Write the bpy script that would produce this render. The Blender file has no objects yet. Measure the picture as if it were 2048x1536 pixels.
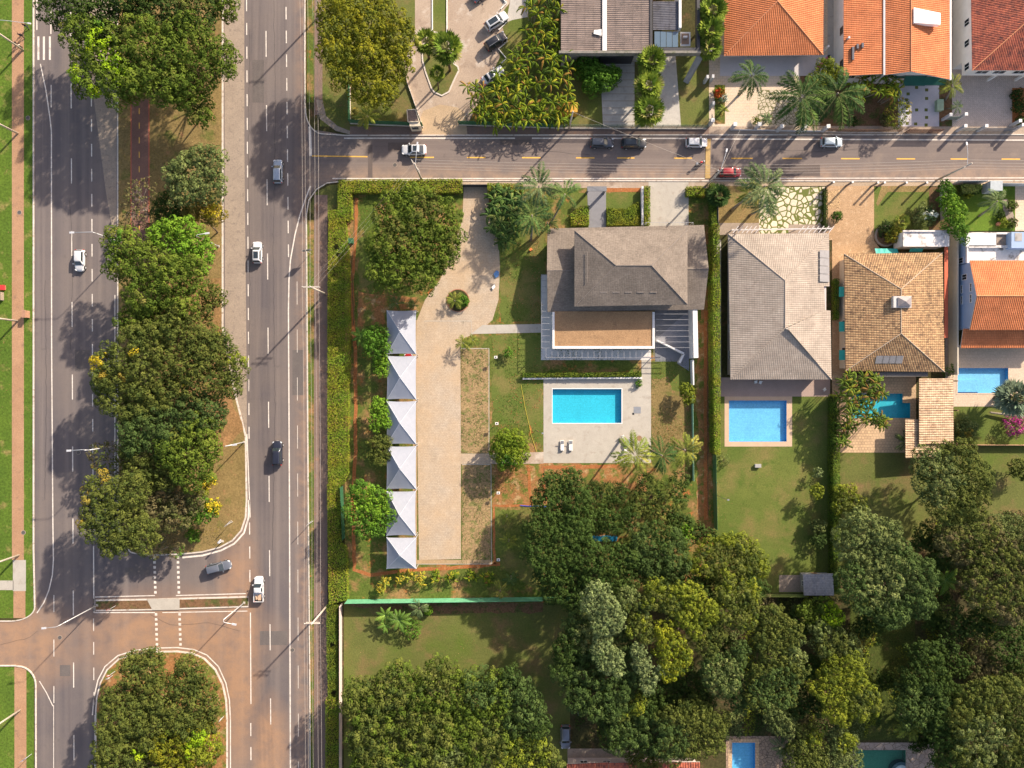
import bpy, math, random
import numpy as np
from mathutils import Vector, Matrix
R = math.radians
random.seed(7)
rng = np.random.default_rng(11)
scene = bpy.context.scene
COL = scene.collection

# ---------------------------------------------------------------- camera, sky, sun, exposure
S = 11.0            # photograph pixels per metre on the ground
CX, CY, H = 1024.0, 768.0, 124.12
cam_d = bpy.data.cameras.new('camera'); cam = bpy.data.objects.new('camera', cam_d); COL.objects.link(cam)
cam.location = (0, 0, H); cam.rotation_euler = (0, 0, 0)
cam_d.sensor_width = 36; cam_d.lens = 24; cam_d.clip_start = 1; cam_d.clip_end = 3000
scene.camera = cam

SUN_EL, SUN_AZ = R(28), R(43.5)
world = bpy.data.worlds.new('World'); scene.world = world; world.use_nodes = True
wn = world.node_tree; bg = wn.nodes['Background']
sky = wn.nodes.new('ShaderNodeTexSky'); sky.sky_type = 'NISHITA'; sky.sun_disc = False
sky.sun_elevation = SUN_EL; sky.sun_rotation = SUN_AZ; sky.air_density = 1.0; sky.dust_density = 1.5
wm = wn.nodes.new('ShaderNodeMix'); wm.data_type = 'RGBA'; wm.blend_type = 'MULTIPLY'; wm.inputs[0].default_value = 1   # hazy, whiter sky than the clear one
wm.inputs[7].default_value = (1.17, .97, .86, 1); wn.links.new(sky.outputs[0], wm.inputs[6]); wn.links.new(wm.outputs[2], bg.inputs['Color']); bg.inputs['Strength'].default_value = 0.125
sd = bpy.data.lights.new('sun', 'SUN'); sun = bpy.data.objects.new('sun', sd); COL.objects.link(sun)
sd.energy = 4.45; sd.angle = R(1.0); sd.color = (1.0, 0.875, 0.715)
dvec = -Vector((math.sin(SUN_AZ)*math.cos(SUN_EL), math.cos(SUN_AZ)*math.cos(SUN_EL), math.sin(SUN_EL)))
sun.rotation_euler = dvec.to_track_quat('-Z', 'Y').to_euler(); sun.location = (60, 60, 90)
vs = scene.view_settings; vs.view_transform = 'Standard'; vs.look = 'None'; vs.gamma = 1; vs.use_curve_mapping = False
vs.exposure = 1.05
scene.cycles.transparent_max_bounces = 12

# ---------------------------------------------------------------- helpers
def W(px, py, z=0.0):
    k = (H - z) / H
    return Vector(((px-CX)/S*k, (CY-py)/S*k, z))
def M(r, z=0.0): return r/S*(H-z)/H

def tag(o, label=None, cat=None, group=None, kind=None):
    if label: o['label'] = label
    if cat: o['category'] = cat
    if group: o['group'] = group
    if kind: o['kind'] = kind
    return o
def empty(name, loc, label=None, cat=None, group=None, rz=0.0):
    o = bpy.data.objects.new(name, None); COL.objects.link(o)
    o.location = loc; o.rotation_euler = (0, 0, rz); o.empty_display_size = .5
    return tag(o, label, cat, group)
def copy_tree(o, parent=None):
    c = o.copy(); COL.objects.link(c)
    if parent is not None: c.parent = parent
    for ch in list(o.children): copy_tree(ch, c)
    return c

class MB:
    def __init__(s): s.v = []; s.f = []; s.m = []; s.uv = {}
    def poly(s, pts, mi=0, uv=None):
        b = len(s.v); s.v += [tuple(p) for p in pts]
        s.f.append(tuple(range(b, b+len(pts)))); s.m.append(mi)
        if uv: s.uv[len(s.f)-1] = uv
        return s
    def box(s, x0, x1, y0, y1, z0, z1, mi=0):
        if x1 < x0: x0, x1 = x1, x0
        if y1 < y0: y0, y1 = y1, y0
        return s.prism([(x0,y0),(x1,y0),(x1,y1),(x0,y1)], z0, z1, mi)
    def prism(s, pts, z0, z1, mi=0, mt=None):
        n = len(pts)
        a = sum(pts[i][0]*pts[(i+1)%n][1]-pts[(i+1)%n][0]*pts[i][1] for i in range(n))
        if a < 0: pts = list(reversed(pts))
        b = len(s.v)
        s.v += [(p[0],p[1],z0) for p in pts] + [(p[0],p[1],z1) for p in pts]
        s.f.append(tuple(reversed(range(b,b+n)))); s.m.append(mi)
        s.f.append(tuple(range(b+n,b+2*n))); s.m.append(mi if mt is None else mt)
        for i in range(n):
            j = (i+1)%n; s.f.append((b+i,b+j,b+n+j,b+n+i)); s.m.append(mi)
        return s
    def beam(s, p0, p1, w, h, mi=0):
        p0 = Vector(p0); p1 = Vector(p1); d = (p1-p0).normalized()
        sd = d.cross(Vector((0,0,1)))
        if sd.length < 1e-4: sd = Vector((1,0,0))
        sd.normalize(); up = sd.cross(d)
        b = len(s.v)
        for p in (p0, p1):
            for a, c in ((-1,-1),(1,-1),(1,1),(-1,1)): s.v.append(tuple(p+sd*w/2*a+up*h/2*c))
        for f in ((0,1,2,3),(7,6,5,4),(0,4,5,1),(1,5,6,2),(2,6,7,3),(3,7,4,0)):
            s.f.append(tuple(b+i for i in f)); s.m.append(mi)
        return s
    def tube(s, pts, rad, n=8, mi=0, cap=True):
        pts = [Vector(p) for p in pts]
        if not hasattr(rad, '__len__'): rad = [rad]*len(pts)
        b = len(s.v)
        for i, p in enumerate(pts):
            d = (pts[min(i+1,len(pts)-1)]-pts[max(i-1,0)]).normalized()
            a = Vector((1,0,0)) if abs(d.x) < .8 else Vector((0,1,0))
            e1 = d.cross(a).normalized(); e2 = d.cross(e1)
            for k in range(n):
                t = 2*math.pi*k/n; s.v.append(tuple(p+(e1*math.cos(t)+e2*math.sin(t))*rad[i]))
        for i in range(len(pts)-1):
            for k in range(n):
                k2 = (k+1)%n; s.f.append((b+i*n+k,b+i*n+k2,b+(i+1)*n+k2,b+(i+1)*n+k)); s.m.append(mi)
        if cap:
            s.f.append(tuple(reversed(range(b,b+n)))); s.m.append(mi)
            e = b+(len(pts)-1)*n; s.f.append(tuple(range(e,e+n))); s.m.append(mi)
        return s
    def build(s, name, mats, parent=None, smooth=False, local=False):
        if not isinstance(mats, (list, tuple)): mats = [mats]
        me = bpy.data.meshes.new(name)
        v = s.v
        if parent is not None and not local:
            o = parent; off = Vector((0,0,0))
            while o is not None: off += o.location; o = o.parent
            v = [(a-off.x, b-off.y, c-off.z) for a, b, c in v]
        me.from_pydata(v, [], s.f)
        for m in mats: me.materials.append(m)
        me.polygons.foreach_set('material_index', s.m)
        if smooth: me.polygons.foreach_set('use_smooth', [True]*len(s.f))
        if s.uv:
            ul = me.uv_layers.new(name='UVMap')
            for fi, uvs in s.uv.items():
                ls = me.polygons[fi].loop_start
                for k, q in enumerate(uvs): ul.data[ls+k].uv = q
        me.update()
        ob = bpy.data.objects.new(name, me); COL.objects.link(ob)
        if parent is not None: ob.parent = parent
        return ob

# ---------------------------------------------------------------- materials
class NT:
    def __init__(s, name):
        s.mat = bpy.data.materials.new(name); s.mat.use_nodes = True
        s.t = s.mat.node_tree; s.n = s.t.nodes; s.b = s.n['Principled BSDF']
        s.tc = s.n.new('ShaderNodeTexCoord')
        s.obj = s.tc.outputs['Object']; s.uv = s.tc.outputs['UV']
    def link(s, a, b): s.t.links.new(a, b)
    def _set(s, sock, v):
        if isinstance(v, bpy.types.NodeSocket): s.link(v, sock)
        elif isinstance(v, tuple) and len(v) == 3: sock.default_value = (*v, 1)
        else: sock.default_value = v
    def mapv(s, vec, scale=(1,1,1), loc=(0,0,0), rot=(0,0,0)):
        n = s.n.new('ShaderNodeMapping'); s.link(vec, n.inputs[0])
        n.inputs['Scale'].default_value = scale; n.inputs['Location'].default_value = loc; n.inputs['Rotation'].default_value = rot
        return n.outputs[0]
    def noise(s, scale, detail=3, vec=None, rough=.6, dist=0):
        n = s.n.new('ShaderNodeTexNoise'); s.link(vec or s.obj, n.inputs['Vector'])
        n.inputs['Scale'].default_value = scale; n.inputs['Detail'].default_value = detail
        n.inputs['Roughness'].default_value = rough; n.inputs['Distortion'].default_value = dist
        return n.outputs['Fac']
    def mr(s, f, a, b, c=0.0, d=1.0):
        n = s.n.new('ShaderNodeMapRange'); n.clamp = True
        s.link(f, n.inputs[0])
        for i, q in enumerate((a, b, c, d)): n.inputs[i+1].default_value = q
        return n.outputs[0]
    def mix(s, f, a, b, blend='MIX'):
        n = s.n.new('ShaderNodeMix'); n.data_type = 'RGBA'; n.blend_type = blend
        s._set(n.inputs[0], f); s._set(n.inputs[6], a); s._set(n.inputs[7], b)
        return n.outputs[2]
    def m(s, op, a, b=0.0, c=None):
        n = s.n.new('ShaderNodeMath'); n.operation = op
        s._set(n.inputs[0], a); s._set(n.inputs[1], b)
        if c is not None: s._set(n.inputs[2], c)
        return n.outputs[0]
    def bump(s, h, strength=.3, dist=.05):
        n = s.n.new('ShaderNodeBump'); s.link(h, n.inputs['Height'])
        n.inputs['Strength'].default_value = strength; n.inputs['Distance'].default_value = dist
        s.link(n.outputs[0], s.b.inputs['Normal'])
    def col(s, c): s._set(s.b.inputs['Base Color'], c)
    def set(s, rough=.8, metal=0, spec=.3):
        s.b.inputs['Roughness'].default_value = rough; s.b.inputs['Metallic'].default_value = metal
        s.b.inputs['Specular IOR Level'].default_value = spec
        return s

def gmat(name, c1, c2, c3=None, s1=.15, s2=.6, t3=(.55,.68), fine=.5, fs=3.5, rough=.95, bump=.4, c4=None, t4=(.62,.7), s4=1.4):
    n = NT(name).set(rough, 0, .15)
    c = n.mix(n.mr(n.noise(s1, 4), .35, .65), c1, c2)
    c = n.mix(n.mr(n.noise(s1*4.3, 5, n.mapv(n.obj, loc=(7,3,0))), .3, .7, 0, .55), c, tuple((a+b)/2*.8 for a, b in zip(c1, c2)))
    if c3: c = n.mix(n.mr(n.noise(s2, 5, n.mapv(n.obj, loc=(31,17,0))), *t3), c, c3)
    if c4: c = n.mix(n.mr(n.noise(s4, 5, n.mapv(n.obj, loc=(-13,27,0))), *t4), c, c4)
    g = n.noise(fs, 4, None, .75)
    c = n.mix(1.0, c, n.mix(n.mr(g, .3, .7), (1-fine,)*3, (1+fine*.6,)*3), 'MULTIPLY')
    n.col(c); n.bump(n.noise(fs*1.3, 4, None, .7), bump, .12)
    return n.mat
def plain(name, c, rough=.6, metal=0, var=.12, scale=1.5, spec=.3, streak=None):
    n = NT(name).set(rough, metal, spec)
    k = n.mr(n.noise(scale, 4), .3, .7)
    cc = n.mix(k, tuple(x*(1-var) for x in c), tuple(min(1, x*(1+var)) for x in c))
    if streak: cc = n.mix(n.mr(n.noise(.7, 6, None, .7), .52, .66, 0, .8), cc, streak)
    n.col(cc); return n.mat

def asphalt_mat():
    n = NT('asphalt').set(.88, 0, .25)
    long = n.noise(1.0, 3, n.mapv(n.obj, (1.1, .012, 1)))
    c = n.mix(n.mr(long, .32, .68), (.130,.110,.108), (.196,.165,.152))
    band = n.noise(1.0, 1, n.mapv(n.obj, (.42, .004, 1), loc=(3.3,0,0)))
    c = n.mix(n.mr(band, .40, .60, .72, 0), c, (.102,.090,.096))
    c = n.mix(n.mr(n.noise(.09, 4), .4, .65, 0, .6), c, (.190,.155,.135))
    c = n.mix(n.mr(n.noise(.5, 6, None, .7), .58, .72, 0, .35), c, (.09,.08,.078))
    # red earth carried onto the road around the crossing and along the kerbs
    sx = n.n.new('ShaderNodeSeparateXYZ'); n.link(n.obj, sx.inputs[0]); X, Y = sx.outputs[0], sx.outputs[1]
    def blob(px, py, rx, ry):
        p = W(px, py)
        a = n.m('POWER', n.m('ABSOLUTE', n.m('DIVIDE', n.m('SUBTRACT', X, p.x), rx)), 2.0)
        b = n.m('POWER', n.m('ABSOLUTE', n.m('DIVIDE', n.m('SUBTRACT', Y, p.y), ry)), 2.0)
        return n.mr(n.m('SQRT', n.m('ADD', a, b)), .45, 1.2, 1.0, 0.0)
    d = n.m('MAXIMUM', blob(340,1275,19,9), blob(20,1290,13,9))
    d = n.m('MAXIMUM', d, blob(478,1300,4.5,26))
    d = n.m('MAXIMUM', d, blob(540,1500,4,10))
    d = n.m('MULTIPLY', d, n.mr(n.noise(.35, 5, None, .65), .25, .6, .35, 1.0))
    c = n.mix(n.m('MULTIPLY', d, .8), c, (.36,.215,.125))
    edge = n.mr(n.m('ABSOLUTE', n.m('SUBTRACT', X, W(608,0).x)), .2, 2.2, .75, 0.0)
    c = n.mix(n.m('MULTIPLY', edge, n.mr(n.noise(.6,5),.3,.65)), c, (.30,.20,.14))
    g = n.noise(9, 3, None, .8)
    c = n.mix(1.0, c, n.mix(n.mr(g,.3,.7), (.86,)*3, (1.12,)*3), 'MULTIPLY')
    n.col(c); n.bump(n.noise(30, 2), .15, .02); return n.mat
def street_mat():
    n = NT('street_asphalt').set(.88, 0, .25)
    long = n.noise(1.0, 3, n.mapv(n.obj, (.015, 1.3, 1)))
    c = n.mix(n.mr(long, .3, .7), (.155,.125,.114), (.205,.165,.145))
    c = n.mix(n.mr(n.noise(.22, 6, None, .7), .52, .7, 0, .55), c, (.27,.21,.165))
    c = n.mix(n.mr(n.noise(.7, 6, n.mapv(n.obj, loc=(9,2,0)), .7), .6, .72, 0, .5), c, (.10,.085,.078))
    sx = n.n.new('ShaderNodeSeparateXYZ'); n.link(n.obj, sx.inputs[0]); Y = sx.outputs[1]
    edge = n.mr(n.m('ABSOLUTE', n.m('SUBTRACT', Y, W(0,352).y)), .1, 2.4, .8, 0.0)
    c = n.mix(n.m('MULTIPLY', edge, n.mr(n.noise(.5,5),.3,.65)), c, (.34,.235,.165))
    g = n.noise(9, 3, None, .8)
    c = n.mix(1.0, c, n.mix(n.mr(g,.3,.7), (.86,)*3, (1.12,)*3), 'MULTIPLY')
    n.col(c); n.bump(n.noise(30, 2), .15, .02); return n.mat
def paver_mat(name, c1, c2, mortar, bw, bh, dust=None, rot=0, var=.5, ms=.02):
    n = NT(name).set(.9, 0, .2)
    b = n.n.new('ShaderNodeTexBrick'); n.link(n.mapv(n.obj, rot=(0,0,rot)), b.inputs['Vector'])
    b.inputs['Scale'].default_value = 1; b.inputs['Brick Width'].default_value = bw; b.inputs['Row Height'].default_value = bh
    b.inputs['Mortar Size'].default_value = ms; b.inputs['Color1'].default_value = (*c1,1); b.inputs['Color2'].default_value = (*c2,1)
    b.inputs['Mortar'].default_value = (*mortar,1); b.inputs['Mortar Smooth'].default_value = .2
    c = b.outputs['Color']
    c = n.mix(n.mr(n.noise(.12, 5, None, .6), .38, .62, 0, var), c, dust or c2)
    c = n.mix(n.mr(n.noise(.5, 6, n.mapv(n.obj, loc=(5,8,0)), .72), .52, .72, 0, .45), c, tuple(min(1, x*1.18) for x in c1))
    c = n.mix(n.mr(n.noise(.35, 6, n.mapv(n.obj, loc=(25,3,0)), .72), .54, .74, 0, .5), c, tuple(x*.72 for x in c2))
    g = n.noise(4, 4, None, .75)
    c = n.mix(1.0, c, n.mix(n.mr(g,.3,.7), (.8,)*3, (1.15,)*3), 'MULTIPLY')
    n.col(c); n.bump(b.outputs['Fac'], -.3, .02); return n.mat
def stone_mat(name, c1, c2, joint, scale, width=.06):
    n = NT(name).set(.85, 0, .25)
    wv = n.n.new('ShaderNodeMix'); wv.data_type = 'VECTOR'
    v1 = n.n.new('ShaderNodeTexVoronoi'); v1.feature = 'DISTANCE_TO_EDGE'; v1.inputs['Scale'].default_value = scale; n.link(n.obj, v1.inputs['Vector'])
    v2 = n.n.new('ShaderNodeTexVoronoi'); v2.inputs['Scale'].default_value = scale; n.link(n.obj, v2.inputs['Vector'])
    s2 = n.n.new('ShaderNodeSeparateColor'); n.link(v2.outputs['Color'], s2.inputs[0])
    c = n.mix(s2.outputs[0], c1, c2)
    c = n.mix(1.0, c, n.mix(n.mr(n.noise(3, 4, None, .7),.3,.7), (.82,)*3, (1.12,)*3), 'MULTIPLY')
    c = n.mix(n.mr(v1.outputs['Distance'], width, width*1.5), joint, c)
    n.col(c); n.bump(n.mr(v1.outputs['Distance'], width, width*2), .4, .05); return n.mat
def tile_mat(name, cA, cB, gap, period, course, dirt=None, dt=(.55,.7), gapf=.6, seamf=.35, spots=None):
    """roof tiles from the roof's own UV, in metres: u along the eave, v up the slope"""
    n = NT(name).set(.8, 0, .25)
    sx = n.n.new('ShaderNodeSeparateXYZ'); n.link(n.uv, sx.inputs[0]); U, V = sx.outputs[0], sx.outputs[1]
    u = n.m('DIVIDE', U, period); v = n.m('DIVIDE', V, course)
    cb = n.n.new('ShaderNodeCombineXYZ'); n.link(n.m('FLOOR', u), cb.inputs[0]); n.link(n.m('FLOOR', v), cb.inputs[1])
    wn_ = n.n.new('ShaderNodeTexWhiteNoise'); n.link(cb.outputs[0], wn_.inputs['Vector'])
    c = n.mix(wn_.outputs['Value'], cA, cB)
    if dirt:
        c = n.mix(n.m('MULTIPLY', n.mr(n.noise(.9, 6, None, .75), *dt), n.mr(wn_.outputs['Value'], .1, .9, .5, 1)), c, dirt)
    fv = n.m('FRACT', v); c = n.mix(n.mr(fv, .0, .28, gapf, 0), c, gap)
    fu = n.m('ABSOLUTE', n.m('SUBTRACT', n.m('FRACT', u), .5)); c = n.mix(n.mr(fu, .34, .5, 0, seamf), c, gap)
    if spots: c = n.mix(n.mr(n.noise(1.6, 2, n.mapv(n.obj, loc=(4,9,0))), .74, .80, 0, .7), c, spots)
    c = n.mix(1.0, c, n.mix(n.mr(n.noise(.35, 5), .3, .7), (.80,)*3, (1.14,)*3), 'MULTIPLY')
    n.col(c); n.bump(fv, .25, .03); return n.mat

def leaf_mat(name='leaf', transl=.12, rough=.75):
    m = bpy.data.materials.new(name); m.use_nodes = True; t = m.node_tree; b = t.nodes['Principled BSDF']
    out = t.nodes['Material Output']
    a = t.nodes.new('ShaderNodeAttribute'); a.attribute_name = 'tint'
    t.links.new(a.outputs['Color'], b.inputs['Base Color'])
    b.inputs['Roughness'].default_value = rough; b.inputs['Specular IOR Level'].default_value = .08
    tr = t.nodes.new('ShaderNodeBsdfTranslucent'); t.links.new(a.outputs['Color'], tr.inputs['Color'])
    mx = t.nodes.new('ShaderNodeMixShader'); mx.inputs[0].default_value = transl
    t.links.new(b.outputs[0], mx.inputs[1]); t.links.new(tr.outputs[0], mx.inputs[2]); t.links.new(mx.outputs[0], out.inputs['Surface'])
    return m
LEAF = leaf_mat()
BARK = gmat('bark', (.16,.12,.085), (.10,.075,.055), fs=8, s1=1)
BARKL = gmat('pale_bark', (.36,.31,.25), (.24,.20,.16), fs=8, s1=1)

ASPH = asphalt_mat(); STREET = street_mat()
CONC = gmat('concrete', (.42,.36,.30), (.34,.29,.245), (.28,.235,.20), s1=.2, s2=.9, fine=.16, bump=.1, fs=5)
CONCL = gmat('pale_concrete', (.47,.435,.375), (.42,.385,.33), (.36,.32,.27), s1=.2, s2=.8, fine=.10, bump=.08, fs=5)
CONCG = gmat('grey_concrete', (.50,.47,.42), (.44,.41,.37), (.36,.33,.30), s1=.3, s2=.9, fine=.12, bump=.1, fs=5)
CONCS = gmat('stained_concrete', (.44,.35,.27), (.36,.275,.21), (.50,.43,.36), s1=.12, s2=.35, fine=.2, bump=.15, fs=4, c4=(.26,.195,.15), t4=(.56,.72), s4=.5)
CONCW = gmat('worn_concrete', (.37,.30,.235), (.31,.25,.20), (.24,.195,.16), s1=.3, s2=1.2, fine=.22, bump=.15, fs=4)
KERB = gmat('kerb_white', (.68,.62,.55), (.56,.49,.42), (.36,.29,.23), s1=.6, s2=1.6, t3=(.56,.66), fine=.15, bump=.1, fs=6)
PAINT = plain('white_paint', (.66,.60,.53), .8, var=.15, scale=2.5, streak=(.42,.37,.32))
PAINTF = plain('faded_paint', (.27,.22,.19), .85, var=.2, scale=3)
YPAINT = plain('yellow_paint', (.75,.42,.08), .8, var=.12, scale=2)
YOLD = plain('old_yellow_paint', (.42,.28,.11), .85, var=.2, scale=2, streak=(.28,.2,.13))
REDLINE = plain('red_paint', (.50,.12,.07), .85, var=.2)
GRASS_V = gmat('verge_grass', (.115,.185,.022), (.075,.135,.018), (.25,.21,.07), s1=.1, s2=.35, t3=(.56,.72), fine=.5, fs=2.5, c4=(.30,.17,.075), t4=(.68,.74), s4=.8)
GRASS_D = gmat('dry_grass', (.29,.205,.085), (.21,.155,.06), (.13,.145,.035), s1=.1, s2=.28, t3=(.56,.7), fine=.45, fs=3.5, c4=(.37,.195,.095), t4=(.6,.72), s4=.6)
GRASS_L = gmat('lawn_grass', (.150,.172,.040), (.095,.138,.026), (.215,.165,.062), s1=.07, s2=.16, t3=(.48,.72), fine=.28, fs=4, c4=(.075,.12,.02), t4=(.56,.74), s4=.5)
GRASS_G = gmat('green_grass', (.125,.20,.022), (.09,.155,.018), (.17,.2,.035), s1=.2, s2=.6, fine=.3, fs=4)
GRASS_S = gmat('browned_lawn', (.150,.160,.045), (.110,.125,.034), (.21,.14,.065), s1=.07, s2=.22, t3=(.5,.72), fine=.28, fs=3.5, c4=(.10,.14,.025), t4=(.5,.7), s4=.12)  # green lawn grass with brown patches
GRASS_M = gmat('patchy_grass', (.085,.135,.020), (.135,.150,.035), (.30,.175,.075), s1=.14, s2=.3, t3=(.48,.64), fine=.5, fs=2.6, c4=(.40,.15,.05), t4=(.60,.70), s4=.45)
GRASS_B = gmat('reinforced_grass', (.38,.26,.13), (.31,.215,.11), (.19,.18,.065), s1=.3, s2=.9, t3=(.52,.62), fine=.55, fs=3.2, c4=(.12,.15,.04), t4=(.56,.66), s4=2.2)
SOIL = gmat('red_soil', (.40,.155,.055), (.33,.125,.045), (.44,.23,.10), s1=.4, s2=1.2, fine=.35, fs=4)
SOILM = gmat('soil_with_grass', (.36,.17,.065), (.30,.16,.065), (.13,.15,.03), s1=.25, s2=.5, t3=(.47,.58), fine=.45, fs=3, c4=(.40,.27,.13), t4=(.55,.66), s4=.7)
SOILD = gmat('dark_soil', (.22,.12,.065), (.16,.10,.05), (.09,.10,.03), s1=.25, s2=.6, t3=(.5,.62), fine=.5, fs=3)
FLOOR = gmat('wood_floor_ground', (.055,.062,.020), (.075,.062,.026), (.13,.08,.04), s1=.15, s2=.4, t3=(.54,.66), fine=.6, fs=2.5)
DIRT = gmat('dirt_path', (.45,.27,.16), (.37,.215,.125), (.27,.17,.11), s1=.15, s2=.6, t3=(.56,.7), fine=.22, fs=4)
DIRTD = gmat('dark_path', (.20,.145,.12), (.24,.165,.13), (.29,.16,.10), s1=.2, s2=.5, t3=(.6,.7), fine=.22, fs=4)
GRAVEL = gmat('orange_gravel', (.50,.33,.19), (.44,.285,.16), (.54,.38,.235), s1=.3, s2=1.4, fine=.35, fs=5)
PAVO = paver_mat('orange_pavers', (.475,.39,.295), (.415,.335,.25), (.30,.245,.19), .3, .3, (.47,.335,.205), var=.7, ms=.02)
PAVG = paver_mat('grey_pavers', (.40,.325,.27), (.34,.275,.225), (.27,.22,.18), .2, .1, (.42,.30,.20), rot=R(45))
PAVH = paver_mat('beige_pavers', (.60,.50,.43), (.52,.43,.37), (.36,.30,.25), .5, .25, rot=R(45), ms=.03)
PAVS = paver_mat('stone_slabs', (.62,.48,.33), (.56,.45,.35), (.42,.33,.24), .75, .5, (.66,.55,.42), ms=.03)
PAVP = paver_mat('pool_stone', (.60,.42,.25), (.46,.32,.2), (.28,.19,.12), .55, .5, (.56,.40,.25), ms=.04)
PAVT = paver_mat('terrace_tiles', (.60,.48,.36), (.56,.44,.33), (.46,.36,.27), .6, .6, ms=.02)
CRAZY = stone_mat('crazy_paving', (.70,.60,.44), (.58,.49,.37), (.12,.14,.03), .95, .075)
CRAZYS = stone_mat('cobble_paving', (.56,.48,.36), (.48,.41,.31), (.15,.14,.06), 1.5, .06)
PEBBLE = stone_mat('pebbles', (.62,.42,.22), (.42,.27,.14), (.15,.10,.06), 3.2, .04)
WHITE = plain('white_wall', (.72,.70,.67), .7, var=.06, scale=.8)
WHITEG = plain('grey_wall', (.46,.46,.47), .7, var=.08, scale=.8)
METAL = plain('pale_metal', (.62,.63,.65), .4, .3, .06); METALG = plain('frame_metal', (.34,.34,.35), .5, .2, .06)
DARKM = plain('dark_metal', (.05,.05,.055), .5, .4, .1)
STEEL = plain('grey_steel', (.30,.31,.33), .45, .4, .08)
BLACK = plain('black_plastic', (.02,.02,.022), .6)
CPOLE = plain('concrete_pole', (.50,.44,.37), .85, var=.15, scale=2)
GREENF = None
GREENS = plain('green_sheet', (.13,.38,.22), .55, var=.15, scale=1)
def mesh_mat(name, c, a):
    """open mesh or tinted glass panel, partly see-through"""
    n = NT(name).set(.6, 0, .2); n.col(c); n.b.inputs['Alpha'].default_value = a; return n.mat
GREENF = mesh_mat('green_mesh', (.045,.15,.075), .75)
WOODM = plain('timber', (.26,.16,.09), .7, var=.2, scale=3)
def glass(name, c=(.02,.03,.04), rough=.08):
    n = NT(name).set(rough, 0, .8); n.col(c); return n.mat
GLASS = glass('window_glass')
def water_mat(name, tint):
    m = bpy.data.materials.new(name); m.use_nodes = True; t = m.node_tree; t.nodes.remove(t.nodes['Principled BSDF'])
    out = t.nodes['Material Output']
    tr = t.nodes.new('ShaderNodeBsdfTransparent'); tr.inputs[0].default_value = (*tint,1)
    gl = t.nodes.new('ShaderNodeBsdfGlossy'); gl.inputs['Roughness'].default_value = .05
    lw = t.nodes.new('ShaderNodeLayerWeight'); pw = t.nodes.new('ShaderNodeMath'); pw.operation = 'POWER'; pw.inputs[1].default_value = 4; t.links.new(lw.outputs['Facing'], pw.inputs[0])
    fr = t.nodes.new('ShaderNodeMath'); fr.operation = 'MULTIPLY_ADD'; fr.inputs[1].default_value = .6; fr.inputs[2].default_value = .02; t.links.new(pw.outputs[0], fr.inputs[0])
    nz = t.nodes.new('ShaderNodeTexNoise'); nz.inputs['Scale'].default_value = 2.5; nz.inputs['Detail'].default_value = 3
    tc = t.nodes.new('ShaderNodeTexCoord'); t.links.new(tc.outputs['Object'], nz.inputs['Vector'])
    bp = t.nodes.new('ShaderNodeBump'); bp.inputs['Strength'].default_value = .15; bp.inputs['Distance'].default_value = .1
    t.links.new(nz.outputs['Fac'], bp.inputs['Height']); t.links.new(bp.outputs[0], gl.inputs['Normal'])
    mx = t.nodes.new('ShaderNodeMixShader'); t.links.new(fr.outputs[0], mx.inputs[0])
    t.links.new(tr.outputs[0], mx.inputs[1]); t.links.new(gl.outputs[0], mx.inputs[2]); t.links.new(mx.outputs[0], out.inputs['Surface'])
    return m
# ---------------------------------------------------------------- the setting: ground, roads, paths
POOLS = [(1105,778,1243,846), (1458,801,1573,883), (1703,787,1820,836), (1915,736,2016,786), (1464,1485,1510,1580), (1712,1500,1811,1580)]
def rects(name, rs, z, mat):
    mb = MB()
    for (x0, y0, x1, y1) in rs:
        hs = [h for h in POOLS if h[0] < x1 and h[2] > x0 and h[1] < y1 and h[3] > y0]
        xs = sorted({x0, x1, *[min(max(q, x0), x1) for h in hs for q in (h[0], h[2])]})
        ys = sorted({y0, y1, *[min(max(q, y0), y1) for h in hs for q in (h[1], h[3])]})
        for i in range(len(xs)-1):
            for j in range(len(ys)-1):
                mx, my = (xs[i]+xs[i+1])/2, (ys[j]+ys[j+1])/2
                if any(h[0] < mx < h[2] and h[1] < my < h[3] for h in hs): continue
                mb.poly([(*W(xs[i],ys[j+1]).xy, z), (*W(xs[i+1],ys[j+1]).xy, z), (*W(xs[i+1],ys[j]).xy, z), (*W(xs[i],ys[j]).xy, z)])
    return tag(mb.build(name, mat), kind='structure')
def sheet(name, polys, z, mat):
    mb = MB()
    for p in polys:
        if len(p) > 4 and (Vector(p[0])-Vector(p[-1])).length < 12: p = p[:-1]
        q = [W(*a).xy for a in p]
        a = sum(q[i][0]*q[(i+1)%len(q)][1]-q[(i+1)%len(q)][0]*q[i][1] for i in range(len(q)))
        if a < 0: q.reverse()
        mb.poly([(b[0], b[1], z) for b in q])
    return tag(mb.build(name, mat), kind='structure')
def arc(cx, cy, rx, ry, a0, a1, n=12):
    return [(cx+rx*math.cos(R(a0+(a1-a0)*i/n)), cy-ry*math.sin(R(a0+(a1-a0)*i/n))) for i in range(n+1)]
def offset_strip(pts, w):
    """polyline in pixels -> closed ring polygon pieces, w in px"""
    out = []
    P = [Vector(p) for p in pts]
    L, Rr = [], []
    for i, p in enumerate(P):
        d = (P[min(i+1,len(P)-1)]-P[max(i-1,0)]).normalized(); nn = Vector((-d.y, d.x))
        L.append(p+nn*w/2); Rr.append(p-nn*w/2)
    for i in range(len(P)-1): out.append([tuple(L[i]), tuple(L[i+1]), tuple(Rr[i+1]), tuple(Rr[i])])
    return out
def wobble(pts, amp, step=14):
    out = []
    for i in range(len(pts)-1):
        a, b = Vector(pts[i]), Vector(pts[i+1]); n = max(1, int((b-a).length/step))
        for k in range(n): out.append(tuple(a.lerp(b, k/n)+Vector((random.uniform(-amp,amp), random.uniform(-amp,amp)))))
    out.append(tuple(pts[-1])); return out

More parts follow.
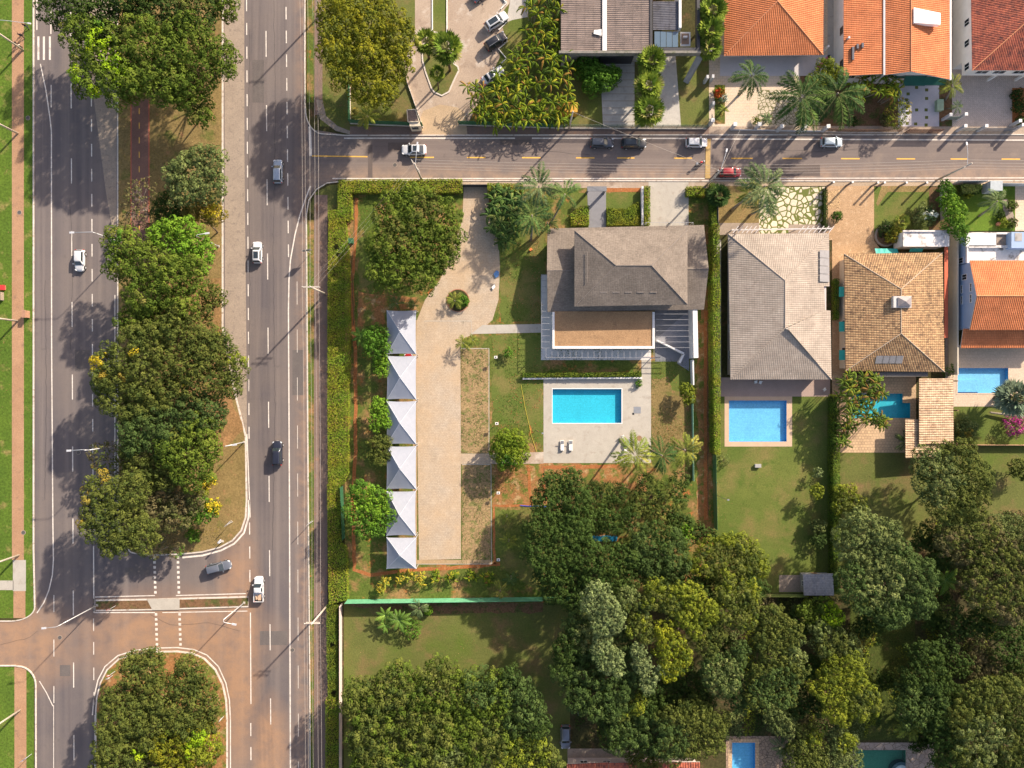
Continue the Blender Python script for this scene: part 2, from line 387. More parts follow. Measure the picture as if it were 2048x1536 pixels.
rects('ground', [(-3500,-3500,5600,5200)], 0.0, FLOOR)
# west verge
rects('verge_lawn', [(-900,-900,68,1236), (-900,1334,68,2400)], .012, GRASS_V)
rects('dirt_path', [(24,-900,48,1120), (27,1182,51,1236), (29,1334,53,2400)], .022, DIRT)
rects('path_slab', [(26,1120,52,1182), (-400,1161,27,1180)], .026, CONCL)
# one asphalt sheet under both carriageways and the crossing; the islands stand on it as kerbed blocks
road = [(68,-900),(613,-900),(611,205)] + arc(646,218,35,50,180,270,8) + [(700,270),(720,270),(720,361),(700,358)] + \
       [(690,359),(655,364),(632,376),(615,398),(611,430),(614,900),(618,1400),(620,2400),(74,2400),(72,1370)] + \
       arc(36,1370,36,38,0,90,8) + [(-900,1332),(-900,1242),(20,1242)] + arc(20,1214,50,28,-90,0,8) + [(68,1100)]
sheet('road', [road], .02, ASPH)
sheet('side_street', [[(720,271),(5000,268),(5000,360),(720,361)]], .0205, STREET)
sheet('road_patch', [[(618,258),(700,271),(720,271),(720,361),(690,359),(655,364),(632,376),(617,392),(613,330)]], .0245, STREET)
sheet('concrete_lane', [[(447,-900),(488,-900),(489,300),(493,700),(494,872),(480,820),(471,780),(450,655)],
                        [(150,-60),(233,-60),(233,490),(227,470),(212,384),(197,270),(188,200),(175,60)]], .0245, CONCW)
rects('asphalt_repair', [(776,285,841,303),(1000,279,1062,290),(1540,330,1640,352),(736,290,745,357)], .0275, gmat('patch', (.14,.11,.098), (.16,.13,.115), fs=6, fine=.12))

def island(name, outline, mat, top=.13):
    o = MB(); pts = [W(*p).xy for p in outline]
    cx = sum(p[0] for p in pts)/len(pts); cy = sum(p[1] for p in pts)/len(pts)
    o.prism([tuple(p) for p in pts], .0, top, 0)
    k = tag(o.build('kerb', KERB), kind='structure')
    inner = []
    n = len(pts)
    a = sum(pts[i][0]*pts[(i+1)%n][1]-pts[(i+1)%n][0]*pts[i][1] for i in range(n)); s = 1 if a > 0 else -1
    for i in range(n):
        d = (pts[(i+1)%n]-pts[i-1]).normalized(); inner.append(pts[i]+Vector((-d.y, d.x))*s*.27)
    g = MB().poly([(p[0],p[1],top+.02) for p in (inner if s > 0 else inner[::-1])])
    return tag(g.build(name, mat), kind='structure')
med = [(234,-900),(447,-900),(447,655),(470,780),(493,872),(495,1000)] + [(493,1035),(484,1062),(466,1082),(440,1096),(405,1105),(365,1109),(300,1112),(262,1106),(242,1082),(235,1040)]
island('median_grass', med, GRASS_D)
low = [(191,2400),(191,1420),(193,1395),(200,1365),(214,1338),(238,1316),(268,1306),(310,1302),(355,1301),(385,1305),(410,1316),(432,1338),(447,1368),(454,1400),(456,1440),(456,2400)]
island('island_soil', low, SOILM)
island('refuge_soil', [(192,1199),(310,1197),(497,1192),(497,1214),(310,1220),(192,1222)], SOILD)
sheet('refuge_slab', [[(294,1197),(360,1196),(360,1219),(306,1220)]], .165, CONCL)
rects('cycle_path', [(263,200,299,520)], .158, gmat('cycle_red', (.205,.115,.09), (.245,.14,.105), fs=5, fine=.2))
lines = []
for x in (263, 299): lines += offset_strip([(x,200),(x,520)], 1.6)
sheet('cycle_path_edge', lines, .163, REDLINE)
lines = []
for y in range(205, 520, 29): lines += offset_strip([(279.5,y+12),(279.5,y+24)], 1.8)
sheet('cycle_path_dash', lines, .163, YPAINT)
sheet('bare_soil', [wobble([(300,540),(440,560),(446,700),(455,760),(486,860),(440,900),(380,800),(300,700),(300,540)], 4)], .153, gmat('leafy_soil', (.33,.19,.085), (.27,.17,.07), (.40,.22,.10), fs=3, fine=.5, bump=.5))

# outer kerbs as low strips
kb = MB()
def kerbline(pts, w=2.6, z=.12):
    for q in offset_strip(pts, w): kb.prism([tuple(W(*p).xy) for p in q], 0, z)
kerbline([(67.5,-900),(67.5,1100),(70,1214)]); kerbline([(-300,1242),(20,1242)] + arc(20,1214,50,28,-90,0,8), 2)
kerbline([(-300,1331),(30,1331)] + arc(36,1370,36,38,90,0,8) + [(73,2000)])
kerbline([(610,-900),(610,205)] + arc(646,218,35,50,180,270,10) + [(690,271),(1420,270),(2500,269)], 2.2)
kerbline([(2500,362),(1400,362),(700,361),(655,366),(634,378),(618,400),(613,430),(616,900),(620,1400),(622,2000)], 2.2)
tag(kb.build('kerb', KERB), kind='structure')

# painted markings
def dashes(xf, starts, ln, w=2.0):
    r = []
    for y in starts: r += offset_strip([(xf(y), y), (xf(y+ln), y+ln)], w)
    return r
L = []
L += offset_strip([(102,18),(102,68)], 2.2) + offset_strip([(74,-200),(74,60)], 2.2)
for x in (77, 88, 100): L += offset_strip([(x,73),(x,120)], 4)
L += offset_strip([(81,128),(92,180),(100,235),(103,262),(103.5,700),(106,1050),(107,1120),(105,1150),(98,1180),(88,1205),(74,1226)], 2.2)
L += offset_strip([(102.5,170),(102.5,215)], 1.8) + offset_strip([(79,1362),(93,1385),(106,1412)], 1.8)
xm = lambda y: 142.5+(y-200)*.0043
L += dashes(xm, [22,167,317,462,604,749,893,1037,1181,1325,1470], 50)
xr = lambda y: 183+(y-200)*.0042
L += dashes(xr, [188+50*i for i in range(18)], 25)
L += offset_strip([(187.3,1092),(188,1225)], 2.2)
L += dashes(xr, [1237,1284,1335,1384], 25, 1.6)
L += dashes(lambda y: 108, [1190,1279,1372], 34, 1.6) + offset_strip([(107.5,1410),(107.5,1700)], 1.2)
L += offset_strip([(230,590),(230,1000)], 1.6)
L += offset_strip([(190,1430),(190,1700)], 1.6)
xe = lambda y: 493.2+y*.0058
L += dashes(xe, [46+47.5*i for i in range(-1,18)], 24)
L += offset_strip([(494,868),(500.5,1035)], 2) + dashes(xe, [1045,1093,1140], 24) + offset_strip([(501,1225),(502,1408)], 2) + dashes(xe, [1446,1494], 26)
x2 = lambda y: 531.7+y*.0068
L += dashes(x2, [62+148.3*i for i in range(-1,11)], 52, 2)
x3 = lambda y: 572+y*.01
L += dashes(x3, [14+47.5*i for i in range(11)], 25, 2)
L += offset_strip([(621,372),(612,395),(600,430),(590,470),(581,520),(578,560),(577,620),(579,1000),(581.5,1700)], 2.4)
L += dashes(lambda y: 594+(y-500)*.003, [563+96*i for i in range(11)], 46, .9)
# crossing
for x, ys in ((310, list(range(1112,1190,10))+list(range(1226,1300,10))), (357, list(range(1112,1190,10))+list(range(1226,1292,10)))):
    for y in ys: L += offset_strip([(x+(y-1150)*.03,y),(x+(y-1150)*.03,y+5)], 5)
L += offset_strip([(190,1194),(310,1191)], 1.8) + offset_strip([(352,1191),(492,1187)], 1.8) + offset_strip([(189,1225),(310,1225)], 2) + offset_strip([(325,1225),(495,1222)], 1.6)
L += offset_strip([(187.5,1197),(187.5,1223)], 1.6) + offset_strip([(185,1430),(188,1395),(196,1360),(210,1333),(236,1311),(268,1301),(310,1296),(355,1295),(388,1299),(414,1310),(437,1333),(452,1366),(459,1400),(461,1440),(461,1700)], 2.2)
L += offset_strip([(498,1000),(497,1036),(488,1066),(469,1087),(442,1101),(405,1111),(365,1115)], 3.4)
# side street
L += offset_strip([(688,276.5),(1030,276.5)], 2.6) + offset_strip([(1064,276.5),(1394,277)], 2.4) + offset_strip([(1424,278),(2500,282)], 2.4) + offset_strip([(665,357),(1410,357)], 2) + offset_strip([(1424,357),(2500,355)], 1.8)
L += offset_strip([(619.5,253),(621.5,312)], 5)
sheet('road_marking', L, .0295, PAINT)
Ly = []
Ly += offset_strip([(624,312),(735,313.5)], 2.4)
for a, b in ((820,868),(934,971),(1044,1081),(1152,1189),(1234,1269),(1348,1384),(1462,1505),(1565,1604),(1682,1719),(1793,1830),(1901,1934),(2003,2040)):
    Ly += offset_strip([(a,315+(a-900)*.003),(b,315+(b-900)*.003)], 2.4)
sheet('road_marking_yellow', Ly, .0295, YPAINT)
bump = MB(); bump.prism([tuple(W(*p).xy) for p in ((1412,278),(1421,278),(1420,357),(1410,357))], 0, .085)
tag(bump.build('speed_hump', YOLD), kind='structure')
rects('asphalt_repair', [(505,120,528,205),(150,700,180,742),(120,1330,141,1352),(520,1262,575,1290),(585,700,606,790),(250,1135,300,1150)], .0285, gmat('patch_dark', (.13,.113,.108), (.165,.143,.132), fs=6, fine=.15))
cr = []
for pts in ([(500,60),(497,300),(500,520),(498,800)], [(548,0),(551,240),(547,480),(550,800),(546,1100)], [(140,400),(146,520),(141,700)], [(300,1230),(340,1250),(420,1246),(480,1262)], [(900,300),(980,309),(1100,303),(1180,310)], [(1500,296),(1620,303),(1760,297)], [(0,1290),(60,1275),(75,1262)], [(90,560),(93,800),(90,1000)]):
    cr += offset_strip(wobble(pts, 1.2, 12), .5)
sheet('road_crack', cr, .0305, plain('crack_sealant', (.045,.04,.04), .7))
# strip between the avenue and the hedge
rects('verge_grass', [(614,-900,630,205), (614,440,628,2400)], .013, GRASS_M)
sheet('verge_grass', [[(640,-900),(860,-900),(850,262),(690,262),(655,248),(640,215),(636,150)], [(616,420),(632,385),(660,370),(690,368),(690,440),(640,440)]], .0135, GRASS_S)
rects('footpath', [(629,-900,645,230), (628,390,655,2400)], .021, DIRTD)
sheet('footpath', [[(645,200),(652,232),(675,252),(700,262),(700,269),(672,262),(640,238),(632,200)]], .0245, CONCW)
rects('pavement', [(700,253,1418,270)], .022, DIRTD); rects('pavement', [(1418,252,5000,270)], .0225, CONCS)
rects('pavement', [(700,361,1418,376), ], .0225, CONCS); rects('pavement', [(1418,361,5000,372)], .0225, gmat('pave_warm', (.47,.36,.25), (.40,.30,.21), fs=4, fine=.2))

# north lots
rects('lawn', [(640,-900,860,253)], .016, GRASS_S); rects('yard', [(830,-900,1125,100)], .0175, CONCS)
sheet('yard', [[(808,120),(830,60),(1000,60),(1130,60),(1060,120),(930,250),(938,270),(842,270),(845,250),(814,165)]], .0205, CONCS)
sheet('yard_drive', [[(845,270),(840,240),(846,222),(880,209),(915,215),(930,225),(935,270)]], .0245, gmat('drive_tan', (.46,.345,.225), (.42,.31,.20), fs=4, fine=.15))
sheet('lawn', [[(865,-200),(893,-200),(893,70),(864,70)], [(1000,30),(1020,5),(1060,-60),(1060,-60),(1120,-60),(1120,120),(1000,120),(998,100),(1012,84)]], .0275, GRASS_S)
sheet('lawn', [[(1002,110),(1012,84),(997,74),(1015,60),(1020,40),(1130,35),(1130,250),(935,250)]], .0305, GRASS_L)
sheet('yard_slab', [[(1012,45),(1020,5),(1030,-100),(1058,-100),(1056,34),(1025,40)]], .0345, CONCG)
rects('lawn', [(1108,112,1418,253)], .0335, GRASS_S)
sheet('driveway', [[(1200,120),(1269,110),(1269,253),(1206,253)], [(1305,112),(1351,112),(1362,253),(1290,253),(1275,240)]], .0375, CONCG)
gl = []
for y in range(132, 250, 14): gl += offset_strip([(1205,y),(1269,y)], 1.2)
sheet('driveway_joint', gl, .0395, CONCW)
rects('terrace', [(1418,-300,1660,253)], .0275, PAVS)
rects('flower_bed', [(1429,170,1450,248)], .0315, GRASS_M); rects('lawn', [(1600,152,1796,252)], .0315, SOILD)
rects('cobble_paving', [(1515,180,1640,250)], .0345, CRAZYS)
rects('terrace_floor', [(1440,110,1660,152)], .0365, gmat('terrace_grey', (.62,.57,.56), (.56,.52,.51), fs=5, fine=.06, bump=.05))
rects('alley', [(1655,-300,1690,140)], .0365, CONCG)
rects('driveway', [(1796,158,1878,253)], .0345, gmat('drive_lilac', (.60,.57,.60), (.53,.50,.53), fs=5, fine=.1, bump=.05))
sp = []
for x, y in ((1816,188),(1813,200),(1816,213),(1814,226),(1833,175),(1853,180),(1853,197),(1833,220),(1852,220),(1853,235),(1831,248),(1814,247),(1852,250)): sp += offset_strip([(x-3.2,y),(x+3.2,y)], 6)
sheet('grass_gap', sp, .0375, GRASS_L)
rects('flower_bed', [(1878,150,1904,253)], .0345, SOILD)
rects('pavers', [(1904,-200,2500,253)], .0325, PAVH); rects('flower_bed', [(2024,176,2300,250)], .0365, SOIL)

# the big lot with the marquees
rects('lot_grass', [(690,372,1432,1205)], .014, GRASS_M)
sheet('soil_patch', [wobble([(716,585),(765,590),(835,595),(832,622),(770,618),(768,650),(716,650),(716,585)], 3), wobble([(680,440),(700,445),(706,500),(700,530),(690,470),(680,440)], 1),
                     wobble([(985,928),(1240,930),(1300,940),(1290,985),(1180,960),(1092,960),(1092,1015),(985,1010),(985,928)], 5),
                     wobble([(1392,640),(1424,640),(1424,1045),(1396,1045),(1392,640)], 4)], .0185, SOILM)
sheet('lawn', [wobble([(718,480),(760,455),(765,560),(716,580),(718,480)], 3), wobble([(985,672),(1085,672),(1087,900),(1060,850),(985,850),(985,672)], 3),
               wobble([(1000,410),(1090,420),(1090,645),(1000,645),(1000,410)], 3), wobble([(1142,385),(1290,385),(1290,452),(1142,452),(1142,385)], 2),
               wobble([(1303,720),(1385,720),(1385,920),(1340,900),(1303,925),(1303,720)], 3), wobble([(985,1020),(1080,1020),(1080,1185),(985,1120),(985,1020)], 3)], .0215, GRASS_L)
sheet('dry_turf', [wobble([(1303,755),(1337,755),(1345,780),(1385,790),(1385,905),(1303,905),(1303,755)], 3)], .0245, GRASS_D)
sheet('soil_trench', offset_strip(wobble([(713,395),(711,480),(704,560),(706,640),(711,700),(711,900),(706,1000),(709,1140),(740,1150),(800,1142),(900,1136),(1000,1128)], 1.2), 7) +
      offset_strip(wobble([(989,1128),(987,1050),(988,1012),(1040,1010),(1078,1014)], 1), 5) + offset_strip(wobble([(1062,1010),(1056,930)], 1), 6) + offset_strip(wobble([(1090,1000),(1087,935),(1240,932)], 1), 7) +
      offset_strip(wobble([(1412,620),(1412,1040)], 1), 9), .0275, SOIL)
sheet('trench_edge', offset_strip(wobble([(709,395),(708,480),(703,540),(707,620),(707,650)], .6, 9), 2) + offset_strip(wobble([(1088,935),(1092,990)], .5), 1.6) + offset_strip(wobble([(1415,640),(1416,1030)], .5), 2), .0315, SOILD)
drive = [(928,360),(978,360),(978,410),(996,450),(1000,540),(997,600),(985,640),(960,662),(925,678),(921,700),(922,905),(922,1118),(838,1120),(835,900),(832,700),(834,640),(850,600),(880,560),(905,500),(925,440)]
sheet('paver_drive', [drive], .0315, PAVO)
sheet('paver_link', [[(922,907),(985,907),(985,928),(922,928)]], .0355, PAVO)
sheet('path_slab', [[(985,906),(1087,904),(1087,927),(985,928)]], .0325, CONCS)
rects('drive_edge_sand', [(826,640,834,1128), (834,1120,985,1128)], .0285, gmat('sand', (.46,.33,.19), (.40,.28,.16), fs=4, fine=.25))
rects('reinforced_grass', [(922,697,978,906), (924,929,981,1120)], .0345, GRASS_B)
sheet('drive_kerb', sum([offset_strip(p, 1.3) for p in ([(978,697),(978,906)], [(982,929),(983,1128)], [(921,697),(978,697)], [(834,1128),(983,1128)], [(924,929),(981,929)], [(848,642),(943,642),(943,672)])], []), .0405, CONCL)
rects('pool_deck', [(1087,757,1302,926)], .0345, CONCL); rects('pool_deck', [(1283,716,1302,757)], .0345, CONCL)
sheet('garden_path', [[(965,650),(1085,648),(1085,665),(942,668)]], .0345, CONCL)
rects('terrace_slab', [(1082,550,1110,720), (1110,700,1302,720)], .0375, gmat('terrace_white', (.68,.65,.61), (.62,.59,.56), fs=5, fine=.06, bump=.05))
rects('car_port', [(1310,620,1378,723)], .0335, plain('slate_floor', (.17,.175,.19), .7, var=.08))
sheet('entrance_walk', [[(1174,374),(1212,374),(1212,470),(1178,470)]], .0405, plain('slate_walk', (.20,.20,.215), .7, var=.06))
rects('driveway', [(1297,362,1377,470)], .0345, CONCL)
rects('flower_bed', [(1214,376,1288,384)], .0305, SOIL)
sheet('house_path', [[(1402,450),(1424,450),(1424,720),(1402,640)]], .0255, SOILM)
# lot with the beige tiled house
rects('side_path', [(1430,480,1442,755)], .0315, CONCG); rects('side_path', [(1430,446,1520,470)], .0325, CONCW); rects('lawn', [(1420,372,1530,446)], .0295, GRASS_D)
rects('crazy_paving', [(1518,374,1650,470)], .0355, CRAZY); rects('front_slab', [(1577,449,1652,470)], .0395, CONCW)
rects('pool_terrace', [(1430,755,1660,793)], .0345, gmat('pink_stone', (.42,.31,.26), (.38,.28,.235), fs=6, fine=.12, bump=.1))
rects('lawn', [(1430,793,1658,1186)], .0225, GRASS_L)
rects('pool_coping', [(1449,793,1584,893)], .0405, gmat('coping_tan', (.58,.42,.29), (.54,.39,.27), fs=6, fine=.08, bump=.05))
# lot with the brown tiled house
rects('gravel_yard', [(1652,372,1748,480)], .0315, GRAVEL); sheet('gravel_yard', [[(1652,480),(1748,480),(1765,505),(1800,505),(1800,530),(1690,530),(1690,760),(1664,760),(1664,480)]], .0335, GRAVEL)
rects('lawn', [(1748,374,1872,470)], .0345, GRASS_L); rects('flower_bed', [(1858,374,1880,460)], .0385, SOILD)
sheet('pebble_bed', [[(1652,384),(1680,380),(1680,417),(1652,416)]], .0365, PEBBLE)
sheet('garden_path', [[(1763,372),(1860,372),(1857,384),(1775,384),(1756,412),(1752,408)]], .0385, GRASS_D)
rects('pool_terrace', [(1664,750,1832,905)], .0345, PAVP)
rects('alley', [(1890,455,1912,800)], .0305, CONCW)
rects('back_lawn', [(1664,905,1830,1150)], .0225, GRASS_S); rects('back_lawn', [(1830,890,2500,1080)], .0235, GRASS_S)
# lot with the blue-white house
rects('lawn', [(1900,370,2032,462)], .0345, GRASS_G); rects('paved_yard', [(2030,372,2500,462)], .0355, PAVS)
sheet('garden_path', [wobble([(2004,400),(2014,398),(2028,430),(2030,448),(2014,440),(2006,420),(2004,400)], .5)], .0395, CONCW)
rects('pool_terrace', [(1900,690,2500,813)], .0345, PAVT); rects('lawn', [(1905,813,2500,890)], .0305, GRASS_L)
# south
rects('back_lawn', [(688,1205,1140,2000)], .0155, GRASS_S)
sheet('bare_soil', [wobble([(700,1206),(1085,1206),(1085,1226),(880,1226),(700,1214),(700,1206)], 3)], .0215, SOILD)
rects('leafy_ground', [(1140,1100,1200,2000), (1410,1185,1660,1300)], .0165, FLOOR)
rects('undergrowth', [(1700,1200,1830,1480)], .0145, gmat('under', (.075,.095,.02), (.055,.075,.015), (.11,.095,.03), fs=3, fine=.5))  # ground colour darkened in place of the shade under tall trees
rects('undergrowth', [(1880,1180,2400,1340)], .0175, gmat('under2', (.085,.062,.035), (.06,.065,.024), (.12,.08,.045), fs=3, fine=.5))  # tree shade is put into this ground colour too
sheet('bare_soil', [wobble([(1420,1040),(1396,1040),(1396,1100),(1420,1100)], 1)], .0215, SOILM)
rects('pool_terrace', [(1452,1472,1590,1700)], .0275, stone_mat('brown_stone', (.42,.29,.19), (.30,.21,.15), (.14,.10,.07), 1.5, .04))
rects('pool_terrace', [(1700,1485,1870,1700)], .0275, stone_mat('pink_slabs', (.42,.33,.27), (.33,.26,.22), (.20,.15,.11), 1.1, .03))
rects('terrace', [(1135,1497,1300,1600)], .0275, CONCW)

PARAPK = plain('kerb_paint', (.74,.71,.67), .7, var=.1, scale=2)
tear = [(858,60),(852,72),(843,100),(844,122),(850,145),(862,178),(868,186),(884,193),(899,185),(908,165),(919,142),(917,133),(905,124),(900,100),(893,70)]
island('island_lawn', tear, GRASS_S, .15)
kb = MB()
kerbline([(864,-300),(865,60),(858,72)], 1.8, .2); kerbline([(894,-300),(894,74)], 1.8, .2)
kerbline([(1000,-10),(1013,8),(1013,8),(1001,20)], 1.5, .3); kerbline([(1013,46),(998,61)], 1.5, .3); kerbline([(1015,83),(997,99),(1013,118),(1003,127)], 1.5, .3)
tag(kb.build('kerb', PARAPK), kind='structure')

# ---------------------------------------------------------------- pools
def pool(outline, label, wall, floor_c, water, depth=1.4, cop=None, copw=3, steps=None):
    c = W(sum(p[0] for p in outline)/len(outline), sum(p[1] for p in outline)/len(outline))
    r = empty('swimming_pool', c, label, 'swimming pool', 'swimming pools in the gardens')
    pts = [W(*p).xy for p in outline]; n = len(pts)
    a = sum(pts[i][0]*pts[(i+1)%n][1]-pts[(i+1)%n][0]*pts[i][1] for i in range(n))
    if a < 0: pts.reverse()
    b = MB()
    for i in range(n):
        p, q = pts[i], pts[(i+1)%n]
        b.poly([(p.x,p.y,.05),(q.x,q.y,.05),(q.x,q.y,-depth),(p.x,p.y,-depth)], 0)
    b.poly([(p.x,p.y,-depth) for p in pts], 1)
    b.build('basin', [wall, floor_c], r)
    MB().poly([(p.x,p.y,-.12) for p in pts]).build('water', water, r)
    if cop:
        k = MB()
        for i in range(n):
            p, q = pts[i], pts[(i+1)%n]; d = (q-p).normalized(); o = Vector((d.y,-d.x))*M(copw)
            k.prism([tuple(p-d*M(copw)), tuple(q+d*M(copw)), tuple(q+d*M(copw)+o), tuple(p-d*M(copw)+o)], .02, .062+.003*(i%2))
        k.build('coping', cop, r)
    if steps:
        s = MB()
        for x0,y0,x1,y1,z in steps:
            p, q = W(x0,y0), W(x1,y1); s.box(p.x,q.x,p.y,q.y,-depth,z)
        s.build('step', floor_c, r)
    return r
def ptile(name, c): return paver_mat(name, c, tuple(x*.93 for x in c), tuple(x*.8 for x in c), .3, .3, var=0)
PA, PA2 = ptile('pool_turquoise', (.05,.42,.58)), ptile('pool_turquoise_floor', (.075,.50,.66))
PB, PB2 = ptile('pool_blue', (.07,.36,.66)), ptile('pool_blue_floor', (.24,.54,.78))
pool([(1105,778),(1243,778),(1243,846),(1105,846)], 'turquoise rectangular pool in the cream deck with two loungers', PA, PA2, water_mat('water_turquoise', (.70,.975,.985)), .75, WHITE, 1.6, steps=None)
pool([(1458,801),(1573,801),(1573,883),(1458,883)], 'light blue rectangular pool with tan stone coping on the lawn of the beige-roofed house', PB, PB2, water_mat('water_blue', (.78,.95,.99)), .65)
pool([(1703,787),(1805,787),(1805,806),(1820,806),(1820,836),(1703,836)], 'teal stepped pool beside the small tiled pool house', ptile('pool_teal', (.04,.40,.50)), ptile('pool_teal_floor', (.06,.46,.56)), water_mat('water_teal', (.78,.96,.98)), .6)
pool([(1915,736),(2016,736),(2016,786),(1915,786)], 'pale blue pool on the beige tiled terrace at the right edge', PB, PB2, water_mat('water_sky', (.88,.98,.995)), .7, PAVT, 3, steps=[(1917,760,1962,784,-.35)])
pool([(1464,1485),(1510,1485),(1510,1580),(1464,1580)], 'narrow blue pool in brown paving at the bottom edge', PB, PB2, water_mat('water_narrow', (.75,.95,.985)), .9, PAVP, 8)
g = pool([(1712,1500),(1811,1500),(1811,1580),(1712,1580)], 'murky green pool with a round spa under the trees at the bottom edge', ptile('pool_green', (.07,.20,.15)), ptile('pool_green_floor', (.12,.30,.22)), water_mat('water_green', (.65,.85,.78)), 1.0)
sp = MB(); c = W(1803,1545)
sp.tube([c+Vector((0,0,-1.2)), c+Vector((0,0,.0))], 1.9, 28); sp.build('spa_wall', ptile('spa_ring', (.05,.10,.12)), g)
sp = MB(); sp.tube([c+Vector((0,0,-.6)), c+Vector((0,0,.02))], 1.35, 28); sp.build('spa_seat', ptile('spa_seat', (.35,.45,.47)), g)
sheet('pool_terrace', [[(1805,787),(1820.5,786.5),(1820.5,806),(1805,806)]], .0395, PAVP)
# ---------------------------------------------------------------- buildings
def roof_mesh(mb, pts, period, amp, thick=.12, mi=0, mside=1, sub=6):
    p = [Vector(q) for q in pts]
    u = (p[1]-p[0]).normalized(); nrm = u.cross(p[2]-p[1]).normalized()
    if nrm.z < 0: nrm = -nrm
    v = nrm.cross(u).normalized()
    o = p[0]; q2 = [((a-o).dot(u), (a-o).dot(v)) for a in p]
    umin, umax = min(a[0] for a in q2), max(a[0] for a in q2); n = len(p)
    v0 = min(a[1] for a in q2)
    def span(x):
        r = []
        for i in range(n):
            a, b = q2[i], q2[(i+1)%n]
            if abs(a[0]-b[0]) < 1e-9: continue
            t = (x-a[0])/(b[0]-a[0])
            if -1e-6 <= t <= 1+1e-6: r.append(a[1]+(b[1]-a[1])*t)
        return (min(r), max(r)) if r else None
    cuts = sorted({umin+1e-4, umax-1e-4, *[min(max(a[0],umin+1e-4),umax-1e-4) for a in q2], *[umin+1e-4+k*period/sub for k in range(int((umax-umin)/period*sub)+1)]})
    prev = None
    flip = u.cross(v).dot(nrm) < 0
    for x in cuts:
        s = span(x)
        if s is None: continue
        off = amp*abs(math.sin(math.pi*(x-umin)/period)) if period else 0
        lo = o+u*x+v*s[0]+nrm*off; hi = o+u*x+v*s[1]+nrm*off
        cur = (lo, hi, x, s)
        if prev:
            a, b, xa, sa = prev
            q = [a, lo, hi, b]; uv = [(xa-umin, sa[0]-v0), (x-umin, s[0]-v0), (x-umin, s[1]-v0), (xa-umin, sa[1]-v0)]
            if flip: q.reverse(); uv.reverse()
            mb.poly(q, mi, uv)
        prev = cur
    b = len(mb.v)
    top = [a-nrm*.012 for a in p]; bot = [a-Vector((0,0,thick)) for a in p]
    mb.v += [tuple(a) for a in top+bot]
    mb.f.append(tuple(b+n+i for i in range(n))); mb.m.append(mside)
    for i in range(n):
        j = (i+1)%n; mb.f.append((b+i,b+j,b+n+j,b+n+i)); mb.m.append(mside)
def roof(name, parent, planes, mat, side, ridges=(), rmat=None, period=.32, amp=.05, thick=.12, rr=.09, sub=6):
    mb = MB()
    for pl in planes: roof_mesh(mb, pl, period, amp, thick, sub=sub)
    for r in ridges: mb.tube([Vector(q)+Vector((0,0,.05)) for q in r], rr, 6, 2)
    return mb.build(name, [mat, side, rmat or mat], parent)
def wbox(px0, py0, px1, py1): 
    a, b = W(px0, py1), W(px1, py0); return (a.x, b.x, a.y, b.y)
def walls(parent, bb, z0, z1, mat, name='wall'):
    return MB().box(bb[0], bb[1], bb[2], bb[3], z0, z1).build(name, mat, parent)
def window(parent, bb, side, t, zc, w, h, frame=None, pane=None, name='window'):
    """t = 0..1 along the wall"""
    x0, x1, y0, y1 = bb; fr = MB(); pn = MB()
    def put(mb, a, b, c, d, e, f):
        # along a..b, height c..d, outwards e..f
        if side == 'S': mb.box(a, b, y0-f, y0-e, c, d)
        elif side == 'N': mb.box(a, b, y1+e, y1+f, c, d)
        elif side == 'W': mb.box(x0-f, x0-e, a, b, c, d)
        else: mb.box(x1+e, x1+f, a, b, c, d)
    L0, L1 = (x0, x1) if side in 'SN' else (y0, y1)
    m = L0+(L1-L0)*t; a, b = m-w/2, m+w/2; c, d = zc-h/2, zc+h/2; k = .08
    put(fr, a-k, b+k, d, d+k, -.02, .07); put(fr, a-k, b+k, c-k, c, -.02, .09)
    put(fr, a-k, a, c, d, -.02, .068); put(fr, b, b+k, c, d, -.02, .068); put(fr, m-.025, m+.025, c, d, .022, .05)
    f = fr.build(name, frame or WHITE, parent); put(pn, a, b, c, d, -.02, .02); pn.build('pane', pane or GLASS, f)
    return f
def door(parent, bb, side, t, w=.95, h=2.1, mat=None):
    x0, x1, y0, y1 = bb; mb = MB(); hn = MB(); mat = mat or WOODM
    L0, L1 = (x0, x1) if side in 'SN' else (y0, y1); m = L0+(L1-L0)*t
    if side == 'S': mb.box(m-w/2, m+w/2, y0-.05, y0+.02, .02, h); hn.box(m+w*.35, m+w*.4, y0-.11, y0-.05, 1, 1.12)
    elif side == 'N': mb.box(m-w/2, m+w/2, y1-.02, y1+.05, .02, h); hn.box(m+w*.35, m+w*.4, y1+.05, y1+.11, 1, 1.12)
    elif side == 'W': mb.box(x0-.05, x0+.02, m-w/2, m+w/2, .02, h); hn.box(x0-.11, x0-.05, m+w*.35, m+w*.4, 1, 1.12)
    else: mb.box(x1-.02, x1+.05, m-w/2, m+w/2, .02, h); hn.box(x1+.05, x1+.11, m+w*.35, m+w*.4, 1, 1.12)
    d = mb.build('door', mat, parent); hn.build('handle', STEEL, d); return d
def bbox(pts, inset=0):
    xs = [p[0] for p in pts]; ys = [p[1] for p in pts]
    return (min(xs)+inset, max(xs)-inset, min(ys)+inset, max(ys)-inset)
def hip(root, TL, TR, BR, BL, A, B, mat, side, rmat, vertical=True, **k):
    """A, B ridge ends. vertical: A is the far (north) end; else A is the west end"""
    if vertical: pl = [[TR,TL,A],[BL,BR,B],[TL,BL,B,A],[BR,TR,A,B]]; rd = [(A,B),(TL,A),(TR,A),(BL,B),(BR,B)]
    else: pl = [[TR,TL,A,B],[BL,BR,B,A],[TL,BL,A],[BR,TR,B]]; rd = [(A,B),(TL,A),(BL,A),(TR,B),(BR,B)]
    return roof('roof', root, pl, mat, side, rd, rmat, **k)

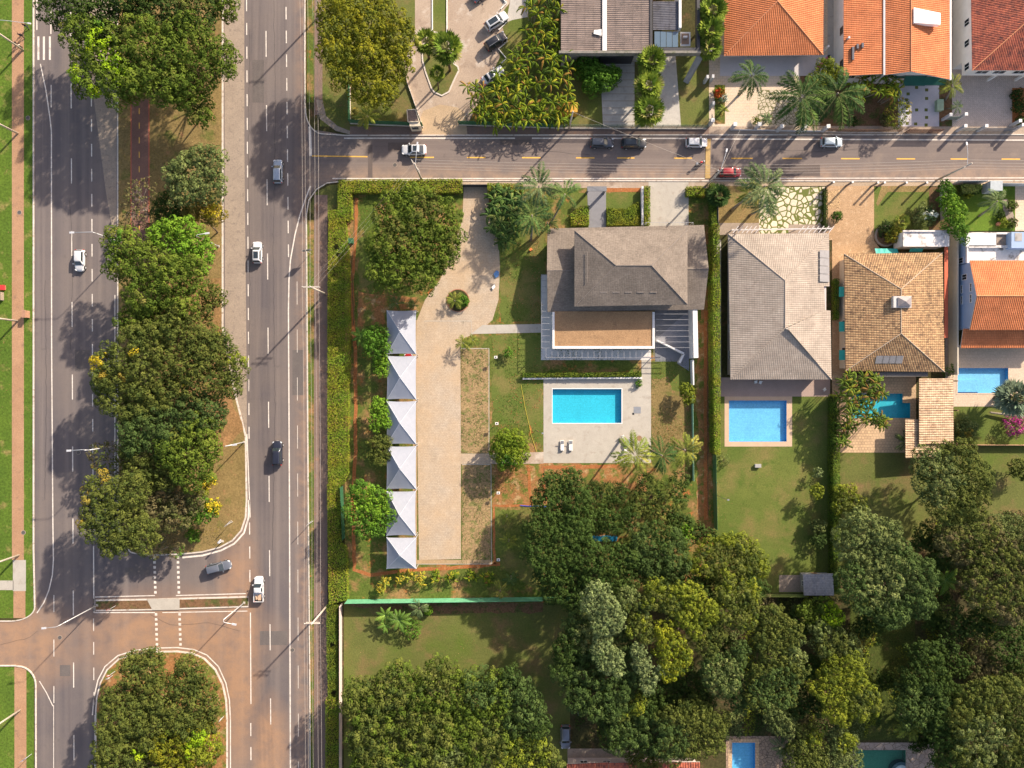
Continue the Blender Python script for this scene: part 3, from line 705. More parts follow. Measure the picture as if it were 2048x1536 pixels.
SHING = tile_mat('shingle', (.230,.190,.155), (.160,.132,.109), (.09,.08,.07), .3, .14, gapf=.25, seamf=.15, dirt=(.28,.24,.2), dt=(.55,.75))
SHSIDE = plain('fascia_grey', (.22,.19,.17), .8)
BEIGE = tile_mat('beige_tile', (.41,.345,.285), (.35,.295,.243), (.14,.12,.105), .33, .42, dirt=(.31,.245,.20), dt=(.5,.7), gapf=.5, seamf=.65, spots=(.62,.58,.54))
BROWN = tile_mat('weathered_tile', (.54,.35,.18), (.34,.20,.105), (.06,.04,.03), .30, .42, dirt=(.16,.10,.06), dt=(.5,.64), gapf=.8, seamf=.8, spots=(.62,.5,.36))
BROWN2 = tile_mat('weathered_tile_pale', (.62,.46,.31), (.46,.31,.19), (.10,.07,.05), .30, .42, dirt=(.30,.19,.12), dt=(.5,.64), gapf=.6, seamf=.6)
ORANGE = tile_mat('orange_tile', (.66,.235,.095), (.58,.195,.075), (.22,.06,.03), .32, .42, dirt=(.40,.15,.08), dt=(.58,.75), gapf=.5, seamf=.5)
ORANG2 = tile_mat('orange_tile_cross', (.64,.225,.09), (.56,.185,.07), (.26,.075,.035), .32, .42, dirt=(.38,.13,.07), dt=(.6,.75), gapf=.6, seamf=.5)
REDT = tile_mat('mottled_red_tile', (.52,.155,.085), (.36,.095,.06), (.12,.035,.03), .30, .42, dirt=(.14,.055,.045), dt=(.46,.6), gapf=.5, seamf=.5)
CORR = tile_mat('fibre_cement', (.245,.19,.165), (.205,.16,.14), (.10,.08,.07), .5, 1.5, dirt=(.12,.10,.09), dt=(.5,.7), gapf=.3, seamf=.5)
CORRD = tile_mat('dark_corrugated', (.13,.13,.15), (.10,.10,.12), (.05,.05,.06), .35, 1.5, dirt=(.05,.045,.045), dt=(.5,.66), gapf=.3, seamf=.5)
SLATE = tile_mat('old_grey_tile', (.62,.58,.58), (.46,.43,.44), (.10,.10,.11), .25, .32, dirt=(.2,.18,.18), dt=(.55,.7), gapf=.5, seamf=.4)
RIDGE = plain('ridge_cap', (.36,.30,.25), .85, var=.12); RIDGEO = plain('ridge_orange', (.62,.26,.13), .85, var=.12); RIDGEB = plain('ridge_brown', (.42,.33,.24), .85, var=.2)
GRAVR = gmat('roof_gravel', (.42,.26,.14), (.36,.22,.118), (.29,.18,.10), s1=.4, s2=1, fine=.3, fs=6, bump=.6)
PARAP = plain('white_parapet', (.70,.68,.66), .6, var=.04)
SOLAR = glass('solar_glass', (.10,.105,.12), .2)
SOLARG = plain('grey_panel', (.27,.26,.26), .4, var=.1)
BLUEW = plain('blue_wall', (.30,.40,.56), .75, var=.05, scale=.6)
STAINW = plain('stained_white', (.72,.67,.63), .85, var=.12, scale=1.2, streak=(.10,.085,.075))
TEAL = plain('teal_awning', (.04,.36,.30), .6, var=.1); DGREEN = plain('green_awning', (.015,.10,.075), .7, var=.1)
TERRA = plain('terracotta_paint', (.42,.10,.05), .8, var=.12); CREAMW = plain('cream_wall', (.60,.52,.40), .75, var=.06); PINKW = plain('pink_wall', (.58,.48,.45), .75, var=.06)
GREYP = plain('grey_plaster', (.36,.34,.32), .85, var=.1, streak=(.22,.2,.18))

# --- A: grey shingled house
hA = empty('house', W(1250,560), 'large house with stacked grey-brown shingle roofs and a flat gravel roof wing', 'house')
zl, zr = 3.4, 5.0
TL, TR, BR, BL, RA, RB = W(1095,457,zl), W(1408,450,zl), W(1408,619,zl), W(1095,624,zl), W(1094,541,zr), W(1417,538,zr)
roof('lower_roof', hA, [[TR,TL,RA,RB],[BL,BR,RB,RA]], SHING, SHSIDE, [(RA,RB)], SHSIDE, period=.3, amp=.01, thick=.25, rr=.05, sub=2)
bA = bbox([TL,BR], 1.1); walls(hA, bA, 0, 3.3, WHITEG)
for t in (.2,.45,.7): window(hA, bA, 'S', t, 1.5, 1.8, 1.6); window(hA, bA, 'N', t, 1.5, 1.6, 1.4)
window(hA, bA, 'W', .4, 1.5, 2.2, 1.6); window(hA, bA, 'E', .5, 1.5, 1.6, 1.4); door(hA, bA, 'N', .31)
zu, zt = 6.5, 8.9
TL, TR, BR, BL = W(1149,461,zu), W(1375,460,zu), W(1375,609,zu), W(1149,613,zu); A, B = W(1232,531,zt), W(1303,531,zt)
up = hip(hA, TL, TR, BR, BL, A, B, SHING, SHSIDE, SHSIDE, vertical=False, period=.3, amp=.01, thick=.3, rr=.05, sub=2); up.name = 'upper_roof'
bU = bbox([TL,BR], 1.1); walls(hA, bU, 3.2, 6.35, WHITEG, 'upper_wall')
for t in (.2,.5,.8): window(hA, bU, 'S', t, 5.6, 1.8, 1.0); window(hA, bU, 'N', t, 5.6, 1.8, 1.0)
window(hA, bU, 'W', .5, 5.6, 1.6, 1.0)
for x in (1200,1225,1249,1274,1300): MB().beam(W(x,584.6,7.25)+Vector((0,0,.09)), W(x+14,584.5,7.25)+Vector((0,0,.09)), .12, .06).build('roof_vent', SHSIDE, hA)
MB().beam(W(1174,503,7.1)+Vector((0,0,.35)), W(1174,565,7.1)+Vector((0,0,.35)), .07, .05).build('roof_vent', SHSIDE, hA)
# gravel roof wing
zf = 3.7; a, b = W(1105,626,zf), W(1309.5,697,zf)
walls(hA, (a.x+.05, b.x-.05, b.y+.05, a.y), 0, zf-.35, PARAP, 'wing_wall')
bw = (a.x+.05, b.x-.05, b.y+.05, a.y)
for t in (.12,.34,.56,.78): window(hA, bw, 'S', t, 1.6, 2.4, 2.2)
window(hA, bw, 'W', .5, 1.5, 2.6, 2.0)
g = MB(); g.box(a.x+.3, b.x-.3, b.y+.3, a.y+.3, zf-.35, zf-.16); g.build('gravel_roof', GRAVR, hA)
g = MB(); g.box(a.x, a.x+.36, b.y, a.y+.2, zf-.4, zf); g.box(b.x-.4, b.x, b.y, a.y+.2, zf-.4, zf-.002); g.box(a.x, b.x, b.y-.02, b.y+.42, zf-.4, zf+.003); g.build('parapet', PARAP, hA)
# pergola frames
def ladder(name, pts0, pts1, n, z, par, w=.05, h=.06, rails=True):
    """rungs between two lines given in px"""
    m = MB()
    for i in range(n):
        t = i/(n-1); p = W(pts0[0][0]+(pts0[1][0]-pts0[0][0])*t, pts0[0][1]+(pts0[1][1]-pts0[0][1])*t, z); q = W(pts1[0][0]+(pts1[1][0]-pts1[0][0])*t, pts1[0][1]+(pts1[1][1]-pts1[0][1])*t, z)
        m.beam(p, q, w, h)
    if rails:
        m.beam(W(*pts1[0], z), W(*pts1[1], z), w, h*1.05)
        for t in (0, .5, 1):
            q = W(pts1[0][0]+(pts1[1][0]-pts1[0][0])*t, pts1[0][1]+(pts1[1][1]-pts1[0][1])*t, z); m.beam(q, (q.x,q.y,.02), .11, .11)
    return m.build(name, METALG, par)
ladder('pergola', ((1103,549),(1103,696)), ((1083.5,549),(1083.5,696)), 13, 3.3, hA)
ladder('pergola', ((1092,697),(1308,697)), ((1092,715),(1308,716)), 19, 3.3, hA)
ladder('pergola', ((1311,628),(1311,695)), ((1376,628),(1380,695)), 7, 3.4, hA, .05, .1, False)
ladder('pergola', ((1292,450),(1386,450)), ((1292,445),(1386,445)), 8, 3.3, hA)
w_ = MB(); w_.prism([tuple(W(*p).xy) for p in ((1376,619),(1385,619),(1387,717),(1378,717))], 0, 3.25); w_.build('car_port_wall', PARAP, hA)
w_ = MB()
w_.prism([tuple(W(*p).xy) for p in ((1310,682),(1312,680),(1366,706),(1364,709))], 0, 1.1); w_.prism([tuple(W(*p).xy) for p in ((1362.6,710),(1366.6,709),(1358,727),(1354,725))], 0, 1.1)
tag(w_.build('garden_wall', PARAP), 'short white zigzag wall beside the car port of the shingled house', 'wall')
tag(sheet('ramp', [[(1310,680),(1378,620),(1378,742),(1354,727),(1365,706)]], .0385, plain('ramp', (.25,.25,.27), .8, var=.08)), kind='structure')
w_ = MB(); w_.prism([tuple(W(*p).xy) for p in ((1045,756),(1283,754.5),(1283,757.5),(1045,759))], 0, .55); tag(w_.build('planter_wall', PARAP), 'long low white planter wall behind the turquoise pool', 'wall')
w_ = MB(); w_.prism([tuple(W(*p).xy) for p in ((1281,376),(1285,376),(1285,452),(1281,452))], 0, 1.1); tag(w_.build('garden_wall', PARAP), 'narrow white wall along the shingled house driveway', 'wall')
w_ = MB(); w_.prism([tuple(W(*p).xy) for p in ((1380,720),(1383,720),(1384,770),(1381.5,770))], 0, 1.6); tag(w_.build('garden_wall', PARAP), 'white wall running south from the car port', 'wall')
g = MB(); p = W(1194,381,2.6); g.box(p.x-1.7, p.x+1.7, p.y-.1, p.y+.75, 2.45, 2.6); g.box(p.x-1.6,p.x-1.45,p.y,p.y+.6,0,2.45); g.box(p.x+1.45,p.x+1.6,p.y,p.y+.6,0,2.45)
tag(g.build('gate_canopy', plain('slate_cap', (.17,.175,.19), .6)), 'flat dark canopy over the pedestrian gate of the shingled house', 'gate')

# --- B: beige tiled hip roof
hB = empty('house', W(1560,610), 'house with one wide beige concrete-tile hip roof between two hedges', 'house')
ze, zr = 3.2, 5.6
TL, TR, BR, BL = W(1456,468,ze), W(1658,466,ze), W(1663,759,ze), W(1461,759,ze); A, B = W(1570,561,zr), W(1570,656,zr)
n1, n2 = W(1659,573,ze), W(1661,621,ze)
kx = 1.15
m1, m2 = Vector((n1.x-kx, n1.y, ze+kx*.32)), Vector((n2.x-kx, n2.y, ze+kx*.32))
roof('roof', hB, [[TR,TL,A],[BL,BR,B],[TL,BL,B,A],[n1,TR,A,m1],[BR,n2,m2,B],[m2,m1,A,B]], BEIGE, WHITEG, [(A,B),(TL,A),(TR,A),(BL,B),(BR,B)], RIDGE, period=.33, amp=.035, sub=4)
bB = bbox([TL,BR], .9); walls(hB, bB, 0, 3.12, PINKW)
for t in (.15,.35,.6,.85): window(hB, bB, 'W', t, 1.6, 1.4, 1.2); window(hB, bB, 'E', t, 1.6, 1.4, 1.2)
for t in (.2,.5,.8): window(hB, bB, 'S', t, 1.3, 2.6, 2.1)
door(hB, bB, 'N', .55, 1.4)
s = MB(); u0, u1 = W(1639,500,3.9), W(1658,565,3.35)
for k in range(4):
    ya = u0.y+(u1.y-u0.y)*k/4; yb = u0.y+(u1.y-u0.y)*(k+.95)/4
    s.poly([(u0.x,yb,4.03),(u1.x,yb,3.42),(u1.x,ya,3.42),(u0.x,ya,4.03)]); s.poly([(u0.x,yb,3.97),(u0.x,yb,4.03),(u0.x,ya,4.03),(u0.x,ya,3.97)])
tag(s.build('solar_panel', SOLARG), 'row of four grey solar collectors on the beige tiled roof', 'solar panel')
pg = MB(); z = 3.0
pg.beam(W(1463,460,z), W(1664,457,z), .22, .2)
for x in list(range(1466,1517,9))+list(range(1597,1664,10)): pg.beam(W(x,466,z+.2), W(x+11,452,z+.2), .12, .12)
for x in (1466,1520,1592,1660): q = W(x,459,z); pg.beam(q, (q.x,q.y,0), .2, .2)
tag(pg.build('pergola', plain('painted_pergola', (.55,.50,.47), .7)), 'pale pergola of slanted slats in front of the beige-tiled house', 'pergola')

# --- C: brown tiled house
hC = empty('house', W(1789,620), 'square house with weathered yellow-brown clay tile hip roof', 'house')
ze, zr = 3.2, 5.4
TL, TR, BR, BL = W(1688,508,ze), W(1885,505,ze), W(1889,744,ze), W(1691,742,ze); A, B = W(1802,578,zr), W(1802,667,zr)
roof('roof', hC, [[TR,TL,A],[BL,BR,B],[TL,BL,B,A],[BR,TR,A,B]], BROWN, WOODM, [(A,B),(TL,A),(TR,A),(BL,B),(BR,B)], RIDGEB, period=.30, amp=.075, sub=6)
bC = bbox([TL,BR], .7); walls(hC, bC, 0, 3.12, CREAMW)
for t, in ((.15,),(.4,),(.7,)):
    f = window(hC, bC, 'W', t, 1.7, 1.5, 1.1)
for t in (.12,.38,.7): 
    yy = bC[2]+(bC[3]-bC[2])*t; m = MB(); m.poly([(bC[0]-.02,yy-.9,2.6),(bC[0]-.02,yy+.9,2.6),(bC[0]-.95,yy+.9,2.1),(bC[0]-.95,yy-.9,2.1)]); m.poly([(bC[0]-.95,yy-.9,2.1),(bC[0]-.95,yy+.9,2.1),(bC[0]-.97,yy+.9,1.9),(bC[0]-.97,yy-.9,1.9)]); m.build('awning', TEAL, hC)
for t in (.25,.6): window(hC, bC, 'S', t, 1.3, 2.4, 2.0)
door(hC, bC, 'N', .3)
m = MB(); q0, q1 = W(1788,592,5.9), W(1824,615,5.9); m.box(q0.x,q1.x,q1.y,q0.y,4.6,5.75); k = m.build('lantern_base', plain('lantern_white', (.52,.49,.47), .7), hC)
m = MB(); c0 = (q0+q1)/2+Vector((.25,0,0)); apx = (c0.x, c0.y, 6.35)
cs = [(c0.x-1.15,c0.y-.8,5.9),(c0.x+1.15,c0.y-.8,5.9),(c0.x+1.15,c0.y+.8,5.9),(c0.x-1.15,c0.y+.8,5.9)]
for i in range(4): m.poly([cs[i], cs[(i+1)%4], apx])
m.box(c0.x-1.1,c0.x+1.1,c0.y-.75,c0.y+.75,5.7,5.88); m.build('lantern_glass', plain('lantern_pane', (.26,.23,.23), .25), hC)
s = MB()
for k in range(4):
    q0, q1 = W(1753+13*k,711.5,4.25), W(1753+13*k+12,727,3.75); s.poly([(q0.x,q1.y,3.78),(q1.x,q1.y,3.78),(q1.x,q0.y,4.30),(q0.x,q0.y,4.30)])
tag(s.build('solar_panel', SOLARG), 'row of four small solar panels on the brown tiled roof', 'solar panel')
m = MB(); a, b = W(1743,744,2.7), W(1856,753,2.7); m.box(a.x,b.x,b.y,a.y,2.6,2.7); m.build('veranda_canopy', plain('veranda', (.14,.13,.12), .7), hC)
# annex and service yard
an = empty('annex', W(1850,475), 'low annex with peeling white flat roof beside the brown tiled house', 'outbuilding')
a, b = W(1806,461,3.4), W(1897,493,3.4); ab = (a.x, b.x, b.y, a.y)
MB().box(*ab, 3.2, 3.4).build('roof', STAINW, an); walls(an, (a.x+.2,b.x-.2,b.y+.2,a.y-.2), 0, 3.2, WHITE)
m = MB(); m.box(a.x-.1,b.x+.1,a.y-.25,a.y,3.4,3.65); m.box(b.x-.2,b.x+.02,b.y,a.y-.25,3.4,3.6); m.box(a.x,a.x+.2,b.y,a.y-.25,3.4,3.5); m.build('parapet', STAINW, an)
m = MB(); a, b = W(1886,493,2.6), W(1896,676,2.6); m.poly([(a.x,b.y,3.0),(b.x,b.y,2.6),(b.x,a.y,2.6),(a.x,a.y,3.0)]); m.poly([(a.x,a.y,2.95),(b.x,a.y,2.55),(b.x,b.y,2.55),(a.x,b.y,2.95)]); m.build('lean_to_roof', TERRA, an)
a0, b0 = W(1897,455), W(1901,750); tag(MB().box(a0.x,a0.x+.2,b0.y,a0.y,0,2.5).build('boundary_wall', CREAMW), 'tall narrow boundary wall east of the brown tiled house', 'wall')
m = MB(); a, b = W(1797,505,2.4), W(1752,500,2.4)
for k in range(8):
    x0 = b.x+(a.x-b.x)*k/8; x1 = b.x+(a.x-b.x)*(k+1)/8; t0 = abs(k-3.5)/4; m.poly([(x0,a.y-.3,2.5),(x1,a.y-.3,2.5),(x1,b.y+.35,1.9+.1*(k%2)),(x0,b.y+.35,1.9+.1*((k+1)%2))])
tag(m.build('awning', TEAL), 'teal canvas awning at the north edge of the brown tiled roof', 'awning')
m = MB(); a, b = W(1820,497,2.6), W(1846,503,2.6)
for k in range(6):
    x0 = a.x+(b.x-a.x)*k/6; x1 = a.x+(b.x-a.x)*(k+1)/6; m.poly([(x0,b.y,2.3),(x1,b.y,2.3),(x1,a.y,2.7+.08*(k%2)),(x0,a.y,2.7+.08*((k+1)%2))])
tag(m.build('awning', TEAL), 'small teal awning below the annex roof', 'awning')
# pool house
ph = empty('pool_house', W(1860,840), 'L-shaped pool shelter with pale weathered tile roof beside the teal pool', 'shelter')
P = lambda x,y,z: W(x,y,z)
roof('roof', ph, [[P(1907,888,2.5),P(1906,757,2.5),P(1838,757,3.3),P(1838,888,3.3)]], BROWN2, WOODM, period=.42, amp=.09, sub=6)
roof('roof', ph, [[P(1879,916,2.55),P(1879,839.5,2.55),P(1810,838,2.95),P(1811,916,2.95)]], BROWN2, WOODM, period=.42, amp=.09, sub=6)
m = MB()
for x, y in ((1835,762),(1835,800),(1815,842),(1815,910),(1870,910),(1898,885),(1898,762),(1898,820)): q = W(x,y); m.box(q.x-.1,q.x+.1,q.y-.1,q.y+.1,0,2.5)
m.build('post', WOODM, ph)

# --- D: blue-white house at the right edge
hD = empty('house', W(1990,590), 'pale blue-walled house with orange gable roof and flat white terraces', 'house')
x0 = W(1908,0).x; xE = x0+18
yN, yS = W(0,536).y, W(0,657).y
yN = W(1940,521,4.6).y; yR = W(1955,592,6.4).y; yS = W(1942,660,4.6).y
xr = W(1942,590,4.6).x-.25
mw = MB(); b = len(mw.v)
yn, ys = yN-.35, yS+.35
for x in (x0, xE): mw.v += [(x,ys,0),(x,yn,0),(x,yn,4.55),(x,yR,6.3),(x,ys,4.55)]
mw.f += [(0,1,2,3,4)[::-1], (5,6,7,8,9), (0,5,9,4), (1,2,7,6), (2,3,8,7), (3,4,9,8)]; mw.m += [0]*6
mw.build('wall', BLUEW, hD)
bD = (x0, xE, ys, yn)
roof('roof', hD, [[Vector((xE,yN,4.6)),Vector((x0-.25,yN,4.6)),Vector((x0-.25,yR,6.42)),Vector((xE,yR,6.42))],[Vector((x0-.25,yS,4.6)),Vector((xE,yS,4.6)),Vector((xE,yR,6.42)),Vector((x0-.25,yR,6.42))]], ORANGE, WHITE, [((x0-.25,yR,6.42),(xE,yR,6.42))], RIDGEO, period=.33, amp=.07, sub=6)
window(hD, bD, 'W', .80, 2.9, .9, 1.2)
for t, z in ((.62,2.2),(.45,2.2),(.62,4.6),(.45,4.6)): window(hD, bD, 'W', t, z, 1.3, .35)
lp = [W(1921,696,2.6), W(2100,696,2.6)]; lt = [Vector((lp[1].x, ys, 3.3)), Vector((lp[0].x, ys, 3.3))]
lt[1] = Vector((x0+.2, ys, 3.3))
roof('lower_roof', hD, [[lp[0], lp[1], Vector((lp[1].x, ys, 3.35)), Vector((lp[0].x, ys, 3.35))]], ORANG2, WHITE, period=.33, amp=.06, sub=6)
m = MB()
for x in (1925,1985,2040): q = W(x,694); m.box(q.x-.15,q.x+.15,q.y-.1,q.y+.2,0,2.5)
m.build('post', WHITE, hD)
# flat front part
yF0 = yN
za = 3.3
bF = (x0-.1, xE, yF0-.2, W(1925,466,za).y); walls(hD, bF, 0, za, BLUEW, 'front_wall')
window(hD, bF, 'W', .12, 2.1, .9, 1.1)
q0, q1 = W(1924,492,za), W(2048,521,za)
m = MB(); m.box(bF[0]+.15, xE, bF[2]+.1, bF[3]-.2, za, za+.03); m.build('flat_roof', STAINW, hD)
m = MB(); m.box(bF[0],xE,bF[3]-.3,bF[3]+.02,za,za+.45); m.box(bF[0],bF[0]+.25,bF[2],bF[3]-.3,za,za+.4)
q = W(0,494,za); m.box(bF[0]+.25,xE,q.y-.2,q.y+.2,za+.03,za+.5); m.build('parapet', STAINW, hD)
m = MB(); a, b = W(1932,467,za+.5), W(1992,493,za+.5)
for k in range(9):
    t0 = a.y+(b.y-a.y)*k/9; t1 = a.y+(b.y-a.y)*(k+.92)/9; m.box(a.x,b.x,t1,t0,za+.3,za+.5+.0*k)
m.build('white_sheet_roof', plain('white_sheet', (.85,.84,.84), .5, var=.03), hD)
m = MB(); a, b = W(1993,469,za+.2), W(2022,493,za+.2); m.box(a.x+.1,b.x,b.y,a.y,za+.03,za+.08); m.build('yard_floor', CONCW, hD)
m = MB(); a, b = W(2023,464,za+1.4), W(2060,496,za+1.4); m.box(a.x,b.x,b.y,a.y,za+.03,za+1.4); m.build('stair_tower', BLUEW, hD)
a, b = W(2030,466,za+1.44), W(2044,482,za+1.44); MB().box(a.x,b.x,b.y,a.y,za+1.4,za+1.44).build('hatch', GREYP, hD)

# --- E: modern house with corrugated roofs (top)
hE = empty('house', W(1260,60), 'modern grey house with two corrugated fibre-cement roofs split by a white gutter', 'house')
z = 5.2
def flat(x0,y0,x1,y1,z0,z1): a, b = W(x0,y0,z1), W(x1,y1,z1); return (a.x,b.x,b.y,a.y,z0,z1)
roof('corrugated_roof', hE, [[P(1205,101,z-.25),P(1205,-160,z-.25),P(1122,-160,z),P(1122,103,z)]], CORR, GREYP, period=.36, amp=.07, sub=6)
roof('corrugated_roof', hE, [[P(1213,101,z-.25),P(1213,-160,z-.25),P(1301,-160,z),P(1301,101,z)]], CORR, GREYP, period=.36, amp=.07, sub=6)
MB().box(*flat(1205,-160,1213.5,103,z-.45,z+.05)).build('gutter', PARAP, hE)
bE = bbox([W(1124,-160,z), W(1300,100,z)], .4); walls(hE, bE, 0, z-.4, GREYP)
MB().box(*flat(1118,101,1402,106,4.2,z+.15)).build('parapet', plain('moss_concrete', (.20,.185,.16), .9, var=.2, streak=(.07,.09,.03)), hE)
MB().box(*flat(1300,-160,1305,101,4.2,z+.18)).build('parapet', DARKM, hE)
m = MB(); m.box(*flat(1394,-160,1400,101,4.2,z+.18)); m.box(*flat(1305,95,1394,100.5,4.2,z+.16)); m.build('frame', DARKM, hE)
roof('patio_roof', hE, [[P(1306,60,4.6),P(1306,3,4.6),P(1357,3,4.9),P(1357,60,4.9)]], CORRD, DARKM, period=.3, amp=.05, sub=6)
m = MB()
for k in range(4): m.box(*flat(1309+12*k,63,1320+12*k,94,4.5,4.6))
m.build('skylight', glass('skylight_glass', (.10,.15,.20), .15), hE)
m = MB(); m.box(*flat(1358,-60,1363,55,2,z+.1)); m.box(*flat(1361,64,1381,92,3.4,3.6)); m.build('white_wall', WHITE, hE)
MB().box(*flat(1363,67,1378,88,3.65,3.68)).build('balcony_floor', plain('balcony', (.30,.2,.14), .8), hE)
MB().box(*flat(1125,106,1131,112,0,4.2)).build('pillar', GREYP, hE)
m = MB(); m.prism([tuple(W(*p).xy) for p in ((1196,128),(1262,128),(1262,108),(1196,108))], 0, 2.6); m.build('entrance_block', DARKM, hE)
m = MB(); mm = [W(1366,163), W(1374,168), W(1402,118,4.1), W(1395,108,4.1)]
v0 = [(p.x,p.y,p.z) for p in mm]; m.poly(v0); m.poly([(x+.25,y,zz) for x,y,zz in v0][::-1])
m.build('leaning_fin', plain('fin', (.34,.32,.30), .85, var=.12), hE)
m = MB(); m.prism([(W(1187,68,z).x,W(1187,68,z).y),(W(1203,72,z).x,W(1203,72,z).y),(W(1203,59,z).x,W(1203,59,z).y),(W(1188,61,z).x,W(1188,61,z).y)], z+.02, z+.12); tag(m.build('roof_sheet', WHITE), 'loose white board lying on the corrugated roof', 'board')
m = MB(); q = W(1370,75,3.75); m.box(q.x-.35,q.x+.35,q.y-.15,q.y+.15,3.7,4.1); tag(m.build('water_heater', WHITE), 'small white unit on the balcony of the modern grey house', 'appliance')

# --- F: orange pyramid roof
hF = empty('house', W(1550,60), 'house with clean orange clay-tile hip roof above a stone terrace', 'house')
ze, zr = 3.1, 5.9
TL, TR, BR, BL = W(1448,-130,ze), W(1648,-130,ze), W(1646,110,ze), W(1448,112,ze); A, B = W(1555,-40,zr), W(1555,2,zr)
roof('roof', hF, [[TR,TL,A],[BL,BR,B],[TL,BL,B,A],[BR,TR,A,B]], ORANGE, WHITE, [(A,B),(TL,A),(TR,A),(BL,B),(BR,B)], RIDGEO, period=.33, amp=.07)
bF_ = (TL.x+.6, BR.x-.6, BR.y+2.6, TL.y-.6); walls(hF, bF_, 0, 3.05, CREAMW)
for t in (.2,.75): window(hF, bF_, 'S', t, 1.4, 2.2, 1.9)
door(hF, bF_, 'S', .5, 1.4)
m = MB()
for x in (1452,1500,1555,1605,1642): q = W(x,112); m.box(q.x-.15,q.x+.15,q.y+.2,q.y+.5,0,3.0)
m.build('post', WHITE, hF)
# --- G: two orange roofs
hG = empty('house', W(1790,70), 'house with two long orange clay-tile roofs and dark green awnings', 'house')
z0_, z1_, z2_ = 4.6, 5.4, 6.6
roof('side_roof', hG, [[P(1687,-160,z0_),P(1687,152,z0_),P(1767,148,z1_),P(1767,-160,z1_)]], ORANG2, WHITE, period=.33, amp=.06)
rt, rb = P(1822,-160,z2_), P(1822,143,z2_)
roof('roof', hG, [[P(1770,-160,5.5),P(1770,150,5.5),rb,rt],[P(1899,159,5.0),P(1899,-160,5.0),rt,rb]], ORANGE, WHITE, [(rt,rb)], RIDGEO, period=.33, amp=.07)
a, b = P(1690,-160,4.5), P(1897,146,4.5); bG = (a.x+.1, b.x-.3, b.y+.1, a.y); walls(hG, bG, 0, 4.5, WHITE)
for t in (.08,.3,.55): window(hG, bG, 'W', t, 3.2, 1.2, 1.1, WOODM)
for t in (.1,.25): window(hG, bG, 'S', t, 3.0, 1.4, 1.2)
door(hG, bG, 'S', .7, 1.2)
m = MB(); a, b = P(1767,-160,5.5), P(1770.5,150,5.5); m.box(a.x-.05,b.x,b.y,a.y,4.4,5.56); m.build('gutter', WHITEG, hG)
m = MB(); a, b = P(1899.5,-160,5.0), P(1903,160,5.0); m.box(a.x,b.x,b.y,a.y,4.7,5.02); m.build('gutter', WHITE, hG)
for k, (ax, ay, bx, by) in enumerate(((1792,149,1828,156),(1809,155,1850,171),(1850,157,1891,170))):
    m = MB(); a, b = P(ax,ay,3.4), P(bx,by,2.9); m.poly([(a.x,b.y,2.85),(b.x,b.y,2.85),(b.x,a.y+.25,3.5),(a.x,a.y+.25,3.5)]); m.poly([(a.x,b.y-.03,2.75),(b.x,b.y-.03,2.75),(b.x,b.y-.02,2.86),(a.x,b.y-.02,2.86)]); m.build('awning', DGREEN, hG)
m = MB()
pp = [P(1828,15,6.9),P(1881,26,6.9),P(1881,49,6.9),P(1828,45,6.9)]; m.prism([(q.x,q.y) for q in pp], 6.1, 6.9); tag(m.build('water_tank', plain('tank_white', (.88,.86,.84), .5, var=.03)), 'large white box tank standing on the orange gable roof', 'tank')
m = MB()
for x, y, l in ((1706,104,26),(1715,92,9),(1725,90,9)):
    q0, q1 = P(x-2,y-l*.4,4.85+(x-1687)*.01), P(x+2,y+l*.6,4.85+(x-1687)*.01); m.box(q0.x,q1.x,q1.y,q0.y,4.7,4.92+(x-1687)*.012)
m.build('roof_glass_tile', SOLAR, hG)
m = MB(); q = P(1697,76,5.0); m.tube([(q.x,q.y,4.5),(q.x,q.y,5.3)], .2, 10); m.build('flue', WHITEG, hG)
# --- H: mottled red roof
hH = empty('house', W(2010,60), 'two-storey pale house with mottled dark red tile hip roof in the top right corner', 'house')
ze, zr = 5.6, 8.2
TL, BL, BR, TR = W(1940,-130,ze), W(1944,141,ze), W(2200,141,ze), W(2200,-130,ze); A, B = W(2062,-40,zr), W(2062,36,zr)
roof('roof', hH, [[TR,TL,A],[BL,BR,B],[TL,BL,B,A],[BR,TR,A,B]], REDT, WHITE, [(A,B),(TL,A),(BL,B),(BR,B)], RIDGEO, period=.3, amp=.07)
bH = (TL.x+.35, BR.x-.35, BL.y+.35, TL.y-.35); walls(hH, bH, 2.9, 5.5, WHITE)
bH2 = (bH[0]+.2, bH[1], bH[2]+2.4, bH[3]); walls(hH, bH2, 0, 2.9, WHITE, 'lower_wall')
for t in (.12,.26,.42,.6): window(hH, bH, 'S', t, 4.3, 2.0, 1.0)
for t in (.04,.22,.38): window(hH, bH, 'W', t, 4.3, 1.1, 1.2)
m = MB()
for x in (1975,2030,2085): q = W(x,165); m.box(q.x-.2,q.x+.2,q.y+.2,q.y+.6,0,2.9)
m.build('post', WHITE, hH)
# --- I: red roof at the bottom
hI = empty('house', W(1250,1560), 'low house with red ribbed tile roof cut by the bottom edge', 'house')
roof('roof', hI, [[P(1400,1524,2.8),P(1218,1525,2.8),P(1218,1640,4.0),P(1400,1640,4.0)],[P(1217,1524,2.85),P(1134,1528,2.85),P(1134,1640,4.0),P(1217,1640,4.0)]], REDT, WHITE, period=.45, amp=.1)
a, b = P(1138,1532,2.7), P(1396,1640,2.7); bI = (a.x, b.x, b.y, a.y); walls(hI, bI, 0, 2.75, PINKW)
window(hI, bI, 'N', .12, 1.6, 1.2, 1.1); window(hI, bI, 'N', .3, 1.6, 1.2, 1.1)
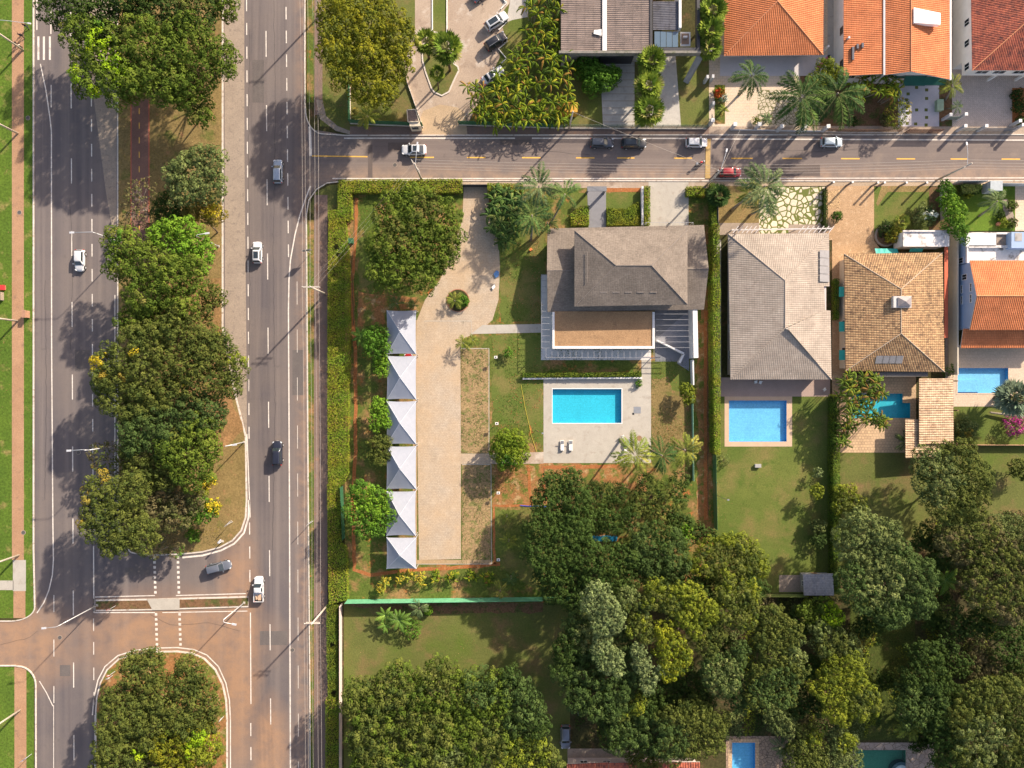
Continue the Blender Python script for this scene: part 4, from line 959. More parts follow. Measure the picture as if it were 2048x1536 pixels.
# --- shed
sh = empty('shed', W(1637,1170), 'small shed with grey speckled tile roof at the end of the long lawn', 'shed')
roof('roof', sh, [[P(1608,1191,2.3),P(1668,1191,2.3),P(1666,1147,2.9),P(1606,1149,2.9)]], SLATE, WHITEG, period=.25, amp=.03, sub=4)
a, b = P(1610,1152,2.2), P(1664,1187,2.2); bS = (a.x,b.x,b.y,a.y); walls(sh, bS, 0, 2.25, GREYP); door(sh, bS, 'N', .5); window(sh, bS, 'W', .5, 1.4, .8, .7)
rects('shed_terrace', [(1558,1150,1608,1184)], .0305, CONCW)
# --- guard booth
gb = empty('guard_booth', W(832,245), 'small flat-roofed guard booth at the parking entrance', 'booth')
pp = [P(814,220,2.7),P(831,219,2.7),P(838,243,2.7),P(816,244,2.7)]
MB().prism([(q.x,q.y) for q in pp], 2.55, 2.7).build('roof', gmat('booth_roof', (.26,.19,.16), (.21,.16,.135), fs=6), gb)
m = MB(); ww = [(q.x*.985,q.y*.985) for q in pp]; m.prism(ww, 0, 2.55); m.build('wall', CREAMW, gb)
m = MB()
for i in range(4):
    q0, q1 = pp[i], pp[(i+1)%4]; m.beam((q0.x,q0.y,2.74), (q1.x,q1.y,2.74), .14, .12)
m.build('rim', CREAMW, gb)
q = (W(820,252)+W(836,252))/2; MB().box(ww[3][0]+.3, ww[2][0]-.5, ww[3][1]-.03, ww[3][1]+.2, 1.1, 2.0).build('window', GLASS, gb)
# ---------------------------------------------------------------- plants
def unit(v): return v/np.maximum(np.linalg.norm(v, axis=1, keepdims=True), 1e-9)
def rand_dirs(n, zmin=-1.0):
    z = rng.uniform(zmin, 1, n); t = rng.uniform(0, 2*np.pi, n); r = np.sqrt(np.maximum(0, 1-z*z))
    return np.stack([r*np.cos(t), r*np.sin(t), z], 1)
def leaf_mesh(name, Pn, Nn, size, tint, parent, aspect=.62, T=None, mat=None):
    """diamond leaves at Pn facing Nn, all in ONE mesh; tint (n,3)"""
    n = len(Pn); Nn = unit(Nn)
    if T is None: T = rng.normal(size=(n, 3))
    T = unit(T-Nn*np.sum(T*Nn, 1, keepdims=True)); B = np.cross(Nn, T)
    aspect = np.broadcast_to(np.asarray(aspect, float), (n,))[:, None]
    size = np.broadcast_to(np.asarray(size, float), (n,))[:, None]
    co = np.empty((n, 4, 3)); co[:,0] = Pn-T*size*.5; co[:,1] = Pn+B*size*aspect*.5; co[:,2] = Pn+T*size*.5; co[:,3] = Pn-B*size*aspect*.5
    off = Vector((0,0,0)); o = parent
    while o is not None: off += o.location; o = o.parent
    co -= np.array(off)
    me = bpy.data.meshes.new(name)
    me.vertices.add(n*4); me.vertices.foreach_set('co', co.ravel())
    me.loops.add(n*4); me.loops.foreach_set('vertex_index', np.arange(n*4, dtype=np.int32))
    me.polygons.add(n); me.polygons.foreach_set('loop_start', np.arange(0, n*4, 4, dtype=np.int32))
    try: me.polygons.foreach_set('loop_total', np.full(n, 4, dtype=np.int32))
    except Exception: pass
    at = me.color_attributes.new('tint', 'FLOAT_COLOR', 'POINT')
    c4 = np.ones((n, 4, 4)); c4[:,:,:3] = np.clip(tint, .003, 1)[:, None, :]
    at.data.foreach_set('color', c4.ravel().astype(np.float32))
    me.materials.append(mat or LEAF); me.update(calc_edges=True)
    ob = bpy.data.objects.new(name, me); COL.objects.link(ob)
    if parent is not None: ob.parent = parent
    return ob
# leaf palettes: (colour, weight)
PAL = {
 'mango': [((.078,.120,.015),5),((.055,.092,.012),3),((.118,.160,.021),4),((.15,.14,.035),.3)],
 'dark':  [((.040,.070,.014),4),((.030,.054,.012),4),((.056,.088,.017),2)],
 'olive': [((.096,.116,.023),5),((.074,.094,.019),4),((.125,.142,.030),2),((.054,.078,.018),3)],
 'golden':[((.165,.172,.012),5),((.115,.130,.012),4),((.215,.205,.014),3),((.060,.086,.012),2)],
 'lime':  [((.21,.33,.012),5),((.16,.27,.012),4),((.27,.36,.014),2)],
 'bright':[((.130,.245,.020),5),((.095,.195,.016),4),((.175,.29,.025),2)],
 'fresh': [((.078,.170,.018),5),((.055,.130,.014),4),((.11,.21,.024),2)],
 'grey':  [((.135,.168,.052),5),((.096,.128,.038),4),((.175,.205,.066),3),((.06,.088,.026),3)],
 'silver':[((.175,.22,.082),5),((.115,.155,.058),4),((.20,.24,.095),2),((.08,.12,.04),2)],
 'blue':  [((.062,.100,.026),5),((.046,.078,.020),4),((.082,.122,.032),2)],
 'ygreen':[((.155,.188,.018),5),((.115,.148,.015),4),((.205,.23,.022),3),((.06,.088,.014),2)],
 'yellow':[((.42,.33,.02),5),((.28,.25,.02),4),((.50,.40,.03),2)],
 'ochre': [((.26,.195,.03),5),((.19,.155,.03),4),((.12,.125,.03),3)],
 'brown': [((.135,.115,.052),5),((.10,.09,.040),4),((.085,.105,.028),4)],
 'wood':  [((.044,.080,.016),5),((.034,.063,.013),4),((.062,.096,.020),3)],
}
def tints(kind, n, var=.18):
    p = PAL[kind]; w = np.array([q[1] for q in p], float); w /= w.sum()
    c = np.array([q[0] for q in p])[rng.choice(len(p), n, p=w)]
    return c*rng.uniform(1-var, 1+var, (n, 1))
SEP = .86
def crown(parent, lobes, kind, rc=.75, leaf=.36, dens=1.0, accents=(), name='crown', sparse=1.0):
    """lobes: (x,y,z,r,rz). Each lobe carries a few billows, billows carry clumps, clumps carry leaves.
    accents: (x,y,r,kind) give the clumps near a point another leaf kind"""
    big = [tuple(l) for l in lobes]; lob = []
    for x, y, z, r, rz in big:
        lob.append((x, y, z, r*.80, rz*.80))
        K = max(5, int(5+r*2.0)); gold = rng.uniform(0, 6.28)
        for k in range(K):
            zz = .96-1.15*(k+.5)/K; a = gold+k*2.39996; rr = math.sqrt(max(0, 1-zz*zz)); f = rng.uniform(.68, .86)
            br = r*rng.uniform(.24, .40)
            lob.append((x+r*f*rr*math.cos(a), y+r*f*rr*math.sin(a), z+rz*f*zz, br, br*.85))
    lob = np.array(lob, float); C, Rr, Rz = lob[:, :3], lob[:, 3], lob[:, 4]
    cl = []
    for i in range(len(lob)):
        r = Rr[i]; m = int(dens*sparse*(2*math.pi*r*max(r*.7, Rz[i]))/(rc*rc*.62))+3
        d = rand_dirs(m, -.35)
        rad = rng.uniform(.90, 1.05, m)
        p = C[i]+d*np.stack([r*rad, r*rad, Rz[i]*rad], 1)
        q = (p[:, None, :]-C[None])/np.stack([Rr, Rr, Rz], 1)[None]; dist = np.linalg.norm(q, axis=2); dist[:, i] = 9
        cl.append(np.concatenate([p, d], 1)[(dist > .86).all(axis=1)])
    cl = np.concatenate(cl)
    # clumps keep their distance, so that shade gathers between them
    keep = np.empty((len(cl), 3)); kn = 0; sel = []
    for j in rng.permutation(len(cl)):
        if kn and (((keep[:kn]-cl[j, :3])**2).sum(1) < (rc*SEP)**2).any(): continue
        keep[kn] = cl[j, :3]; kn += 1; sel.append(j)
    cl = cl[sel]; n = len(cl)
    bt = tints(kind, 400, .10)                                   # billow-scale leaf colour
    key = (np.floor(cl[:,0]/1.9)*7+np.floor(cl[:,1]/1.9)*13).astype(int) % 400
    ct = tints(kind, n, .16)*.6+bt[key]*.4
    for (ax, ay, ar, ak) in accents:
        dd = np.hypot(cl[:,0]-ax, cl[:,1]-ay); hit = (dd < ar) & (rng.uniform(size=n) < np.clip(1.45-dd/ar, 0, .95)); ct[hit] = tints(ak, hit.sum())
    rcs = rc*.80*rng.uniform(.72, 1.28, n)
    nl = np.maximum(8, 2.3*(4.2*rcs**2)/(.31*leaf**2)*.42*min(1, sparse*1.1)).astype(int)
    idx = np.repeat(np.arange(n), nl); N = len(idx)
    d = unit(rand_dirs(N, -.45)+cl[idx,3:6]*.35)
    Pn = cl[idx,:3]+d*rcs[idx][:,None]*np.array([1,1,.9])*rng.uniform(.80, 1.06, (N,1))
    Nn = d+np.array([0,0,.12])+rng.normal(size=(N,3))*.24
    tn = ct[idx]*rng.uniform(.80, 1.20, (N,1))
    sz = leaf*rng.uniform(.7, 1.25, N)
    vi = []                                                       # leaves inside the crown
    for x, y, z, r, rz in big:
        k = int(34*r*r*sparse**3); dd = rand_dirs(k, -.5)*rng.uniform(.35, .86, (k,1))
        vi.append(np.array([x,y,z])+dd*np.array([r,r,rz]))
    vi = np.concatenate(vi); k = len(vi)
    Pn = np.concatenate([Pn, vi]); Nn = np.concatenate([Nn, rng.normal(size=(k,3))*.6+np.array([0,0,1])])
    tn = np.concatenate([tn, tints(kind, k)]); sz = np.concatenate([sz, np.full(k, .50 if sparse > .6 else .3)])
    return leaf_mesh(name, Pn, Nn, sz, tn, parent)
def trunk(parent, base, lobes, r0=.28, mat=None, twig=0, name='trunk'):
    mb = MB(); cx = sum(l[0] for l in lobes)/len(lobes); cy = sum(l[1] for l in lobes)/len(lobes); cz = sum(l[2]-l[4]*.4 for l in lobes)/len(lobes)
    fork = Vector((base.x*.7+cx*.3, base.y*.7+cy*.3, max(.8, cz*.5)))
    mb.tube([base, base.lerp(fork,.5)+Vector((.1,.05,0)), fork], [r0*1.25, r0, r0*.85], 8)
    for l in lobes:
        e = Vector((l[0], l[1], l[2])); mid = fork.lerp(e,.5)+Vector((random.uniform(-.4,.4),random.uniform(-.4,.4),.2))
        mb.tube([fork, mid, e], [r0*.6, r0*.4, r0*.18], 6)
        for _ in range(3+twig):
            a = random.uniform(0,6.28); k = random.uniform(.4,.7) if twig < 4 else random.uniform(.5,.95); t = Vector((l[0]+math.cos(a)*l[3]*k, l[1]+math.sin(a)*l[3]*k, l[2]+l[4]*random.uniform(-.2,.5)))
            m2 = e.lerp(t,.5)+Vector((random.uniform(-.3,.3),random.uniform(-.3,.3),.3))
            mb.tube([mid.lerp(e,.6), m2, t], [r0*.28, r0*.17, r0*.06], 5)
    return mb.build(name, mat or BARK, parent)
def tree(label, kind, lobes_px, h, cat='tree', name='tree', group=None, rc=.75, leaf=.36, flat=.62, accents=(), r0=None, bark=None, sparse=1.0, twig=0, base=None, dens=1.0):
    """lobes_px: (px, py, r_px[, dz]) circles as they appear in the photograph at the crown's height"""
    lobes = []
    for l in lobes_px:
        r = M(l[2], h*.7); rz = r*flat; zc = max(h-rz+(l[3] if len(l) > 3 else 0), rz*.55)
        p = W(l[0], l[1], zc); lobes.append((p.x, p.y, zc, r*.99, rz))
    if base: b = W(*base)
    else: b = Vector((sum(l[0] for l in lobes)/len(lobes), sum(l[1] for l in lobes)/len(lobes), 0)); b = b.lerp(W(sum(l[0] for l in lobes_px)/len(lobes_px), sum(l[1] for l in lobes_px)/len(lobes_px)), .55)
    root = empty(name, b, label, cat, group)
    ac = [(W(a[0],a[1],h*.8).x, W(a[0],a[1],h*.8).y, M(a[2],h*.8), a[3]) for a in accents]
    rm = max(l[3] for l in lobes)
    trunk(root, b, lobes, r0 or max(.08, min(.38, rm*.055)), bark, twig)
    crown(root, lobes, kind, rc, leaf, dens, ac, sparse=sparse)
    return root
def shrub(label, kind, px, py, r, h=1.6, cat='shrub', name='shrub', group=None, rc=.35, leaf=.24, flat=.8, sparse=1.0, accents=()):
    return tree(label, kind, [(px,py,r)], h, cat, name, group, rc, leaf, flat, accents, r0=.06, sparse=sparse)
def hedge(label, poly_px, h, kind='hedge', z0=0, leaf=.18, dens=62, group=None, taper=.0, name='hedge', cat='hedge', gaps=()):
    """a clipped hedge over a ground polygon (pixels)"""
    pts = [W(*p).xy for p in poly_px]; n = len(pts)
    a = sum(pts[i][0]*pts[(i+1)%n][1]-pts[(i+1)%n][0]*pts[i][1] for i in range(n))
    if a < 0: pts.reverse()
    c = sum(pts, Vector((0,0)))/n; root = empty(name, (c.x,c.y,0), label, cat, group)
    xs = np.array([p.x for p in pts]); ys = np.array([p.y for p in pts])
    def inside(x, y):
        r = np.zeros(len(x), bool)
        for i in range(n):
            j = (i-1)%n
            cnd = ((ys[i] > y) != (ys[j] > y)) & (x < (xs[j]-xs[i])*(y-ys[i])/(ys[j]-ys[i]+1e-12)+xs[i]); r ^= cnd
        return r
    k = int((xs.max()-xs.min())*(ys.max()-ys.min())*dens*1.5); x = rng.uniform(xs.min(), xs.max(), k); y = rng.uniform(ys.min(), ys.max(), k)
    m = inside(x, y); x, y = x[m], y[m]
    for gx, gy, gr in gaps:
        g = W(gx, gy); m = np.hypot(x-g.x, y-g.y) > M(gr)*rng.uniform(.6,1.1,len(x)); x, y = x[m], y[m]
    hv = h+.07*np.sin(x*2.3+y*1.1)+.06*np.sin(x*1.1-y*3.1)+.05*rng.normal(size=len(x))
    Pn = [np.stack([x, y, hv], 1)]; Nn = [np.stack([rng.normal(size=len(x))*.38, rng.normal(size=len(x))*.38, np.ones(len(x))], 1)]
    # dark inner leaves
    q = rng.uniform(size=len(x)) < .5; Pn.append(np.stack([x[q], y[q], h*rng.uniform(.3,.85,q.sum())], 1)); Nn.append(rng.normal(size=(q.sum(),3))+np.array([0,0,.6]))
    for i in range(n):
        p, r = pts[i], pts[(i+1)%n]; L_ = (r-p).length; kk = int(L_*h*dens*.9)
        t = rng.uniform(size=kk); d = (r-p).normalized(); o = np.array([d.y, -d.x])
        zz = rng.uniform(0.05, h+.1, kk); jit = rng.normal(size=kk)*.04+.03*np.sin(t*L_*2.2)-taper*zz
        X = p.x+(r.x-p.x)*t+o[0]*jit; Y = p.y+(r.y-p.y)*t+o[1]*jit
        Pn.append(np.stack([X, Y, zz], 1)); Nn.append(np.stack([o[0]+rng.normal(size=kk)*.5, o[1]+rng.normal(size=kk)*.5, rng.normal(size=kk)*.5+.3], 1))
    Pn = np.concatenate(Pn); Nn = np.concatenate(Nn)
    patch = (np.sin(Pn[:,0]*1.7)+np.sin(Pn[:,1]*.9+1)+np.sin(Pn[:,0]*.6-Pn[:,1]*1.9))*.35
    t = tints(kind, len(Pn), .3); t[:,0] *= 1+.22*np.clip(patch, -1, 1.5)
    leaf_mesh('foliage', Pn, Nn, leaf*rng.uniform(.7,1.35,len(Pn)), t, root)
    core = MB(); sh = [c+(p-c)*.985 for p in pts]
    pin = []
    for i in range(n):
        d0 = (pts[i]-pts[i-1]).normalized(); d1 = (pts[(i+1)%n]-pts[i]).normalized(); pin.append(pts[i]+Vector((-d0.y-d1.y, d0.x+d1.x))*.22)
    if not gaps:
        core.prism([tuple(p) for p in pin], .0, h*.78); core.build('dark_core', COREM, root)  # plain dark green block fills the hedge behind the leaves
    return root
COREM = gmat('hedge_inside', (.03,.045,.012), (.045,.05,.02), fs=5, fine=.6)
PAL['hedge'] = [((.190,.250,.022),5),((.24,.29,.028),4),((.115,.16,.014),3),((.25,.165,.06),1.6)]
PAL['hedged'] = [((.085,.135,.018),5),((.115,.165,.02),4),((.16,.20,.02),2)]
PAL['palm'] = [((.085,.15,.04),4),((.06,.115,.035),4),((.13,.19,.05),2)]
PAL['palmy'] = [((.20,.23,.035),4),((.14,.185,.03),4),((.26,.25,.05),2)]
PAL['palmd'] = [((.050,.098,.025),4),((.038,.075,.020),4),((.085,.14,.03),2)]
PAL['palmg'] = [((.115,.165,.065),4),((.085,.13,.05),4),((.16,.205,.085),2)]
PAL['drac'] = [((.10,.15,.02),5),((.07,.11,.015),5),((.19,.19,.02),1.5),((.17,.10,.03),1.2)]
PAL['areca'] = [((.165,.215,.014),5),((.10,.15,.012),5),((.26,.25,.02),2),((.26,.15,.035),1.6),((.05,.085,.012),4)]
PAL['banana'] = [((.12,.21,.03),4),((.09,.17,.025),4),((.17,.26,.04),2)]
PAL['fan'] = [((.16,.23,.03),4),((.22,.28,.035),4),((.10,.16,.02),3),((.30,.28,.09),1)]

def fronds(origin, n, length, kind, arch=.9, width=.55, leaflets=22, lw=.07, up=.6, jitter=.25, az0=0.0, lift=0.0, droop=.35):
    """feather fronds: returns arrays for leaf_mesh (P, N, size, T, tint)"""
    P_, N_, S_, T_, C_, = [], [], [], [], []
    rach = []
    for i in range(n):
        az = az0+2*math.pi*i/n+rng.normal()*jitter; L_ = length*rng.uniform(.78, 1.12)
        el = up*rng.uniform(.35, 1.5)
        dh = np.array([math.cos(az), math.sin(az), 0]); side = np.array([-math.sin(az), math.cos(az), 0])
        t = np.linspace(.10, 1, leaflets)
        ang = el-arch*1.5*t
        # integrate the arching rib
        dt = L_/leaflets; pos = np.cumsum(np.stack([np.cos(ang)[:,None]*dh*dt+np.array([0,0,1])*np.sin(ang)[:,None]*dt], 0)[0], 0)+np.array(origin)+dh*L_*.08
        tang = np.cos(ang)[:,None]*dh+np.sin(ang)[:,None]*np.array([0,0,1])
        ll = width*np.sin(np.clip(t,0,1)*math.pi*.86+.22)**.7*L_*.5
        base = tints(kind, 1, .2)[0]
        for sgn in (-1, 1):
            dirn = unit(tang*.62+side*sgn*.85+np.array([0,0,-droop])+rng.normal(size=(leaflets,3))*.10)
            P_.append(pos+dirn*ll[:,None]*.5); T_.append(dirn); S_.append(ll)
            N_.append(np.cross(dirn, tang*sgn)+rng.normal(size=(leaflets,3))*.15)
            C_.append(base*rng.uniform(.75,1.25,(leaflets,1)))
        rach.append(pos)
    return np.concatenate(P_), np.concatenate(N_), np.concatenate(S_), np.concatenate(T_), np.concatenate(C_), rach
def build_fronds(parent, data, aspect=.16, name='crown', rib=.02):
    Pn, Nn, Sz, Tn, Cn, rach = data
    Nn = np.where((Nn[:,2:3] < 0), -Nn, Nn)
    RB = []; 
    for r in rach:
        seg = r[1:]-r[:-1]; ln = np.linalg.norm(seg, axis=1); mid = (r[1:]+r[:-1])/2
        RB.append((mid, seg, ln))
    mid = np.concatenate([q[0] for q in RB]); seg = np.concatenate([q[1] for q in RB]); ln = np.concatenate([q[2] for q in RB])
    n1, n2 = len(Pn), len(mid)
    P2 = np.concatenate([Pn, mid+np.array([0,0,.01])]); N2 = np.concatenate([Nn, np.tile([0,0,1.], (n2,1))+rng.normal(size=(n2,3))*.05])
    T2 = np.concatenate([Tn, seg]); S2 = np.concatenate([Sz, ln*1.5]); C2 = np.concatenate([Cn, np.tile([.22,.24,.09], (n2,1))])
    return leaf_mesh(name, P2, N2, S2, C2, parent, aspect, T2)
def palm(label, px, py, r, h, kind='palm', n=15, cat='palm tree', name='palm_tree', group=None, lw=.16, up=.6, arch=.9, width=.5, base=None, trunk_r=.17, az0=None):
    """px,py = centre of the crown in the photograph (at height h)"""
    c = W(px, py, h); b = W(*base) if base else Vector((c.x, c.y, 0))
    root = empty(name, b, label, cat, group)
    mb = MB(); mid = b.lerp(c, .5)+Vector((.12,-.08,0)); mb.tube([b, b.lerp(mid,.6), mid, c], [trunk_r*1.5, trunk_r*1.05, trunk_r*.9, trunk_r*.8], 9); mb.build('trunk', BARKL, root, True)
    L_ = M(r, h)*1.22
    d = fronds(c, n, L_, kind, arch, width, 26, up=up, az0=random.random()*6 if az0 is None else az0)
    d2 = fronds(c+Vector((0,0,.15)), max(4, n//3), L_*.7, kind, arch*.7, width, 20, up=up+.55, az0=random.random()*6)
    data = tuple(np.concatenate([a, b2]) for a, b2 in zip(d[:5], d2[:5]))+(d[5]+d2[5],)
    build_fronds(root, data, lw)
    return root
def fan_palm(label, px, py, r, h, kind='fan', n=26, cat='palm tree', name='fan_palm', group=None, trunk_r=.2, base=None):
    c = W(px, py, h); b = W(*base) if base else Vector((c.x, c.y, 0)); root = empty(name, b, label, cat, group)
    mb = MB(); mb.tube([b, b.lerp(c,.5), c], [trunk_r*1.2, trunk_r, trunk_r*.8], 9); mb.build('trunk', BARK, root, True)
    Rm = M(r, h); P_, N_, S_, T_, C_ = [], [], [], [], []
    for i in range(n):
        az = i*2.399+rng.normal()*.1; k = i/n; el = 1.15-1.65*k+rng.normal()*.08
        dirn = np.array([math.cos(az)*math.cos(el), math.sin(az)*math.cos(el), math.sin(el)]); sd_ = np.array([-math.sin(az), math.cos(az), 0]); nn = np.cross(dirn, sd_)
        if nn[2] < 0: nn = -nn
        hub = np.array(c)+dirn*Rm*.42; col = tints(kind, 1, .2)[0]; m = 17
        fa = np.linspace(-1.35, 1.35, m); dd = unit(np.cos(fa)[:,None]*dirn+np.sin(fa)[:,None]*sd_+np.array([0,0,-.18])+rng.normal(size=(m,3))*.05)
        ll = Rm*.62*(1-.25*np.abs(fa)/1.35)
        P_.append(hub+dd*ll[:,None]*.5); T_.append(dd); S_.append(ll); N_.append(np.tile(nn,(m,1))+rng.normal(size=(m,3))*.16); C_.append(col*rng.uniform(.7,1.3,(m,1)))
        P_.append((np.array(c)+hub)[None]/2); T_.append(dirn[None]); S_.append(np.array([Rm*.42])); N_.append(nn[None]); C_.append(np.array([[.2,.2,.08]]))
    leaf_mesh('crown', np.concatenate(P_), np.concatenate(N_), np.concatenate(S_), np.concatenate(C_), root, .2, np.concatenate(T_))
    return root
def strap_plant(x, y, r, h, kind='areca', stems=5, blades=7, label=None, group=None, cat='plant', name='areca_clump', lw=.2, trunk_=True, blade=None, bw=.085):
    """arching broad blades in tufts on several stems; each blade an arched ribbon with drooping lobes"""
    c = W(x, y, h*.7); root = empty(name, (c.x,c.y,0), label, cat, group); Rm = M(r, h)
    P_, N_, S_, T_, C_, A_ = [], [], [], [], [], []; mb = MB(); ph = random.random()*6
    for s in range(stems):
        a = s*2.399+ph; k = math.sqrt((s+.3)/stems)*Rm*.72; top = Vector((c.x+math.cos(a)*k, c.y+math.sin(a)*k, h*random.uniform(.72,1.0)))
        mb.tube([(c.x+math.cos(a)*k*.4, c.y+math.sin(a)*k*.4, 0), top], [.07,.045], 5)
        for i in range(blades):
            az = i*2.399+random.random()*1.2; el = random.uniform(.35,1.2); L_ = (blade or Rm*.5)*random.uniform(.75,1.2); base = tints(kind,1,.2)[0]
            bend = random.uniform(-.5,.5); pos = np.array(top); seg = 7
            for q in range(seg):
                aq = az+bend*q/seg; dh = np.array([math.cos(aq), math.sin(aq), 0]); sd_ = np.array([-math.sin(aq), math.cos(aq), 0])
                ang = el-2.1*(q+.5)/seg; d = math.cos(ang)*dh+math.sin(ang)*np.array([0,0,1]); nx = pos+d*L_/seg
                nn = np.cross(d, sd_); nn = nn if nn[2] > 0 else -nn
                w = L_*bw*math.sin(math.pi*(q+.9)/(seg+1.1))+.03; ln = L_/seg*1.75
                for sg in (-1, 1):
                    P_.append((pos+nx)/2+sd_*sg*w*.42-np.array([0,0,.02])); T_.append(d*.9+sd_*sg*.35); S_.append(ln); A_.append(min(1.2, w/ln)); N_.append(nn+sd_*sg*.55+rng.normal(size=3)*.08); C_.append(base*rng.uniform(.8,1.25))
                pos = nx
    if trunk_: mb.build('stems', BARKL, root)
    leaf_mesh('foliage', np.array(P_), np.array(N_), np.array(S_), np.array(C_), root, np.array(A_), np.array(T_))
    return root
def big_leaf_plant(px, py, r, h, kind='banana', n=9, label=None, group=None, cat='plant', name='banana_plant', lw=.26, up=.5):
    c = W(px, py, h*.6); root = empty(name, (c.x,c.y,0), label, cat, group); Rm = M(r, h)
    MB().tube([(c.x,c.y,0),(c.x,c.y,h*.6)], [.14,.09], 8).build('stem', plain('stem_green', (.15,.19,.06), .7) if 'stem_green' not in bpy.data.materials else bpy.data.materials['stem_green'], root)
    P_, N_, S_, T_, C_ = [], [], [], [], []
    for i in range(n):
        az = i*2.399+random.random()*.4; el = up*random.uniform(.6,1.8); pos = np.array((c.x,c.y,h*.6)); dh = np.array([math.cos(az),math.sin(az),0]); sd_ = np.array([-math.sin(az),math.cos(az),0]); base = tints(kind,1,.2)[0]; L_ = Rm*1.15*random.uniform(.75,1.1)
        seg = 10
        for q in range(seg):
            ang = el-1.3*q/seg; d = math.cos(ang)*dh+math.sin(ang)*np.array([0,0,1]); nx = pos+d*L_/seg; nn = np.cross(d, sd_); nn = nn if nn[2] > 0 else -nn
            w = L_*.17*math.sin(math.pi*min(1,(q+.6)/(seg+.2)))**.6
            if q > 0:
                for sg in (-1,1):
                    dd = sd_*sg*.93+d*.3+np.array([0,0,-.1]); dd /= np.linalg.norm(dd)
                    P_.append((pos+nx)/2+dd*w*.5); T_.append(dd); S_.append(w*1.15); N_.append(nn+sd_*sg*.25+rng.normal(size=3)*.06); C_.append(base*rng.uniform(.85,1.15))
            P_.append((pos+nx)/2); T_.append(d); S_.append(L_/seg*1.5); N_.append(nn); C_.append(base*1.3+.03); pos = nx
    S_ = np.array(S_)
    leaf_mesh('foliage', np.array(P_), np.array(N_), S_, np.array(C_), root, lw*2.4, np.array(T_))
    return root

def undergrowth(rects_, dens, hmax, kinds, name='undergrowth', leaf=.3, z0=.05, label='low tangled undergrowth and leaf litter added to darken the gaps beneath the garden trees', cut=-1.0, fr=1.0):
    P_, N_, C_ = [], [], []
    for x0, y0, x1, y1 in rects_:
        a, b = W(x0,y1), W(x1,y0); k = int((b.x-a.x)*(b.y-a.y)*dens); x = rng.uniform(a.x,b.x,k); y = rng.uniform(a.y,b.y,k)
        f = np.sin(x*.9*fr+1)+np.sin(y*.8*fr)+np.sin(x*.35-y*.5)+np.sin(x*1.7*fr+y*1.3*fr)*.6+rng.normal(size=k)*.25; m = f > cut; x, y, f = x[m], y[m], f[m]
        z = z0+np.clip((f+1)/4, 0, 1)*hmax*rng.uniform(.5, 1, len(x)); P_.append(np.stack([x,y,z],1)); N_.append(rng.normal(size=(len(x),3))*.5+np.array([0,0,1]))
        kk = ((np.floor(x/2.2)*3+np.floor(y/2.5)*5).astype(int)) % len(kinds); c = np.zeros((len(x),3))
        for i, kd in enumerate(kinds): h_ = kk == i; c[h_] = tints(kd, int(h_.sum()), .25)
        C_.append(c)
    P_ = np.concatenate(P_); o = leaf_mesh(name, P_, np.concatenate(N_), leaf*rng.uniform(.7,1.4,len(P_)), np.concatenate(C_), None)
    return tag(o, label, name.replace('_', ' '), kind='stuff')
# ---------------------------------------------------------------- vehicles
def paint(name, c, metal=.0, rough=.28):
    n = NT(name).set(rough, metal, .5); n.col(c); n.b.inputs['Coat Weight'].default_value = .5; n.b.inputs['Coat Roughness'].default_value = .1
    return n.mat
TYRE = plain('tyre', (.02,.02,.021), .85); RIM = plain('rim', (.62,.62,.64), .35, .6, .05); CGLASS = glass('car_glass', (.025,.035,.042), .08)
HEADL = plain('headlight_lens', (.70,.72,.74), .15); TAILL = plain('tail_light_lens', (.45,.03,.02), .25); PLATE = plain('plate', (.55,.56,.57), .5)
def rrect(x0, x1, w, rf, rr, z, n=4):
    """closed ring, rounded rectangle, starting at rear right, counter clockwise"""
    pts = []
    for cx, cy, r, a0 in ((x1-rf, w-rf, rf, 0), (x0+rr, w-rr, rr, 90), (x0+rr, -w+rr, rr, 180), (x1-rf, -w+rf, rf, 270)):
        for k in range(n+1):
            a = R(a0+90*k/n); pts.append((cx+r*math.cos(a), cy+r*math.sin(a), z))
    return pts
